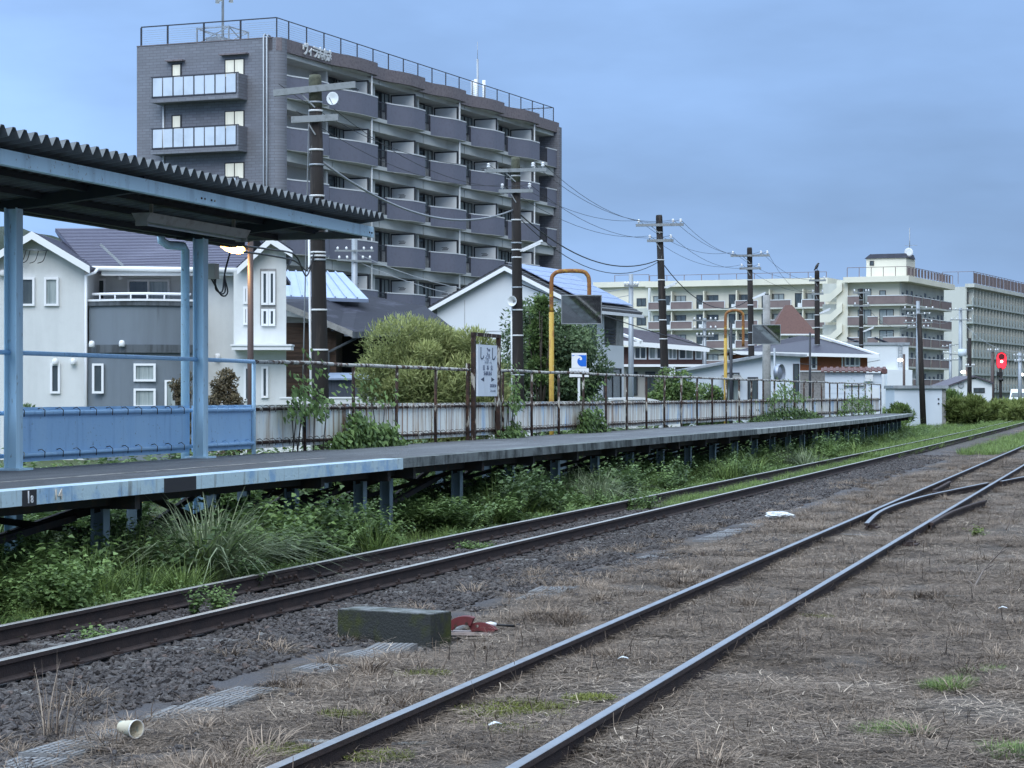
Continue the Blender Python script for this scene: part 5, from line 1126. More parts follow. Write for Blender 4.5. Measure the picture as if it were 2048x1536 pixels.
# gear on the poles
def on_pole(i, py, dx=0.0, dy=0.0):
    px, py0, Y, r, pxb, ut, tv, b = poles[i]; f = (P(px, py, Y).z + 0.3) / tv.z; return b + tv * f + Vector((dx, dy, 0))
def tube_lamp(i, py, dirx, lab, L_=0.62):
    q = on_pole(i, py); r = poles[i][3]
    t_ = thing('pole_lamp', lab, 'lamp', q, 0, 'unlit tube lamps on tarred poles')
    d = Vector((dirx, -0.3, 0.42)).normalized(); a = d * r * 0.9; b = a + d * L_
    MB().beam(a + Vector((0, 0, -0.02)), b, 0.13, 0.07).build('housing', m_white, t_); MB().beam(a + d * 0.08 + Vector((0, -0.02, -0.06)), b - d * 0.05 + Vector((0, -0.02, -0.06)), 0.08, 0.05).build('diffuser', m_porc, t_)
    MB().beam(Vector((0, 0, -0.1)), a + Vector((0, 0, -0.02)), 0.04, 0.04).build('bracket', m_galv, t_)
tube_lamp(1, 504, 1, 'white tube lamp tilted up on the second tarred pole', 0.75); tube_lamp(2, 577, 1, 'white tube lamp on the third tarred pole', 0.55)
tube_lamp(3, 598, 1, 'white tube lamp on the fourth tarred pole', 0.7); tube_lamp(4, 628, 1, 'white tube lamp on the fifth tarred pole', 0.7); tube_lamp(5, 664, 1, 'white tube lamp on the sixth tarred pole', 0.8)
lp = thing('loudspeaker', 'white horn loudspeaker clamped to the second tarred pole', 'loudspeaker', on_pole(1, 603, -0.12, -0.2), R(-25))
MB().lathe([(0.045, 0.22), (0.05, 0.10), (0.09, 0.0), (0.15, -0.10), (0.165, -0.12), (0.15, -0.115), (0.085, 0.0), (0.03, 0.06)], 18, (0, 0, 0), 'y').build('horn', m_white, lp)
MB().lathe([(0.0, -0.02), (0.035, 0.0), (0.04, 0.06)], 10, (0, 0, 0), 'y').build('inner_cone', m_conc, lp)
MB().box(-0.03, 0.03, 0.16, 0.30, -0.05, 0.05).build('bracket', m_galv, lp)
bx_ = thing('pole_box', 'white meter box on the third tarred pole behind the fence', 'box', on_pole(2, 742, 0.3, -0.15))
MB().box(-0.11, 0.11, -0.08, 0.08, -0.2, 0.2).build('case', m_white, bx_); MB().box(-0.3, -0.11, -0.03, 0.03, -0.15, -0.11).build('bracket', m_galv, bx_)
# wires
def wire(a, b, sag, r=0.011, lab=None, m=None, n=14, grp='line wires between the tarred poles'):
    pts = [a.lerp(b, k / n) - Vector((0, 0, 4 * sag * (k / n) * (1 - k / n))) for k in range(n + 1)]
    o = MB().tube(pts, r, 5).build('overhead_wire', m or m_wire); tag(o, lab or 'thin black line wire strung between tarred poles', 'wire', grp); return o
for i in range(4):
    n = min(len(arm_pts[i]), len(arm_pts[i + 1]))
    for k in range(n):
        if i == 0 and k in (1, 2): continue
        wire(arm_pts[i][k], arm_pts[i + 1][k], 0.55 + 0.1 * (k % 3), 0.008, 'thin line wire on the %s, %s to %s pole' % (('left end of the upper arms', 'inner right of the upper arms', 'right end of the upper arms', 'left end of the lower arms', 'right end of the lower arms')[k], ('first', 'second', 'third', 'fourth')[i], ('second', 'third', 'fourth', 'fifth')[i]))
wire(on_pole(0, 322, 0.1), on_pole(1, 420, -0.1), 0.75, 0.030, 'thick pale cable sagging from the first to the second pole', m_wire_g, 18, 'pole cables')
wire(on_pole(1, 428, 0.1), on_pole(2, 520, -0.1), 0.8, 0.022, 'thick black cable from the second to the third pole', None, 18, 'pole cables')
wire(on_pole(1, 436, 0.1), on_pole(2, 524, -0.1), 1.0, 0.014, 'looped black cable under the thick one, second to third pole', None, 18, 'pole cables')
wire(on_pole(2, 528, 0.1), on_pole(3, 600, -0.1), 1.0, 0.02, 'black cable from the third to the fourth pole', None, 14, 'pole cables')
wire(on_pole(1, 568, 0.1), P(1760, 720, 160), 1.2, 0.02, 'long low cable running past the mirrors to the right', None, 20, 'pole cables')
wire(on_pole(0, 222, -0.15), P(606, 760, 54), 0.02, 0.016, 'grey stay wire slanting down from the first pole', m_wire_g, 6, 'stays')
for k, dy in enumerate((0, 12)):
    pts = smooth_path([P(488, 492 + dy, 36), P(540, 499 + dy, 40), P(590, 510 + dy, 47), P(613, 552 - dy, 51), P(628, 505 + dy, 51.8)], 6)
    tag(MB().tube(pts, 0.018, 6).build('overhead_wire', m_wire), ('upper' if k == 0 else 'lower') + ' black cable drooping from the canopy lamp to the first pole', 'wire', 'canopy cables')
# bird on the fifth pole
cw = thing('crow', 'black crow perched on top of the fifth tarred pole', 'bird', on_pole(4, 541, 0.0, 0.0) + Vector((0, 0, 0.02)), R(20))
pts = [(-0.20, 0, -0.02), (-0.13, 0, 0.06), (-0.06, 0, 0.15), (0.0, 0, 0.25), (0.045, 0, 0.33), (0.07, 0, 0.39), (0.11, 0, 0.405), (0.17, 0, 0.385)]
MB().tube(pts, [0.02, 0.045, 0.08, 0.09, 0.065, 0.052, 0.045, 0.008], 10).build('body', m_black, cw)
for s in (-1, 1): MB().tube([(0.0, 0.03 * s, 0.17), (0.015, 0.035 * s, -0.02)], 0.01, 5).build('leg', m_black, cw)
# lit street lamp behind the canopy
sl = thing('street_lamp', 'lit orange street lamp on a brown pole behind the canopy', 'street lamp', (P(501, 790, 44).x, 44, -0.3))
zt_ = P(501, 500, 44).z + 0.3
MB().tube([(0, 0, 0), (0, 0, zt_ * 0.55), (0, 0, zt_ + 0.25)], [0.075, 0.062, 0.055], 12).build('pole', m_brownpole, sl)
MB().tube([(0, 0, zt_), (-0.25, -0.05, zt_ + 0.10)], 0.03, 8).build('arm', m_brownpole, sl)
m_glow = mat('sodium_glow', (0.9, 0.55, 0.2), rough=0.4, emit=((1.0, 0.52, 0.14), 7.0))
lampd = MB().lathe([(0.0, -0.27), (0.07, -0.24), (0.115, -0.12), (0.12, 0.0), (0.09, 0.14), (0.05, 0.22), (0.0, 0.24)], 14, (0, 0, 0), 'x').build('lantern_glass', m_glow, sl)
lampd.location = (-0.33, -0.05, zt_ + 0.05); lampd.rotation_euler = (0, R(18), 0)
MB().prism([(-0.62, -0.13, 0), (-0.05, -0.13, 0), (-0.05, 0.13, 0), (-0.62, 0.13, 0)], (0, 0, 0.03)).build('lantern_cover', m_band, sl, (0, -0.05, zt_ + 0.19))
pl = bpy.data.lights.new('street_lamp_light', 'POINT'); pl.energy = 40; pl.color = (1.0, 0.62, 0.25); pl.shadow_soft_size = 0.12
plo = bpy.data.objects.new('street_lamp_light', pl); link(plo, sl); plo.location = (-0.33, -0.05, zt_ - 0.2)
# driver's mirrors
def mirror(label, px, ptop, Y, pyb, w_, h_, back):
    b = P(px, 790, Y); t_ = thing('platform_mirror', label, 'mirror', (b.x, b.y, -0.3), 0, 'driver mirrors on yellow posts')
    H = P(px, ptop, Y).z + 0.3; wd = 0.90 if not back else 0.62; rr = 0.060
    MB().tube([(0, 0, 0), (0, 0, H - 1.0)], rr, 12).build('post', m_yellow, t_)
    c = [Vector((0, 0, H - 1.0)), Vector((0, 0, H - 0.28)), Vector((0.05, 0, H - 0.1)), Vector((0.22, 0, H - 0.02)), Vector((wd - 0.2, -0.05, H - 0.02)), Vector((wd - 0.05, -0.06, H - 0.1)), Vector((wd, -0.07, H - 0.28)), Vector((wd, -0.08, H - 0.9 - (0.4 if back else 0)))]
    MB().tube(smooth_path(c, 4), rr * 0.86, 10).build('bent_arm', m_yellow_rust, t_)
    mc = P(*back, Y - 0.25) if back else None
    ctr = Vector((P(px, 790, Y).x, Y, 0)); pos = P(*pyb, Y - 0.2)
    d = (pos - cam.location).normalized()
    tgt = ST(to_st(pos)[0] - 20, to_st(pos)[1] - 4.4, -0.2); r_ = (tgt - pos).normalized(); nrm = (r_ - d).normalized()
    mo = MB().box(-w_ / 2, w_ / 2, 0.0, 0.02, -h_ / 2, h_ / 2).build('mirror_back', m_galv, t_); gl = MB().box(-w_ / 2 + 0.02, w_ / 2 - 0.02, -0.004, -0.001, -h_ / 2 + 0.02, h_ / 2 - 0.02).build('mirror_glass', m_mirror, mo)
    fr2 = MB()
    fr2.box(-w_ / 2, w_ / 2, -0.02, 0.0, h_ / 2 - 0.02, h_ / 2).box(-w_ / 2, w_ / 2, -0.02, 0.0, -h_ / 2, -h_ / 2 + 0.02).box(-w_ / 2, -w_ / 2 + 0.02, -0.02, 0, -h_ / 2 + .02, h_ / 2 - .02).box(w_ / 2 - 0.02, w_ / 2, -0.02, 0, -h_ / 2 + .02, h_ / 2 - .02)
    fr2.build('mirror_frame', m_arm, mo)
    mo.location = pos - Vector((b.x, b.y, -0.3)); mo.rotation_euler = (-nrm).to_track_quat('Y', 'Z').to_euler()
    return t_
mirror('rectangular mirror on a bent yellow post near the wave sign', 1103, 541, 54.0, (1163, 619), 0.97, 0.70, None)
mirror('rectangular mirror on a bent yellow post near the orange house', 1451, 620, 80.0, (1533, 669), 1.0, 0.70, (1500, 690))
# wave sign
wsg = thing('wave_sign', 'blue and white wave sign with a height plate on a white post', 'sign', (P(1158, 790, 59).x, 59, -0.3), R(4))
def wz(py): return P(0, py, 59).z + 0.3
MB().box(-0.03, 0.03, 0.0, 0.05, 0, wz(755)).build('post', m_white, wsg)
sw_ = 0.196; zb_, zt2 = wz(736), wz(706)
bdw = MB().box(-sw_, sw_, -0.02, 0.0, zb_, zt2).build('board', m_porc, wsg)
m_seablue = mat('sign_blue', (0.01, 0.14, 0.60), rough=0.5)
sz = 2 * sw_; o_z = zb_
def sq(u, v): return (-sw_ + u * sz, -0.0245, o_z + v * (zt2 - zb_))
# blue field (right) with the wave's curl cut into it, as one outline
curl = [(0.985, 0.86), (0.05, 0.86), (0.05, 0.78), (0.10, 0.80), (0.25, 0.86), (0.42, 0.845), (0.58, 0.80), (0.68, 0.71), (0.71, 0.60), (0.67, 0.53), (0.58, 0.52), (0.52, 0.57), (0.55, 0.63), (0.59, 0.66), (0.50, 0.655), (0.42, 0.59), (0.38, 0.48), (0.38, 0.37), (0.44, 0.24), (0.55, 0.14), (0.68, 0.10), (0.985, 0.10)]
MB().prism([sq(u, v) for u, v in curl], (0, 0.003, 0)).build('wave_emblem', m_seablue, bdw)
pb = MB().box(-0.255, 0.255, -0.03, -0.005, wz(754), wz(736.5)).build('plate', m_porc, wsg)
text('lettering', '志布志 0.0m', m_ink2, pb, (0, -0.033, wz(744.5)), RT, 0.085, 1.05)
# other poles of the town
def plain_pole(label, px, ptop, Y, r, m, extra=None, name='utility_pole', pxb=None, grp=None):
    pb_ = pxb or px; b = P(pb_, 790, Y); t_ = thing(name, label, 'pole', (b.x, b.y, -0.3), 0, grp)
    tp = P(px, ptop, Y) - Vector((b.x, b.y, -0.3))
    MB().tube([(0, 0, 0), tp * 0.5, tp], [r * 1.2, r * 1.05, r * 0.9], 10).build('shaft', m, t_)
    if extra:
        for (py, half, tilt) in extra:
            f = (P(0, py, Y).z + 0.3) / tp.z; c = tp * f; ar = MB().beam(c + Vector((-half, -r - .04, 0)), c + Vector((half, -r - .04, tilt)), 0.07, 0.09).build('crossarm', m_arm, t_)
            for s in (-0.85, -0.4, 0.5, 0.9): MB().lathe([(0.02, 0.03), (0.06, 0.06), (0.06, 0.16), (0.0, 0.2)], 8, tuple(c + Vector((half * s, -r - .04, 0.02)))).build('insulator', m_porc, ar)
    return t_, tp
plain_pole('grey concrete pole behind the tall canopy end with side arms', 709, 475, 116, 0.17, m_galv, [(502, 1.0, 0.0), (520, 0.9, -0.1)])
plain_pole('slim grey pole with blue head left of the third tarred pole', 1262, 548, 112, 0.13, m_galv, [(572, 0.35, 0)])
plain_pole('pale grey pole with white insulators before the long cream block', 1409, 636, 150, 0.13, m_galv, [(641, 0.8, 0), (658, 0.8, 0), (672, 0.6, 0)])
plain_pole('thick plain steel pole just right of the far mirror', 1533, 590, 100, 0.18, m_conc, None)
plain_pole('thin dark post beside the far yellow post', 1462, 645, 86, 0.06, m_dark, None, 'post')
plain_pole('thin dark post in front of the orange house', 1620, 665, 118, 0.06, m_dark, None, 'post')
t_, tp_ = plain_pole('slightly leaning black pole standing right beside the equipment hut', 1838, 628, 148, 0.17, m_pole, None, 'utility_pole', 1847)
plain_pole('grey concrete pole with crowded arms behind the leaning black pole', 1836, 602, 185, 0.16, m_galv, [(618, 1.3, 0), (630, 1.0, 0.2), (645, 1.2, 0), (655, 0.9, 0)])
t_, tp_ = plain_pole('pole carrying a pale transformer before the arcaded block', 1921, 616, 230, 0.19, m_galv, [(620, 1.3, 0), (640, 1.1, 0)])
MB().tube([Vector((0.1, -0.45, P(0, 713, 230).z + .3)), Vector((0.1, -0.45, P(0, 698, 230).z + .3))], 0.42, 12).build('transformer', m_white_b, t_)
plain_pole('black tarred pole in front of the gabled warehouse', 1939, 676, 180, 0.17, m_pole, [(733, 0.35, 0)])
plain_pole('grey pole with bundled insulators right of the cream corner block', 1901, 688, 240, 0.15, m_galv, [(694, 1.0, 0.3), (706, 0.9, -0.2), (720, 0.8, 0)])
plain_pole('brown pole close behind the signal', 1985, 700, 205, 0.16, m_brownpole, [(702, 0.5, 0)])
plain_pole('grey pole at the right edge of the photo carrying wires', 2040, 705, 215, 0.17, m_galv, [(712, 0.7, 0.0), (723, 0.6, 0.1)])
m_lit = mat('lit_lamp', (0.9, 0.9, 0.85), rough=0.4, emit=((1.0, 0.95, 0.82), 6.0))
for (px, py, Y, dx, lab) in ((1800, 720, 190, 8, 'lit white street lamp on a brown pole before the flat roofed building'), (1926, 744, 210, 8, 'lit street lamp above the gabled warehouse roof'), (2042, 749, 220, -4, 'lit street lamp at the right edge of the photo')):
    b = P(px + dx, 790, Y); t_ = thing('street_lamp', lab, 'street lamp', (b.x, b.y, -0.3), 0, 'lit lamps in the distance'); h = P(px, py, Y).z + 0.3
    MB().tube([(0, 0, 0), (0, 0, h + 0.5)], 0.11, 8).build('pole', m_brownpole, t_); MB().beam((0, 0, h + 0.05), (-dx / F_PX * Y, -0.1, h + 0.1), 0.06, 0.06).build('arm', m_brownpole, t_)
    MB().lathe([(0.0, -0.16), (0.16, -0.11), (0.24, 0.0), (0.17, 0.11), (0.0, 0.15)], 12, (-dx / F_PX * Y, -0.1, h)).build('lantern_glass', m_lit, t_)
for (xa, ya, Ya, xb, yb, Yb2, lab) in ((1836, 620, 185, 1921, 622, 230, 'distant wire from the crowded pole to the transformer pole'), (1921, 640, 230, 2060, 700, 215, 'distant wire from the transformer pole to the right edge'), (1409, 660, 150, 1836, 650, 185, 'distant wire crossing in front of the cream blocks'),
                                      (1722, 600, 155, 1836, 640, 185, 'distant wire from the sixth pole towards the right'), (709, 505, 116, 1262, 575, 112, 'slim wire from the grey pole behind the canopy to the right'), (709, 520, 116, 1262, 590, 112, 'lower slim wire from the grey pole behind the canopy')):
    wire(P(xa, ya, Ya), P(xb, yb, Yb2), 1.2, 0.016, lab, m_wire_g, 14, 'distant town wires')
# railway signal showing red
sg2 = thing('railway_signal', 'tall railway signal glowing red at the far right', 'signal', (P(2001, 790, 175).x, 175, -0.3))
def gz2(py): return P(0, py, 175).z + 0.3
MB().tube([(0, 0, 0), (0, 0, gz2(735))], 0.12, 10).build('post', m_pole, sg2)
xh = (2003 - 2001) / F_PX * 175
n = 16; hw, zc0, zc1 = 0.40, gz2(729), gz2(714)
outl = [(xh + hw * math.cos(R(a)), 0.0, zc1 + hw * math.sin(R(a))) for a in range(0, 181, 20)] + [(xh + hw * math.cos(R(a)), 0.0, zc0 + hw * math.sin(R(a))) for a in range(180, 361, 20)]
MB().prism(outl, (0, 0.08, 0)).build('backboard', mat('signal_board', (0.12, 0.01, 0.015), rough=0.5), sg2)
m_red = mat('red_light', (0.9, 0.05, 0.05), rough=0.3, emit=((1.0, 0.010, 0.03), 1.5)); m_redhot = mat('red_light_core', (1, 0.6, 0.55), rough=0.3, emit=((1.0, 0.35, 0.33), 9.0))
ring = [(xh + 0.36 * math.cos(R(a)), -0.005, zc1 - 0.03 + 0.36 * math.sin(R(a))) for a in range(0, 181, 20)] + [(xh + 0.36 * math.cos(R(a)), -0.005, zc0 + 0.36 * math.sin(R(a))) for a in range(180, 361, 20)]
MB().prism(ring, (0, -0.02, 0)).build('lens_glow', m_red, sg2)
MB().tube([(xh, -0.03, gz2(723)), (xh, -0.06, gz2(723))], 0.10, 14).build('lens', m_redhot, sg2)
MB().tube([(xh, -0.03, gz2(713.5)), (xh, -0.05, gz2(713.5))], 0.25, 14).build('dark_lens', MATS['signal_board'], sg2)
MB().box(-0.25, 0.15, -0.12, 0.12, gz2(752), gz2(744)).build('relay_case', m_black, sg2)
MB().tube([(0.02, -0.1, gz2(762)), (0.02, -0.1, gz2(757))], 0.2, 12).build('number_disc', m_black, sg2)
lad = MB()
for xx in (-0.5, -0.28): lad.box(xx - .02, xx + .02, -0.03, 0.03, 0, gz2(742))
for k in range(8): lad.box(-0.48, -0.3, -0.02, 0.02, 0.35 + 0.32 * k, 0.38 + 0.32 * k)
lad.build('ladder', m_black, sg2)
# round convex mirror by the pale building
rm = thing('round_mirror', 'round convex traffic mirror on a thin grey post before the pale building', 'mirror', (P(1549, 790, 96).x, 96, -0.3), R(58))
MB().tube([(0, 0, 0), (0, 0, P(0, 696, 96).z + 0.3)], 0.045, 8).build('post', m_galv, rm)
zc = P(0, 746, 96).z + 0.3
MB().lathe([(0.0, -0.14), (0.12, -0.13), (0.24, -0.09), (0.33, -0.03), (0.34, 0.0), (0.36, 0.0), (0.37, -0.16), (0.39, -0.16), (0.38, 0.05), (0.1, 0.09)], 22, (0.12, -0.12, zc), 'y').build('mirror_dish', mat('convex_mirror', (0.30, 0.33, 0.38), rough=0.4, metal=0.6), rm)
# parked cars seen over the fence
def car(label, px, py_roof, Y, m_body, rz=0.0, h=1.5):
    zr = P(px, py_roof, Y).z; t_ = thing('parked_car', label, 'car', (P(px, 790, Y).x, Y, zr - h), rz, 'parked cars')
    prof = [(-2.1, 0.35), (-2.1, 0.85), (-1.5, 0.95), (-0.9, 1.42), (-0.5, h - 0.02), (0.7, h), (1.25, 1.40), (1.75, 0.98), (2.05, 0.85), (2.1, 0.4)]
    MB().prism([(x, -0.82, z) for x, z in prof], (0, 1.64, 0)).build('body', m_body, t_)
    for yy in (-0.835, 0.835):
        MB().prism([(x, yy, z) for x, z in ((-1.3, 0.97), (-0.8, 1.34), (-0.45, h - 0.1), (-0.1, h - 0.09), (-0.1, 0.97))], (0, 0.01, 0)).build('side_window', m_glass, t_)
        MB().prism([(x, yy, z) for x, z in ((0.0, 0.97), (0.0, h - 0.09), (0.65, h - 0.08), (1.1, 1.34), (1.5, 0.97))], (0, 0.01, 0)).build('side_window', m_glass, t_)
    MB().prism([(-1.48, -0.7, 0.99), (-0.92, -0.66, 1.42), (-0.92, 0.66, 1.42), (-1.48, 0.7, 0.99)], (-0.015, 0, 0.015)).build('windscreen', m_glass, t_)
    for xx in (-1.35, 1.35):
        for yy in (-0.84, 0.66):
            wh = MB().lathe([(0.0, 0.0), (0.2, 0.0), (0.31, 0.02), (0.31, 0.18), (0.0, 0.18)], 16, (xx, yy, 0.31), 'y').build('wheel', m_black, t_)
            MB().lathe([(0.0, -0.012), (0.18, -0.008), (0.19, 0.0)], 12, (xx, yy, 0.31), 'y').build('hubcap', m_galv, wh)
car('white car roof showing over the fence below the gabled house', 1238, 795, 82, m_white, R(15)); car('second pale car right of the white car behind the fence', 1285, 797, 96, m_galv, R(15))
car('white car parked beyond the signal', 1908, 783, 240, m_white, R(60)); car('white van like car at the far right edge', 2040, 778, 225, m_white, R(70), 1.8)
# ================================================================== plants, stones, straw
def ribbons(Pp, Wd, tint, name, m, side=None):
    N, K, _ = Pp.shape; T = np.gradient(Pp, axis=1)
    if side is None:
        side = np.cross(T, np.broadcast_to(np.array([0, 0, 1.0]), T.shape)); nrm = np.linalg.norm(side, axis=2, keepdims=True)
        side = np.where(nrm > 1e-5, side / np.maximum(nrm, 1e-6), np.array([1.0, 0, 0]))
    else: side = np.repeat(side[:, None, :], K, 1)
    A = Pp - side * Wd[..., None] / 2; B = Pp + side * Wd[..., None] / 2
    V = np.stack([A, B], 2).reshape(-1, 3); base = (np.arange(N) * K * 2)[:, None]; k = np.arange(K - 1)[None] * 2
    Fq = np.stack([base + k, base + k + 1, base + k + 3, base + k + 2], -1).reshape(-1, 4)
    return array_mesh(name, V, Fq, m, np.repeat(tint, K * 2))
def leaves(c, d, n, ln, wd, tint):            # rhombic folded leaves; returns verts, faces, tint
    d = d / np.linalg.norm(d, axis=1, keepdims=True); s = np.cross(d, n); s /= np.maximum(np.linalg.norm(s, axis=1, keepdims=True), 1e-6); u = np.cross(s, d)
    L_ = ln[:, None]; W_ = wd[:, None]
    V = np.stack([c, c + d * L_ * 0.45 + s * W_ * 0.5 + u * W_ * 0.18, c + d * L_ - u * L_ * 0.10, c + d * L_ * 0.45 - s * W_ * 0.5 + u * W_ * 0.18], 1).reshape(-1, 3)
    Fq = np.arange(len(V)).reshape(-1, 4); return V, Fq, np.repeat(tint, 4)
def rnd(n, a=0.0, b=1.0): return rng.uniform(a, b, n)
m_straw = leaf_mat('dead_straw', (0.046, 0.035, 0.030), (0.345, 0.268, 0.203), 0.85, 0.0)
m_straw_p = leaf_mat('pale_straw', (0.12, 0.092, 0.075), (0.55, 0.45, 0.35), 0.8, 0.0)
m_leaf_d = leaf_mat('deep_leaf', (0.034, 0.062, 0.027), (0.155, 0.235, 0.09))
m_leaf_m = leaf_mat('mid_leaf', (0.050, 0.090, 0.030), (0.215, 0.320, 0.108))
m_leaf_y = leaf_mat('yellow_leaf', (0.085, 0.115, 0.030), (0.32, 0.38, 0.13))
m_blade = leaf_mat('grass_blade', (0.060, 0.100, 0.028), (0.260, 0.360, 0.110))
m_blade_s = leaf_mat('silver_grass', (0.075, 0.110, 0.058), (0.370, 0.430, 0.260))
m_moss = leaf_mat('moss', (0.085, 0.095, 0.022), (0.24, 0.26, 0.065), 0.9, 0.0)
m_brownleaf = leaf_mat('bronze_leaf', (0.045, 0.040, 0.026), (0.125, 0.110, 0.062))
m_bark = mat('bark', (0.05, 0.04, 0.032), [((0.09, 0.075, 0.06), 8, V6, 0.5, 0.7, 0.7)], 0.9)
def straw_patch(name, n, rad, up, m, lmin=0.06, lmax=0.28, w=0.0042):
    a = rnd(n, 0, 2 * np.pi); r_ = rad * np.sqrt(rnd(n)); x0 = np.stack([r_ * np.cos(a), r_ * np.sin(a)], 1)
    h = rnd(n, 0, 2 * np.pi); ln = rnd(n, lmin, lmax) ** 1.0; K = 5; u = np.linspace(0, 1, K)[None]
    isup = rnd(n) < up; el = np.where(isup, rnd(n, 0.25, 1.2), rnd(n, -0.03, 0.12)); curv = rng.normal(0, 0.6, n); droop = np.where(isup, rnd(n, 0, 0.5), rnd(n, 0.0, 0.25))
    ang = h[:, None] + curv[:, None] * u; hor = ln[:, None] * np.cos(el)[:, None]
    dx = np.cumsum(np.cos(ang) * hor / (K - 1), 1); dy = np.cumsum(np.sin(ang) * hor / (K - 1), 1)
    z = 0.002 + rnd(n, 0, 0.022)[:, None] * (1 - isup[:, None]) + np.sin(el)[:, None] * ln[:, None] * u - droop[:, None] * ln[:, None] * u ** 2 * 0.6
    Pp = np.stack([x0[:, :1] + dx, x0[:, 1:] + dy, np.maximum(z, 0.002)], -1)
    Wd = (w * rnd(n, 0.6, 1.5))[:, None] * (1 - 0.6 * u); return ribbons(Pp, Wd, rnd(n) ** 1.6, name, m)
def blade_clump(name, n, rad, h, m, w=0.008, lean=0.6, droop=0.9, K=6):
    a = rnd(n, 0, 2 * np.pi); r_ = rad * np.sqrt(rnd(n)); hh = h * rnd(n, 0.5, 1.1); hd = a + rng.normal(0, 0.7, n); u = np.linspace(0, 1, K)[None]
    ln = lean * rnd(n, 0.15, 1.0); out = hh[:, None] * ln[:, None] * (u + 0.8 * u ** 2) ; z = hh[:, None] * (u - droop * ln[:, None] * 0.75 * u ** 2.6)
    Pp = np.stack([(r_ * np.cos(a))[:, None] + np.cos(hd)[:, None] * out, (r_ * np.sin(a))[:, None] + np.sin(hd)[:, None] * out, z], -1)
    Wd = (w * rnd(n, 0.6, 1.3))[:, None] * (1 - u ** 2 * 0.95); sd = np.stack([-np.sin(hd), np.cos(hd), np.zeros(n)], 1)
    return ribbons(Pp, Wd, rnd(n), name, m, sd)
def leafy(name, h, nst, per, ll, lw, spread, m, droop=0.5, pair=False):
    V = []; F_ = []; T_ = []; off = 0; SP = []
    for i in range(nst):
        a = random.uniform(0, 6.283); hh = h * random.uniform(0.55, 1.05); sp_ = spread * random.uniform(0.15, 1.0); u = np.linspace(0, 1, per)
        x = np.cos(a) * sp_ * u ** 1.4; y = np.sin(a) * sp_ * u ** 1.4; z = hh * (u - droop * 0.35 * (sp_ / max(h, 1e-3)) * u ** 3)
        c = np.stack([x, y, z], 1); SP.append(c[np.linspace(0, per - 1, 5).astype(int)])
        la = (a + np.where(np.arange(per) % 2 == 0, 1.35, -1.35) if pair else rnd(per, 0, 6.283)) + rng.normal(0, 0.35, per)
        d = np.stack([np.cos(la), np.sin(la), rnd(per, -0.45, 0.35)], 1); n = np.stack([rng.normal(0, .35, per), rng.normal(0, .35, per), np.ones(per)], 1)
        k = per if not pair else per; sc = (0.55 + 0.45 * np.sin(np.pi * np.clip(u, 0.05, 0.95))) * rnd(k, 0.7, 1.2)
        keep = u > 0.12
        v, f, t = leaves(c[keep], d[keep], n[keep], (ll * sc)[keep], (lw * sc)[keep], (rnd(per) * 0.6 + 0.4 * u)[keep]); V.append(v); F_.append(f + off); T_.append(t); off += len(v)
    SP = np.array(SP); Wd = np.full((nst, 5), 0.006)
    me = array_mesh(name, np.concatenate(V), np.concatenate(F_), m, np.concatenate(T_)); return me
def stone_mesh(name, m):
    b = MB().lathe([(0.0, -0.5), (0.42, -0.36), (0.55, 0.05), (0.35, 0.36), (0.0, 0.46)], 6)
    v = np.array(b.v); v += rng.normal(0, 0.09, v.shape); v *= np.array([1.0, 0.72, 0.55])
    me = bpy.data.meshes.new(name); me.from_pydata([tuple(p) for p in v], [], b.f); me.update(); me.validate(); me.materials.append(m); return me
def stone_mat():
    m = mat('ballast_stone', (0.088, 0.083, 0.080), [((0.040, 0.037, 0.036), 2.5, W, 0.4, 0.7, 0.8), ((0.20, 0.19, 0.19), 3, W, 0.58, 0.75, 0.7)], 0.85)
    N, L = m.node_tree.nodes, m.node_tree.links; bs = N['Principled BSDF']; s = bs.inputs['Base Color'].links[0].from_socket
    oi = N.new('ShaderNodeObjectInfo'); rp_ = N.new('ShaderNodeValToRGB'); L.new(oi.outputs['Random'], rp_.inputs[0])
    rp_.color_ramp.elements[0].color = (0.55, 0.52, 0.55, 1); rp_.color_ramp.elements[1].color = (1.5, 1.5, 1.55, 1); e_ = rp_.color_ramp.elements.new(0.93); e_.color = (1.15, 1.1, 1.1, 1); e2 = rp_.color_ramp.elements.new(0.97); e2.color = (1.35, 1.05, 0.95, 1)
    mx = N.new('ShaderNodeMix'); mx.data_type = 'RGBA'; mx.blend_type = 'MULTIPLY'; mx.inputs['Factor'].default_value = 1.0; L.new(s, mx.inputs[6]); L.new(rp_.outputs[0], mx.inputs[7]); L.new(mx.outputs[2], bs.inputs['Base Color']); return m
_cols = {}
def proto_col(key, meshes):
    c = bpy.data.collections.new('protos_' + key)
    for i, me in enumerate(meshes): o = bpy.data.objects.new(me.name, me); c.objects.link(o)
    return c
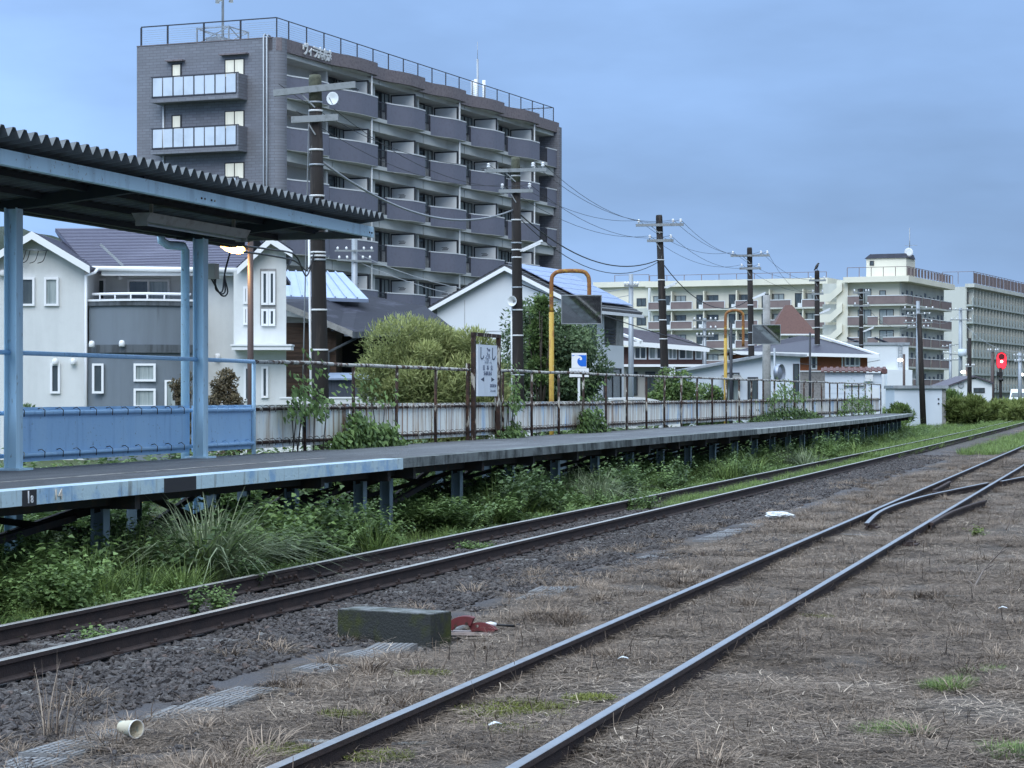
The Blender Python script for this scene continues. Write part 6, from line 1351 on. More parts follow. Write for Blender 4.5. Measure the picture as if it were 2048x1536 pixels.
def scatter(name, label, cat, pts, rot, scl, col, parent=None, n_protos=1):
    """points carrying instances: uncountable ground cover"""
    me = bpy.data.meshes.new(name); me.vertices.add(len(pts)); me.vertices.foreach_set('co', np.ascontiguousarray(pts, dtype=np.float32).ravel())
    a = me.attributes.new('rot', 'FLOAT_VECTOR', 'POINT'); a.data.foreach_set('vector', np.ascontiguousarray(rot, dtype=np.float32).ravel())
    a = me.attributes.new('scl', 'FLOAT', 'POINT'); a.data.foreach_set('value', np.ascontiguousarray(scl, dtype=np.float32))
    a = me.attributes.new('pick', 'INT', 'POINT'); a.data.foreach_set('value', rng.integers(0, n_protos, len(pts)).astype(np.int32)); me.update()
    o = bpy.data.objects.new(name, me); link(o, parent)
    g = bpy.data.node_groups.new(name + '_scatter', 'GeometryNodeTree'); g.interface.new_socket('Geometry', in_out='INPUT', socket_type='NodeSocketGeometry'); g.interface.new_socket('Geometry', in_out='OUTPUT', socket_type='NodeSocketGeometry')
    N, L = g.nodes, g.links; gi = N.new('NodeGroupInput'); go = N.new('NodeGroupOutput'); ip = N.new('GeometryNodeInstanceOnPoints'); ci = N.new('GeometryNodeCollectionInfo')
    ci.inputs['Collection'].default_value = col; ci.inputs['Separate Children'].default_value = True; ci.inputs['Reset Children'].default_value = True
    def na(nm, ty):
        q = N.new('GeometryNodeInputNamedAttribute'); q.data_type = ty; q.inputs['Name'].default_value = nm; return q.outputs['Attribute']
    L.new(gi.outputs[0], ip.inputs['Points']); L.new(ci.outputs[0], ip.inputs['Instance']); ip.inputs['Pick Instance'].default_value = True
    L.new(na('pick', 'INT'), ip.inputs['Instance Index']); L.new(na('rot', 'FLOAT_VECTOR'), ip.inputs['Rotation']); L.new(na('scl', 'FLOAT'), ip.inputs['Scale'])
    L.new(ip.outputs[0], go.inputs[0]); md = o.modifiers.new('scatter', 'NODES'); md.node_group = g
    tag(o, label, cat, kind='stuff'); return o
def stpts(s, t, dz=0.0): z = gz(s, t) + dz; return np.stack([s * SA - t * CA, s * CA + t * SA, z], 1)
def zrot(n, tilt=0.0): return np.stack([rng.normal(0, tilt, n) if tilt else np.zeros(n), rng.normal(0, tilt, n) if tilt else np.zeros(n), rnd(n, 0, 6.283)], 1)

# ballast
m_bst = stone_mat(); c_st = proto_col('stones', [stone_mesh('ballast_stone', m_bst) for _ in range(7)])
def belt(n, s0, s1, d0, d1, power=1.0):
    s = s0 + (s1 - s0) * rnd(n) ** power; return s, t_near(s) + rnd(n, d0, d1)
S1, T1 = belt(52000, 9, 34, -1.9, 1.7, 1.25); S2, T2 = belt(24000, 34, 75, -1.5, 1.5, 1.2)
S3, T3 = belt(5200, 9, 34, -3.0, -1.5)
Sx, Tx = np.concatenate([S1, S2, S3]), np.concatenate([T1, T2, T3]); d_ = Tx - t_near(Sx)
keep = (np.abs(d_) > 0.085) & (np.abs(d_ - GAUGE) > 0.085); keep &= ~((d_ < -1.35) & (fbm(Sx * 0.8, Tx * 1.4, 31) < 0.44 + 0.10 * (-1.35 - d_)))
Sx, Tx = Sx[keep], Tx[keep]; n = len(Sx)
scatter('ballast', 'dark grey crushed stone ballast around the platform track', 'ballast', stpts(Sx, Tx, 0.0) + np.stack([np.zeros(n), np.zeros(n), rnd(n, -0.012, 0.022)], 1), rng.uniform(0, 6.28, (n, 3)) * np.array([0.12, 0.12, 1]), np.where(Sx < 34, 0.055, 0.075) * rnd(n, 0.55, 1.35), c_st, None, 7)
# straw
c_sw = proto_col('straw', [straw_patch('straw', 420, 0.36, 0.02, m_straw, 0.04, 0.17, 0.0048) for _ in range(4)] + [straw_patch('straw', 240, 0.30, 0.07, m_straw, 0.04, 0.15)])
n = 8000; s = 8 + 62 * rnd(n) ** 1.9; t = rnd(n, -2.5, 1.0) * 0 + (-2.0 + (t_near(s) - 1.9 + 2.0) * rnd(n))
s2 = 70 + 90 * rnd(900); t2 = -2 + (t_near(s2) - 1.0 + 2.0) * rnd(900)
s, t = np.concatenate([s, s2]), np.concatenate([t, t2]); n = len(s)
bare = fbm(s * 0.9, t * 0.9, 77); keep = (bare > 0.34) & ~((np.abs(t - (5.86 + 0.010 * (s - 11))) < 0.30) & (s < 34) & (rnd(n) < 0.72)) & ~((np.abs(s - 17.0) < 0.75) & (np.abs(t - 5.7) < 0.55)); s, t = s[keep], t[keep]; n = len(s)
scatter('dead_grass', 'matted dead grass covering the ground around the siding', 'dead grass', stpts(s, t, -0.004), zrot(n, 0.04), np.where(s < 70, rnd(n, 0.8, 1.25), rnd(n, 1.2, 1.8)), c_sw, None, 5)
c_sp = proto_col('straw2', [straw_patch('pale_stalk', 60, 0.34, 0.015, m_straw_p, 0.05, 0.20, 0.0048) for _ in range(3)])
n = 3200; s = 8 + 50 * rnd(n) ** 1.8; t = -2 + (t_near(s) - 1.7 + 2) * rnd(n); kp = (fbm(s * 0.8, t * 0.8, 177) > 0.42) & ~((np.abs(t - (5.86 + 0.010 * (s - 11))) < 0.34) & (s < 34) & (rnd(n) < 0.8)); s, t = s[kp], t[kp]; n = len(s)
scatter('pale_straw', 'paler loose straw lying over the matted dead grass', 'straw', stpts(s, t, 0.004), zrot(n, 0.05), rnd(n, 0.8, 1.3), c_sp, None, 3)
c_dw = proto_col('deadweed', [blade_clump('dead_weed', 90, 0.10, 0.17, m_straw, 0.005, 1.5, 1.0) for _ in range(3)])
n = 1500; s = 8 + 55 * rnd(n) ** 1.5; t = np.where(rnd(n) < 0.55, t_near(s) - rnd(n, 0.75, 3.2), -1 + 7.0 * rnd(n)); kp = fbm(s * 0.9, t * 1.1, 201) > 0.49; s, t = s[kp], t[kp]
kp = (np.abs(t - t_sid(s)) > 0.14) & (np.abs(t - t_sid(s) + GAUGE) > 0.14) & ~((np.abs(s - 17.0) < 0.75) & (np.abs(t - 5.7) < 0.5)); s, t = s[kp], t[kp]; n = len(s)
scatter('dead_weeds', 'low brown clumps of withered weeds along the ballast edge', 'dead weeds', stpts(s, t, -0.01), zrot(n, 0.1), rnd(n, 0.5, 1.15), c_dw, None, 3)
# grass along the rails in the distance and between them
c_gr = proto_col('grass', [blade_clump('grass_tuft', 70, 0.16, 0.20, m_blade, 0.006, 0.7) for _ in range(3)])
n = 2600; s = 38 + 130 * rnd(n) ** 1.3; d = np.where(rnd(n) < 0.55, rnd(n, 0.12, 1.0), rnd(n, 1.25, 2.4)); t = t_near(s) + d
keep = fbm(s * 0.5, t * 0.5, 5) > 0.33 - 0.1 * (s > 60); s, t = s[keep], t[keep]
s3 = np.concatenate([rnd(500, 75, 160), rnd(900, 108, 260)]); t3 = np.concatenate([t_near(s3[:500]) - rnd(500, 1.0, 2.6) - 0.5, t_near(s3[500:]) + rnd(900, 1.3, 6.5)])
s, t = np.concatenate([s, s3]), np.concatenate([t, t3]); n = len(s)
scatter('track_grass', 'fresh green grass growing between and beside the far rails', 'grass', stpts(s, t), zrot(n), np.where(s < 70, rnd(n, 0.5, 1.0), rnd(n, 0.9, 1.7)), c_gr, None, 3)
# moss and green patches near
c_ms = proto_col('moss', [straw_patch('moss_tuft', 260, 0.16, 0.6, m_moss, 0.015, 0.05, 0.006) for _ in range(2)])
pm = []
for (px, py, k, sx, sy) in ((1010, 1420, 34, 95, 16), (1040, 1462, 16, 70, 9), (560, 1502, 12, 60, 12), (690, 1432, 10, 50, 10), (1180, 1398, 8, 60, 6), (850, 1350, 6, 40, 6), (1640, 1235, 3, 20, 4), (760, 1515, 10, 50, 8)):
    for _ in range(k): q = G(px + rng.normal(0, sx * 0.5), py + rng.normal(0, sy * 0.5), -0.12); pm.append(to_st(q))
pm = np.array(pm); scatter('moss_patches', 'yellow green moss between the siding rails', 'moss', stpts(pm[:, 0], pm[:, 1], 0.012), zrot(len(pm)), rnd(len(pm), 0.5, 1.0), c_ms, None, 2)
c_g2 = proto_col('lawn', [blade_clump('lawn_tuft', 120, 0.10, 0.09, m_blade, 0.004, 0.9) for _ in range(2)]); pg = []
for (px, py, k, sx, sy) in ((1915, 1372, 16, 45, 10), (1790, 1465, 12, 60, 12), (2020, 1505, 10, 30, 12), (1955, 1348, 4, 60, 8)):
    for _ in range(k): pg.append(to_st(G(px + rng.normal(0, sx * 0.5), py + rng.normal(0, sy * 0.5), -0.12)))
pg = np.array(pg); scatter('green_tufts', 'small fresh green grass patches in the dead grass at right', 'grass', stpts(pg[:, 0], pg[:, 1], 0.0), zrot(len(pg)), rnd(len(pg), 0.6, 1.1), c_g2, None, 2)

def t_edge_v(s): return 10.3 + 0.000545 * np.maximum(0.0, s - 55) ** 2
# weeds along and below the platform
P_leafy = [leafy('leafy_weed', 0.62, 13, 17, 0.085, 0.062, 0.34, m_leaf_d) for _ in range(3)]
P_leafm = [leafy('leafy_weed', 0.50, 12, 15, 0.075, 0.050, 0.30, m_leaf_m) for _ in range(2)]
P_fern = [leafy('fern', 0.55, 12, 34, 0.10, 0.030, 0.50, m_leaf_m, 1.0, True) for _ in range(2)]
P_grass = [blade_clump('weed_grass', 90, 0.14, 0.55, m_blade, 0.010, 0.65) for _ in range(2)]
P_silver = [blade_clump('silver_grass', 130, 0.12, 0.66, m_blade_s, 0.012, 0.95, 1.2) for _ in range(2)]
P_low = [leafy('ground_weed', 0.16, 12, 8, 0.06, 0.042, 0.26, m_leaf_m, 0.4) for _ in range(2)]
c_w = proto_col('weeds', P_leafy + P_leafm + P_fern + P_grass); c_low = proto_col('lowweeds', P_low + [blade_clump('short_grass', 60, 0.14, 0.18, m_blade, 0.006)])
n = 2500; s = 10 + 105 * rnd(n) ** 1.25; t = t_near(s) + 1.62 + rnd(n) * 3.4; e_ = fbm(s * 0.45, t * 0.6, 41)
keep = e_ > np.where((s > 27.5) & (s < 33.5), 0.54, 0.36); keep &= ~((s > 27.8) & (s < 31.4) & (t < 11.3)); s, t = s[keep], t[keep]; n = len(s)
edge = np.clip((t - (t_near(s) + 1.6)) / 0.9, 0.25, 1.0)
scatter('platform_weeds', 'tangled green weeds growing below the platform edge', 'weeds', stpts(s, t, -0.02), zrot(n, 0.08), rnd(n, 0.7, 1.25) * edge, c_w, None, 9)
n = 2600; s = 10 + 100 * rnd(n) ** 1.3; t = t_near(s) + 1.42 + rnd(n) ** 1.5 * 3.6; keep = fbm(s * 0.7, t * 0.7, 51) > 0.36; s, t = s[keep], t[keep]; n = len(s)
n2 = 420; s2 = np.concatenate([rnd(200, 12, 27.5), rnd(220, 33, 75)]); t2 = t_edge_v(s2) + rnd(n2, -0.75, 0.5); kp = fbm(s2 * 0.35, t2, 141) > 0.42; s2, t2 = s2[kp], t2[kp]; n2 = len(s2)
scatter('edge_weeds', 'taller fresh weeds rising to the platform edge', 'weeds', stpts(s2, t2, -0.03), zrot(n2, 0.08), rnd(n2, 1.0, 1.65), c_w, None, 9)
scatter('ground_weeds', 'low creeping weeds between the track and the platform', 'weeds', stpts(s, t, -0.01), zrot(n, 0.1), rnd(n, 0.6, 1.3), c_low, None, 3)
n = 900; s = 16 + 100 * rnd(n) ** 1.2; t = 13.75 + rnd(n) * 5.0; keep = fbm(s * 0.4, t * 0.4, 61) > 0.36; s, t = s[keep], t[keep]; n = len(s)
scatter('bank_weeds', 'tall weeds growing behind the platform fence', 'weeds', stpts(s, t, -0.02), zrot(n, 0.08), rnd(n, 1.3, 2.3), c_w, None, 9)
n = 700; s = rnd(n, 112, 250); t = t_near(s) + 5.5 + rnd(n) ** 0.8 * 14; keep = fbm(s * 0.12, t * 0.2, 71) > 0.36; s, t = s[keep], t[keep]; n = len(s)
c_far = proto_col('farweeds', P_leafm + [leafy('yellow_weed', 0.55, 12, 15, 0.09, 0.05, 0.32, m_leaf_y)] + P_grass + P_fern)
scatter('field_weeds', 'overgrown weeds on the bank below the distant signal', 'weeds', stpts(s, t, -0.05), zrot(n, 0.06), rnd(n, 1.6, 2.9), c_far, None, 7)

def plant(name, label, cat, loc, meshes, group=None, stem=None):
    t_ = thing(name, label, cat, loc, 0, group)
    for (pn, me, off, rz, sc) in meshes: put(pn, me, t_, off, (0, 0, rz), (sc, sc, sc))
    return t_
def at_px(px, t): s = S_at(px, t); return ST(s, t, float(gz(s, t)) - 0.02), s
def clump(name, label, cat, px, t, kinds, k, spread, sc0, sc1, group=None):
    loc, s = at_px(px, t); ms = []
    for i in range(k):
        me = random.choice(kinds); a = random.uniform(0, 6.28); q = spread * math.sqrt(random.random())
        ms.append(('foliage' if 'grass' not in name else 'blades', me, (q * math.cos(a), q * math.sin(a) * 0.7, 0), random.uniform(0, 6.28), random.uniform(sc0, sc1)))
    return plant(name, label, cat, loc, ms, group)
BR = [leafy('bramble_leaves', 0.72, 22, 20, 0.095, 0.078, 0.45, m_leaf_m, 0.8) for _ in range(2)]
clump('bramble_bush', 'broad leafy bramble bush at the left edge below the platform', 'bush', 60, 9.75, BR, 7, 0.75, 0.75, 1.1)
clump('bramble_bush', 'leafy bramble bush climbing to the platform edge beside the silver grass', 'bush', 520, 10.25, P_leafy + BR, 9, 0.50, 1.15, 1.55)
clump('grass_clump', 'bright broad bladed grass between bramble and silver grass at left', 'grass', 235, 9.75, [blade_clump('broad_blades', 60, 0.2, 0.72, m_blade, 0.018, 0.7)], 4, 0.45, 0.8, 1.1)
clump('grass_clump', 'tall arching silver grass clump below the blue platform edge', 'grass', 425, 9.8, P_silver, 6, 0.2, 1.6, 1.95)
clump('grass_clump', 'yellow green grass tuft close to the rail joint at left', 'grass', 345, 9.45, P_grass, 5, 0.4, 0.7, 1.0)
clump('weed_bush', 'dark spindly weed growing over the rail near its joint', 'weed', 512, 8.95, P_leafy, 2, 0.12, 0.75, 0.85)
clump('fern_bush', 'bright fern like bush right of the paired platform legs', 'bush', 885, 10.15, P_fern, 8, 0.6, 1.0, 1.5)
clump('weed_bush', 'dark leafy bush reaching the platform edge below the name board', 'bush', 1035, 10.4, P_leafy, 9, 0.45, 1.2, 1.65)
clump('grass_clump', 'long grey green grass clump below the mirror', 'grass', 1170, 10.2, P_silver, 6, 0.5, 1.3, 1.6)
clump('weed_bush', 'dense dark bush under the platform below the white gabled house', 'bush', 1290, 10.6, P_leafy + P_leafm, 11, 0.8, 1.1, 1.6)
clump('weed_bush', 'wide dark bush under the platform below the pale slant roofed building', 'bush', 1420, 10.7, P_leafy + P_fern, 12, 1.3, 1.1, 1.6)
clump('grass_clump', 'rough grass under the platform where the evenly spaced legs begin', 'grass', 1545, 10.6, P_silver + P_grass, 10, 1.6, 1.2, 1.6)
clump('rail_weed', 'small light green weed between the rails at bottom left', 'weed', 205, 8.35, P_low, 4, 0.18, 0.8, 1.1)
clump('rail_weed', 'leafy light weed between the rails below the silver grass', 'weed', 412, 8.35, P_low + P_leafm, 4, 0.15, 0.55, 0.8)
clump('rail_weed', 'trailing green weed crossing the rail below the fern bush', 'weed', 935, 8.75, P_low, 7, 0.28, 0.7, 1.0)
clump('rail_weed', 'bright weed covering the far rail below the mirror', 'weed', 1245, 9.15, P_low + P_leafm, 16, 0.8, 0.7, 1.0)
q = G(1950, 1073, -0.1); plant('rail_weed', 'small yellow green weed in the dead grass right of the switch', 'weed', q, [('foliage', leafy('yw', 0.16, 10, 8, 0.07, 0.05, 0.16, m_leaf_y), (0, 0, 0), 0, 1.0), ('foliage', P_low[0], (0.1, 0, 0), 1, 0.5)])
q = G(113, 1470, -0.15); tf = plant('dry_tuft', 'tuft of pale dry stalks standing in the ballast at bottom left', 'dead grass', q, [('stalks', blade_clump('stalks', 26, 0.10, 0.46, m_straw_p, 0.007, 0.35, 0.3), (0, 0, 0), 0, 1.0), ('stalks', straw_patch('st', 160, 0.25, 0.3, m_straw, 0.06, 0.25), (0.1, 0, 0), 0, 1.0)])

# climbing vines on the fence
def vine(label, px0, px1, z0, z1, k, hang=0.5, above=0.0):
    t_ = thing('climbing_vine', label, 'vine', ST(S_at((px0 + px1) / 2, 13.4), 13.4, 0), RZ_ST); s0, s1 = S_at(px0, 13.35), S_at(px1, 13.35); sc = (s0 + s1) / 2
    u = rnd(k); s = (s0 + (s1 - s0) * u) - sc; prof = np.sin(np.pi * u) ** 0.6; nz1 = 0.45 + 0.75 * vnoise(u * 6.0, u * 0 + px0, 3); z = z0 + (z1 - z0) * rnd(k) ** 0.8 * np.minimum(prof * nz1, 1.0) + rng.normal(0, 0.06, k)
    z = np.where(rnd(k) < above, z1 + rnd(k) ** 2 * 0.5, z)
    t = rng.normal(-0.10, 0.07, k) - 0.05
    c = np.stack([s + rng.normal(0, 0.06, k), t, z], 1); d = np.stack([rng.normal(0, .6, k), -rnd(k, 0.1, 0.8), -rnd(k, 0.2, 1.0)], 1); nn = np.stack([rng.normal(0, .4, k), -np.ones(k), rnd(k, .2, 1)], 1)
    v, f, tt_ = leaves(c, d, nn, 0.12 * rnd(k, .6, 1.25), 0.105 * rnd(k, .6, 1.25), rnd(k)); me = array_mesh('foliage', v, f, m_leaf_m, tt_); put('foliage', me, t_)
    for i in range(5):
        a = random.uniform(s0, s1) - sc; MB().tube([(a, 0, 0.4), (a + random.uniform(-.2, .2), -0.06, 1.0), (a + random.uniform(-.3, .3), -0.08, min(z1, 1.7))], 0.01, 5).build('stem', m_bark, t_)
vine('large leafy vine swallowing the fence left of the name board', 645, 785, 0.75, 1.68, 2300, above=0.03)
vine('young vine climbing above the fence beside the first pole', 560, 636, 1.45, 2.15, 240, above=0.10)
vine('narrow vine hanging on the fence below the wave sign', 1148, 1192, 0.85, 1.75, 750, above=0.05)
vine('small vine clump on the fence foot right of the name board', 982, 1028, 0.85, 1.25, 420)
vine('vine sprig poking over the panels right of the name board', 1003, 1024, 1.55, 2.0, 130, above=0.2)
vine('vine spreading low on the fence before the pale slant roofed building', 1500, 1640, 0.85, 1.35, 1500, above=0.04)
vine('vine shoots rising through the fence before the boarded shed', 1672, 1740, 1.0, 2.05, 700, above=0.05)
vine('light vine shoots rising above the fence before the orange house', 1530, 1600, 1.6, 2.2, 420, above=0.06)

# trees
def tree(name, label, px, py_top, Y, half_px, m, nl, lsize, shape='round', trunk=0.10, clumps=70, up=0.0, zlow=0.2):
    zt = P(px, py_top, Y).z; rx = half_px / F_PX * Y; b = P(px, 790, Y); t_ = thing(name, label, 'tree', (b.x, b.y, -0.3), 0)
    H = zt + 0.3; cz = H * (0.5 + zlow / 2); rzv = H * (0.5 - zlow / 2)
    dirs = rng.normal(0, 1, (clumps, 3)); dirs /= np.linalg.norm(dirs, axis=1, keepdims=True); rad = rnd(clumps, 0.45, 0.86)[:, None]
    cc = dirs * rad * np.array([rx, rx * 0.9, rzv]) + np.array([0, 0, cz]); cr = rnd(clumps, 0.15, 0.42) * min(rx, rzv)
    if shape == 'cone': f = np.clip((H - cc[:, 2]) / (H * 0.7), 0.15, 1.0); cc[:, 0] *= f; cc[:, 1] *= f
    ci = rng.integers(0, clumps, nl); dd = rng.normal(0, 1, (nl, 3)); dd /= np.linalg.norm(dd, axis=1, keepdims=True); rr = cr[ci] * rnd(nl, 0.35, 1.0) ** 0.5 * 1.05
    c = cc[ci] + dd * rr[:, None] * np.array([1, 1, 0.8]); d = dd * 0.8 + rng.normal(0, 0.5, (nl, 3)) + np.array([0, 0, up]); nn = dd + np.array([0, 0, 0.8]) + rng.normal(0, 0.3, (nl, 3))
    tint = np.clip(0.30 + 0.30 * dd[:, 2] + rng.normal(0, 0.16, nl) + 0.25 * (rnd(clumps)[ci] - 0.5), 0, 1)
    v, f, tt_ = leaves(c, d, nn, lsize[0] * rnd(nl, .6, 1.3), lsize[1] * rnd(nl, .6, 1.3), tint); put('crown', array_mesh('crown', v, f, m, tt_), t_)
    tb = MB().tube([(0, 0, 0), (0.05, 0, H * 0.25), (-0.03, 0.04, H * 0.5)], [trunk, trunk * 0.8, trunk * 0.5], 8)
    for i in range(9):
        a = random.uniform(0, 6.28); e = Vector((math.cos(a) * rx * 0.6, math.sin(a) * rx * 0.6, cz + random.uniform(-0.2, 0.6) * rzv)); st_ = Vector((0, 0, H * random.uniform(0.15, 0.4)))
        tb.tube([st_, st_.lerp(e, 0.5) + Vector((0, 0, 0.12)), e], [trunk * 0.45, trunk * 0.3, trunk * 0.12], 6)
    tb.build('trunk', m_bark, t_); return t_
m_tree_y = leaf_mat('feathery_leaf', (0.10, 0.125, 0.042), (0.54, 0.58, 0.24), 0.6, 0.3, False); m_tree_d = leaf_mat('dark_tree_leaf', (0.040, 0.072, 0.036), (0.24, 0.33, 0.16), 0.5, 0.25, False)
m_tree_b = leaf_mat('bronze_tree_leaf', (0.055, 0.050, 0.034), (0.24, 0.20, 0.12), 0.6, 0.25, False); m_tree_m = leaf_mat('fresh_tree_leaf', (0.048, 0.085, 0.030), (0.24, 0.34, 0.11), 0.5, 0.25, False)
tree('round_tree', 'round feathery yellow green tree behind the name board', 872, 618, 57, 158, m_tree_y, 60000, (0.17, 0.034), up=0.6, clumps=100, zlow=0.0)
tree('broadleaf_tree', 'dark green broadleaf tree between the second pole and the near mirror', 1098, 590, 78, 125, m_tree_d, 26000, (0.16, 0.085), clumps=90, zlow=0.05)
tree('slender_tree', 'light green slender tree top beside the yellow mirror post', 1082, 578, 76, 42, m_tree_m, 6000, (0.15, 0.07), 'cone', clumps=40, zlow=0.35, up=0.4)
tree('shrub', 'bronze leaved shrub behind the second canopy column', 452, 706, 48, 44, m_tree_b, 7000, (0.075, 0.04), clumps=60, trunk=0.04, zlow=0.05)
tree('shrub', 'bronze leaved shrub left of the second canopy column', 362, 712, 50, 36, m_tree_b, 5000, (0.075, 0.04), clumps=50, trunk=0.04, zlow=0.05)
tree('shrub', 'green shrub behind the fence at the foot of the third pole', 1345, 732, 88, 58, m_tree_m, 9000, (0.15, 0.09), clumps=60, trunk=0.06, zlow=0.0)
tree('shrub', 'rounded yellow green shrub left of the pale slant roofed building', 1415, 764, 92, 44, m_tree_m, 5000, (0.14, 0.08), clumps=50, trunk=0.06, zlow=0.0)
tree('shrub', 'small shrub by the left canopy column', 45, 780, 50, 22, m_tree_d, 1200, (0.10, 0.05), clumps=24, trunk=0.03, zlow=0.1, up=0.6)
tree('shrub', 'upright green shrub left of the equipment hut', 1800, 806, 140, 34, m_tree_m, 3000, (0.25, 0.07), clumps=40, trunk=0.05, zlow=0.0, up=1.0)
tree('shrub', 'large yellow green thicket below the gabled warehouse', 1935, 798, 150, 50, m_leaf_y, 6000, (0.45, 0.10), clumps=46, trunk=0.05, zlow=0.0, up=0.9)
tree('shrub', 'tall mixed thicket just right of the equipment hut', 1908, 786, 158, 30, m_tree_m, 3600, (0.45, 0.09), clumps=30, trunk=0.05, zlow=0.0, up=1.0)
tree('shrub', 'dark thicket around the signal foot', 1985, 800, 165, 44, m_leaf_y, 4200, (0.45, 0.09), clumps=36, trunk=0.05, zlow=0.0, up=0.9)
tree('shrub', 'dark thicket at the right edge below the parked van', 2032, 803, 160, 40, m_leaf_y, 3600, (0.45, 0.09), clumps=34, trunk=0.05, zlow=0.0, up=0.9)
# ================================================================== small things on the ground
cbk = thing('concrete_block', 'mossy dark concrete block beside the platform track', 'block', (-0.648, 18.0, -0.26), R(-29.7))
def rough_box(x0, x1, y0, y1, z0, z1, n=(16, 8, 6), amp=0.006):
    v = []; f = []
    def grid(o, a, b, na, nb):
        s = len(v)
        for i in range(na + 1):
            for j in range(nb + 1): v.append([o[k] + a[k] * i / na + b[k] * j / nb for k in range(3)])
        for i in range(na):
            for j in range(nb): p = s + i * (nb + 1) + j; f.append((p, p + nb + 1, p + nb + 2, p + 1))
    dx, dy, dz = x1 - x0, y1 - y0, z1 - z0; nx, ny, nz_ = n
    grid((x0, y0, z0), (dx, 0, 0), (0, 0, dz), nx, nz_); grid((x1, y0, z0), (0, dy, 0), (0, 0, dz), ny, nz_); grid((x1, y1, z0), (-dx, 0, 0), (0, 0, dz), nx, nz_); grid((x0, y1, z0), (0, -dy, 0), (0, 0, dz), ny, nz_)
    v = np.array(v); h = np.sin(v[:, 0] * 91.3) * 0.5 + np.sin(v[:, 1] * 77.7 + v[:, 2] * 113.1) * 0.5; c = np.array([(x0 + x1) / 2, (y0 + y1) / 2, 0])
    dd = (v - c); dd[:, 2] = 0; v = v + dd / np.maximum(np.linalg.norm(dd, axis=1, keepdims=True), .01) * (h * amp)[:, None]
    m = MB(); m.v = [tuple(p) for p in v]; m.f = f; m.sm = [False] * len(f); return m
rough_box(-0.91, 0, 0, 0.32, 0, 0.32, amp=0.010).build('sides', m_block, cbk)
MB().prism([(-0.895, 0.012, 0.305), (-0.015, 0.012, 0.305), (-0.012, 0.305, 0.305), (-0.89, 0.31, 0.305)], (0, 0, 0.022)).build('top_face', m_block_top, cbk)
# red wheel chock on its board
m_red_p = mat('chock_red', (0.13, 0.020, 0.024), [((0.09, 0.02, 0.02), 14, W, 0.45, 0.62, 0.8), ((0.5, 0.45, 0.42), 30, W, 0.68, 0.74, 0.8)], 0.65)
ck = thing('wheel_chock', 'red iron wheel chock with a white handle lying beside the concrete block', 'wheel chock', G(940, 1268, -0.165), R(-10))
MB().box(-0.19, 0.21, -0.11, 0.08, 0.0, 0.022).build('board', mat('pinkish_board', (0.36, 0.30, 0.28), [((0.22, 0.16, 0.15), 4, (0.3, 3, 1), 0.45, 0.7, 0.6)], 0.8), ck)
def shoe(r1, r0, a0, a1, d, n=10):
    o = [(r1 * math.cos(R(a0 + (a1 - a0) * k / n)), 0, r1 * math.sin(R(a0 + (a1 - a0) * k / n))) for k in range(n + 1)] + [(r0 * math.cos(R(a1 - (a1 - a0) * k / n)), 0, r0 * math.sin(R(a1 - (a1 - a0) * k / n))) for k in range(n + 1)]
    return MB().prism(o, (0, d, 0))
s1_ = shoe(0.20, 0.13, 60, 135, 0.09).build('shoe', m_red_p, ck); s1_.location = (-0.03, -0.09, -0.045); s1_.rotation_euler = (0, R(-8), 0)
s2_ = shoe(0.19, 0.12, 50, 128, 0.09).build('shoe', m_red_p, ck); s2_.location = (0.09, -0.07, -0.085); s2_.rotation_euler = (R(-6), R(6), R(-8))
for k in range(3): MB().tube([(-0.10 + 0.09 * k, -0.095, 0.075 + 0.02 * (k == 1)), (-0.10 + 0.09 * k, -0.115, 0.078 + 0.02 * (k == 1))], 0.012, 6).build('bolt', m_rust, ck)
MB().tube([(0.12, 0.02, 0.075), (0.17, 0.03, 0.085), (0.21, 0.05, 0.075)], 0.018, 8).build('handle', m_white, ck); MB().tube([(0.20, 0.05, 0.076), (0.36, 0.12, 0.06)], 0.011, 6).build('rod', m_black, ck)
# paper cup
cp = thing('paper_cup', 'discarded cream paper cup lying on its side at bottom left', 'cup', G(258, 1472, -0.11), R(-42))
m_cup = mat('printed_paper', (0.55, 0.50, 0.38), [((0.20, 0.28, 0.26), 16, W, 0.55, 0.62, 0.7), ((0.4, 0.25, 0.14), 22, W, 0.6, 0.66, 0.6)], 0.6)
MB().lathe([(0.036, -0.065), (0.0365, -0.06), (0.051, 0.062), (0.053, 0.064), (0.053, 0.068), (0.049, 0.068), (0.0475, 0.062), (0.0335, -0.055), (0.0, -0.055)], 24, (0, 0, 0.045), 'x').build('cup_wall', m_cup, cp)
MB().lathe([(0.0475, 0.066), (0.054, 0.069), (0.054, 0.062), (0.05, 0.062), (0.0475, 0.066)], 24, (0, 0, 0.045), 'x', False).build('rim', m_porc, cp)
# white plastic bag
q = G(1555, 1034, -0.14); bg = thing('plastic_bag', 'crumpled white plastic bag between the two tracks', 'bag', q, R(-10))
v = []; f = []
nu, nv = 18, 9
for i in range(nu):
    for j in range(nv + 1):
        a = 2 * math.pi * i / nu; e = -math.pi / 2 + math.pi * j / nv; k = 1 + 0.22 * random.uniform(-1, 1); v.append((0.20 * k * math.cos(a) * math.cos(e), 0.09 * k * math.sin(a) * math.cos(e), 0.035 + 0.05 * k * math.sin(e)))
for i in range(nu):
    for j in range(nv): f.append((i * (nv + 1) + j, ((i + 1) % nu) * (nv + 1) + j, ((i + 1) % nu) * (nv + 1) + j + 1, i * (nv + 1) + j + 1))
b_ = MB(); b_.v = v; b_.f = f; b_.sm = [False] * len(f); b_.build('crumpled_film', mat('white_film', (0.62, 0.65, 0.67), [((0.40, 0.42, 0.42), 12, W, 0.5, 0.7, 0.6)], rough=0.4), bg)
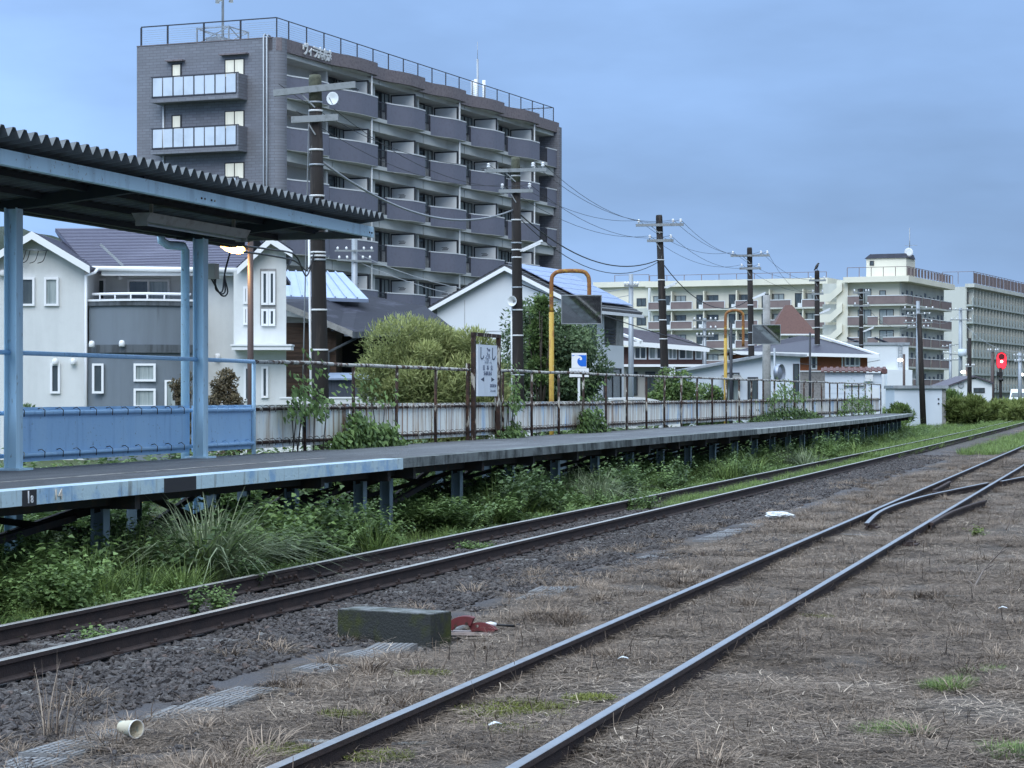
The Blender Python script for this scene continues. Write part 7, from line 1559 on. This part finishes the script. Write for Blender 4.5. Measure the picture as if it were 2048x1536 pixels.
MB().tube([(0.17, 0, 0.04), (0.24, 0.02, 0.03), (0.27, 0.0, 0.015)], [0.03, 0.018, 0.03], 7).build('knot', MATS['white_film'], bg)
# cable trough with ribbed lids
m_lid = mat('chequered_lid', (0.24, 0.245, 0.255), [((0.15, 0.15, 0.15), 3, W, 0.45, 0.7, 0.7)], 0.9, brick=(0.05, 0.03, (0.13, 0.13, 0.13)))
N_, L_ = m_lid.node_tree.nodes, m_lid.node_tree.links
ctr = thing('cable_trough', 'line of chequered concrete trough lids half buried beside the ballast', 'cable trough', (0, 0, 0), RZ_ST)
lid = MB().box(-0.24, 0.24, -0.17, 0.17, -0.05, 0.0)
for i in range(9):
    for j in range(7):
        x0, y0 = -0.225 + 0.05 * i, -0.155 + 0.0445 * j; lid.box(x0 + 0.004, x0 + 0.040, y0 + 0.004, y0 + 0.034, 0.0, 0.006)
lme = lid.mesh('lid'); lme.materials.append(m_lid)
for i, s in enumerate(np.arange(10.3, 34, 0.5)):
    if 14.2 < s < 14.9 or 18.5 < s < 21 or 23 < s < 25.5 or 27.5 < s < 30: continue
    if i % 7 == 4: continue
    t = 5.86 + 0.010 * (s - 11); z = float(gz(s, t))
    put('lid', lme, ctr, (s, t + random.uniform(-.015, .015), z + 0.030 + random.uniform(-0.012, 0.008)), (R(random.uniform(-3, 3)), R(random.uniform(-2, 2)), R(random.uniform(-4, 4))))
# dead branches, slates, litter
def branch(label, pts, r, tw):
    t_ = thing('dead_branch', label, 'branch', pts[0]); o = pts[0]
    p_ = [p - o for p in pts]; m_tw = MATS.get('twig') or mat('twig', (0.17, 0.14, 0.12), rough=0.9)
    MB().tube(smooth_path(p_, 4), [r * (1 - 0.7 * k / ((len(p_) - 1) * 4)) for k in range((len(p_) - 1) * 4 + 1)], 6).build('limb', m_tw, t_)
    for (k, e) in tw: MB().tube([p_[k], p_[k].lerp(e - o, 0.5) + Vector((0, 0, 0.02)), e - o], [r * 0.6, r * 0.4, r * 0.15], 5).build('twig', m_tw, t_)
def gh_(px, py, h, base=None):       # a point h above the ground, over the ground point under the pixel base
    b = G(*base, -0.12); return P(px, py, b.y)
B0 = (1955, 1172)
branch('thin forked dead branch leaning in the straw at right', [G(1950, 1172, -0.10), P(1968, 1140, 23.6), P(2000, 1105, 23.4), P(2028, 1070, 23.3)], 0.010, [(1, P(2020, 1118, 23.2)), (0, P(1925, 1160, 23.8)), (2, P(2030, 1100, 23.2)), (0, P(1990, 1178, 23.6))])
branch('bleached dead stem standing right of the switch', [G(2012, 1060, -0.10), P(2030, 1020, 32), P(2046, 985, 32)], 0.012, [(1, P(2052, 1020, 32)), (0, P(1995, 1040, 33))])
branch('bent dead twig lying near the concrete block', [G(1055, 1195, -0.15), P(1090, 1180, 22.5), P(1118, 1160, 22.4)], 0.008, [(1, P(1120, 1190, 22.2)), (0, P(1040, 1175, 23))])
for i, (px, py, w_, d_, lab) in enumerate(((1905, 1195, 0.22, 0.10, 'flat grey slate lying in the straw at right'), (1640, 1200, 0.20, 0.10, 'grey slate beside the nearer siding rail'), (1240, 1100, 0.34, 0.12, 'weathered plank lying between the two tracks'), (1330, 1098, 0.16, 0.08, 'small stone slab between the two tracks'), (820, 1487, 0.22, 0.09, 'grey slate scrap near the bottom rail'), (630, 1483, 0.24, 0.10, 'grey stone flake left of the bottom rail'))):
    q = G(px, py, -0.125); q.z = float(gz(*to_st(q))) + 0.004; t_ = thing('stone_slab', lab, 'slab', q, R(random.uniform(-25, 10)))
    MB().prism([(-w_ / 2, -d_ / 2, -0.02), (w_ * 0.4, -d_ / 2 * 1.1, -0.02), (w_ / 2, d_ * 0.3, -0.02), (w_ * 0.1, d_ / 2, -0.02), (-w_ * 0.45, d_ * 0.4, -0.02)], (0, 0, 0.032)).build('slab_body', m_conc if i % 2 else m_block_top, t_)
for (px, py, lab) in ((990, 1450, 'white scrap of litter in the moss between the siding rails'), (1245, 1318, 'small white litter scrap between the siding rails'), (2005, 1217, 'white litter scrap at the right edge')):
    q = G(px, py, -0.10); t_ = thing('litter_scrap', lab, 'litter', q, R(random.uniform(-40, 40)))
    MB()._add([(-0.04, -0.012, 0.0), (0.0, -0.02, 0.016), (0.045, 0.0, 0.004), (0.035, 0.025, 0.01), (0.0, 0.012, 0.022), (-0.035, 0.02, 0.004)], [(0, 1, 4, 5), (1, 2, 3, 4)]).build('crumpled_sheet', MATS['white_film'], t_)
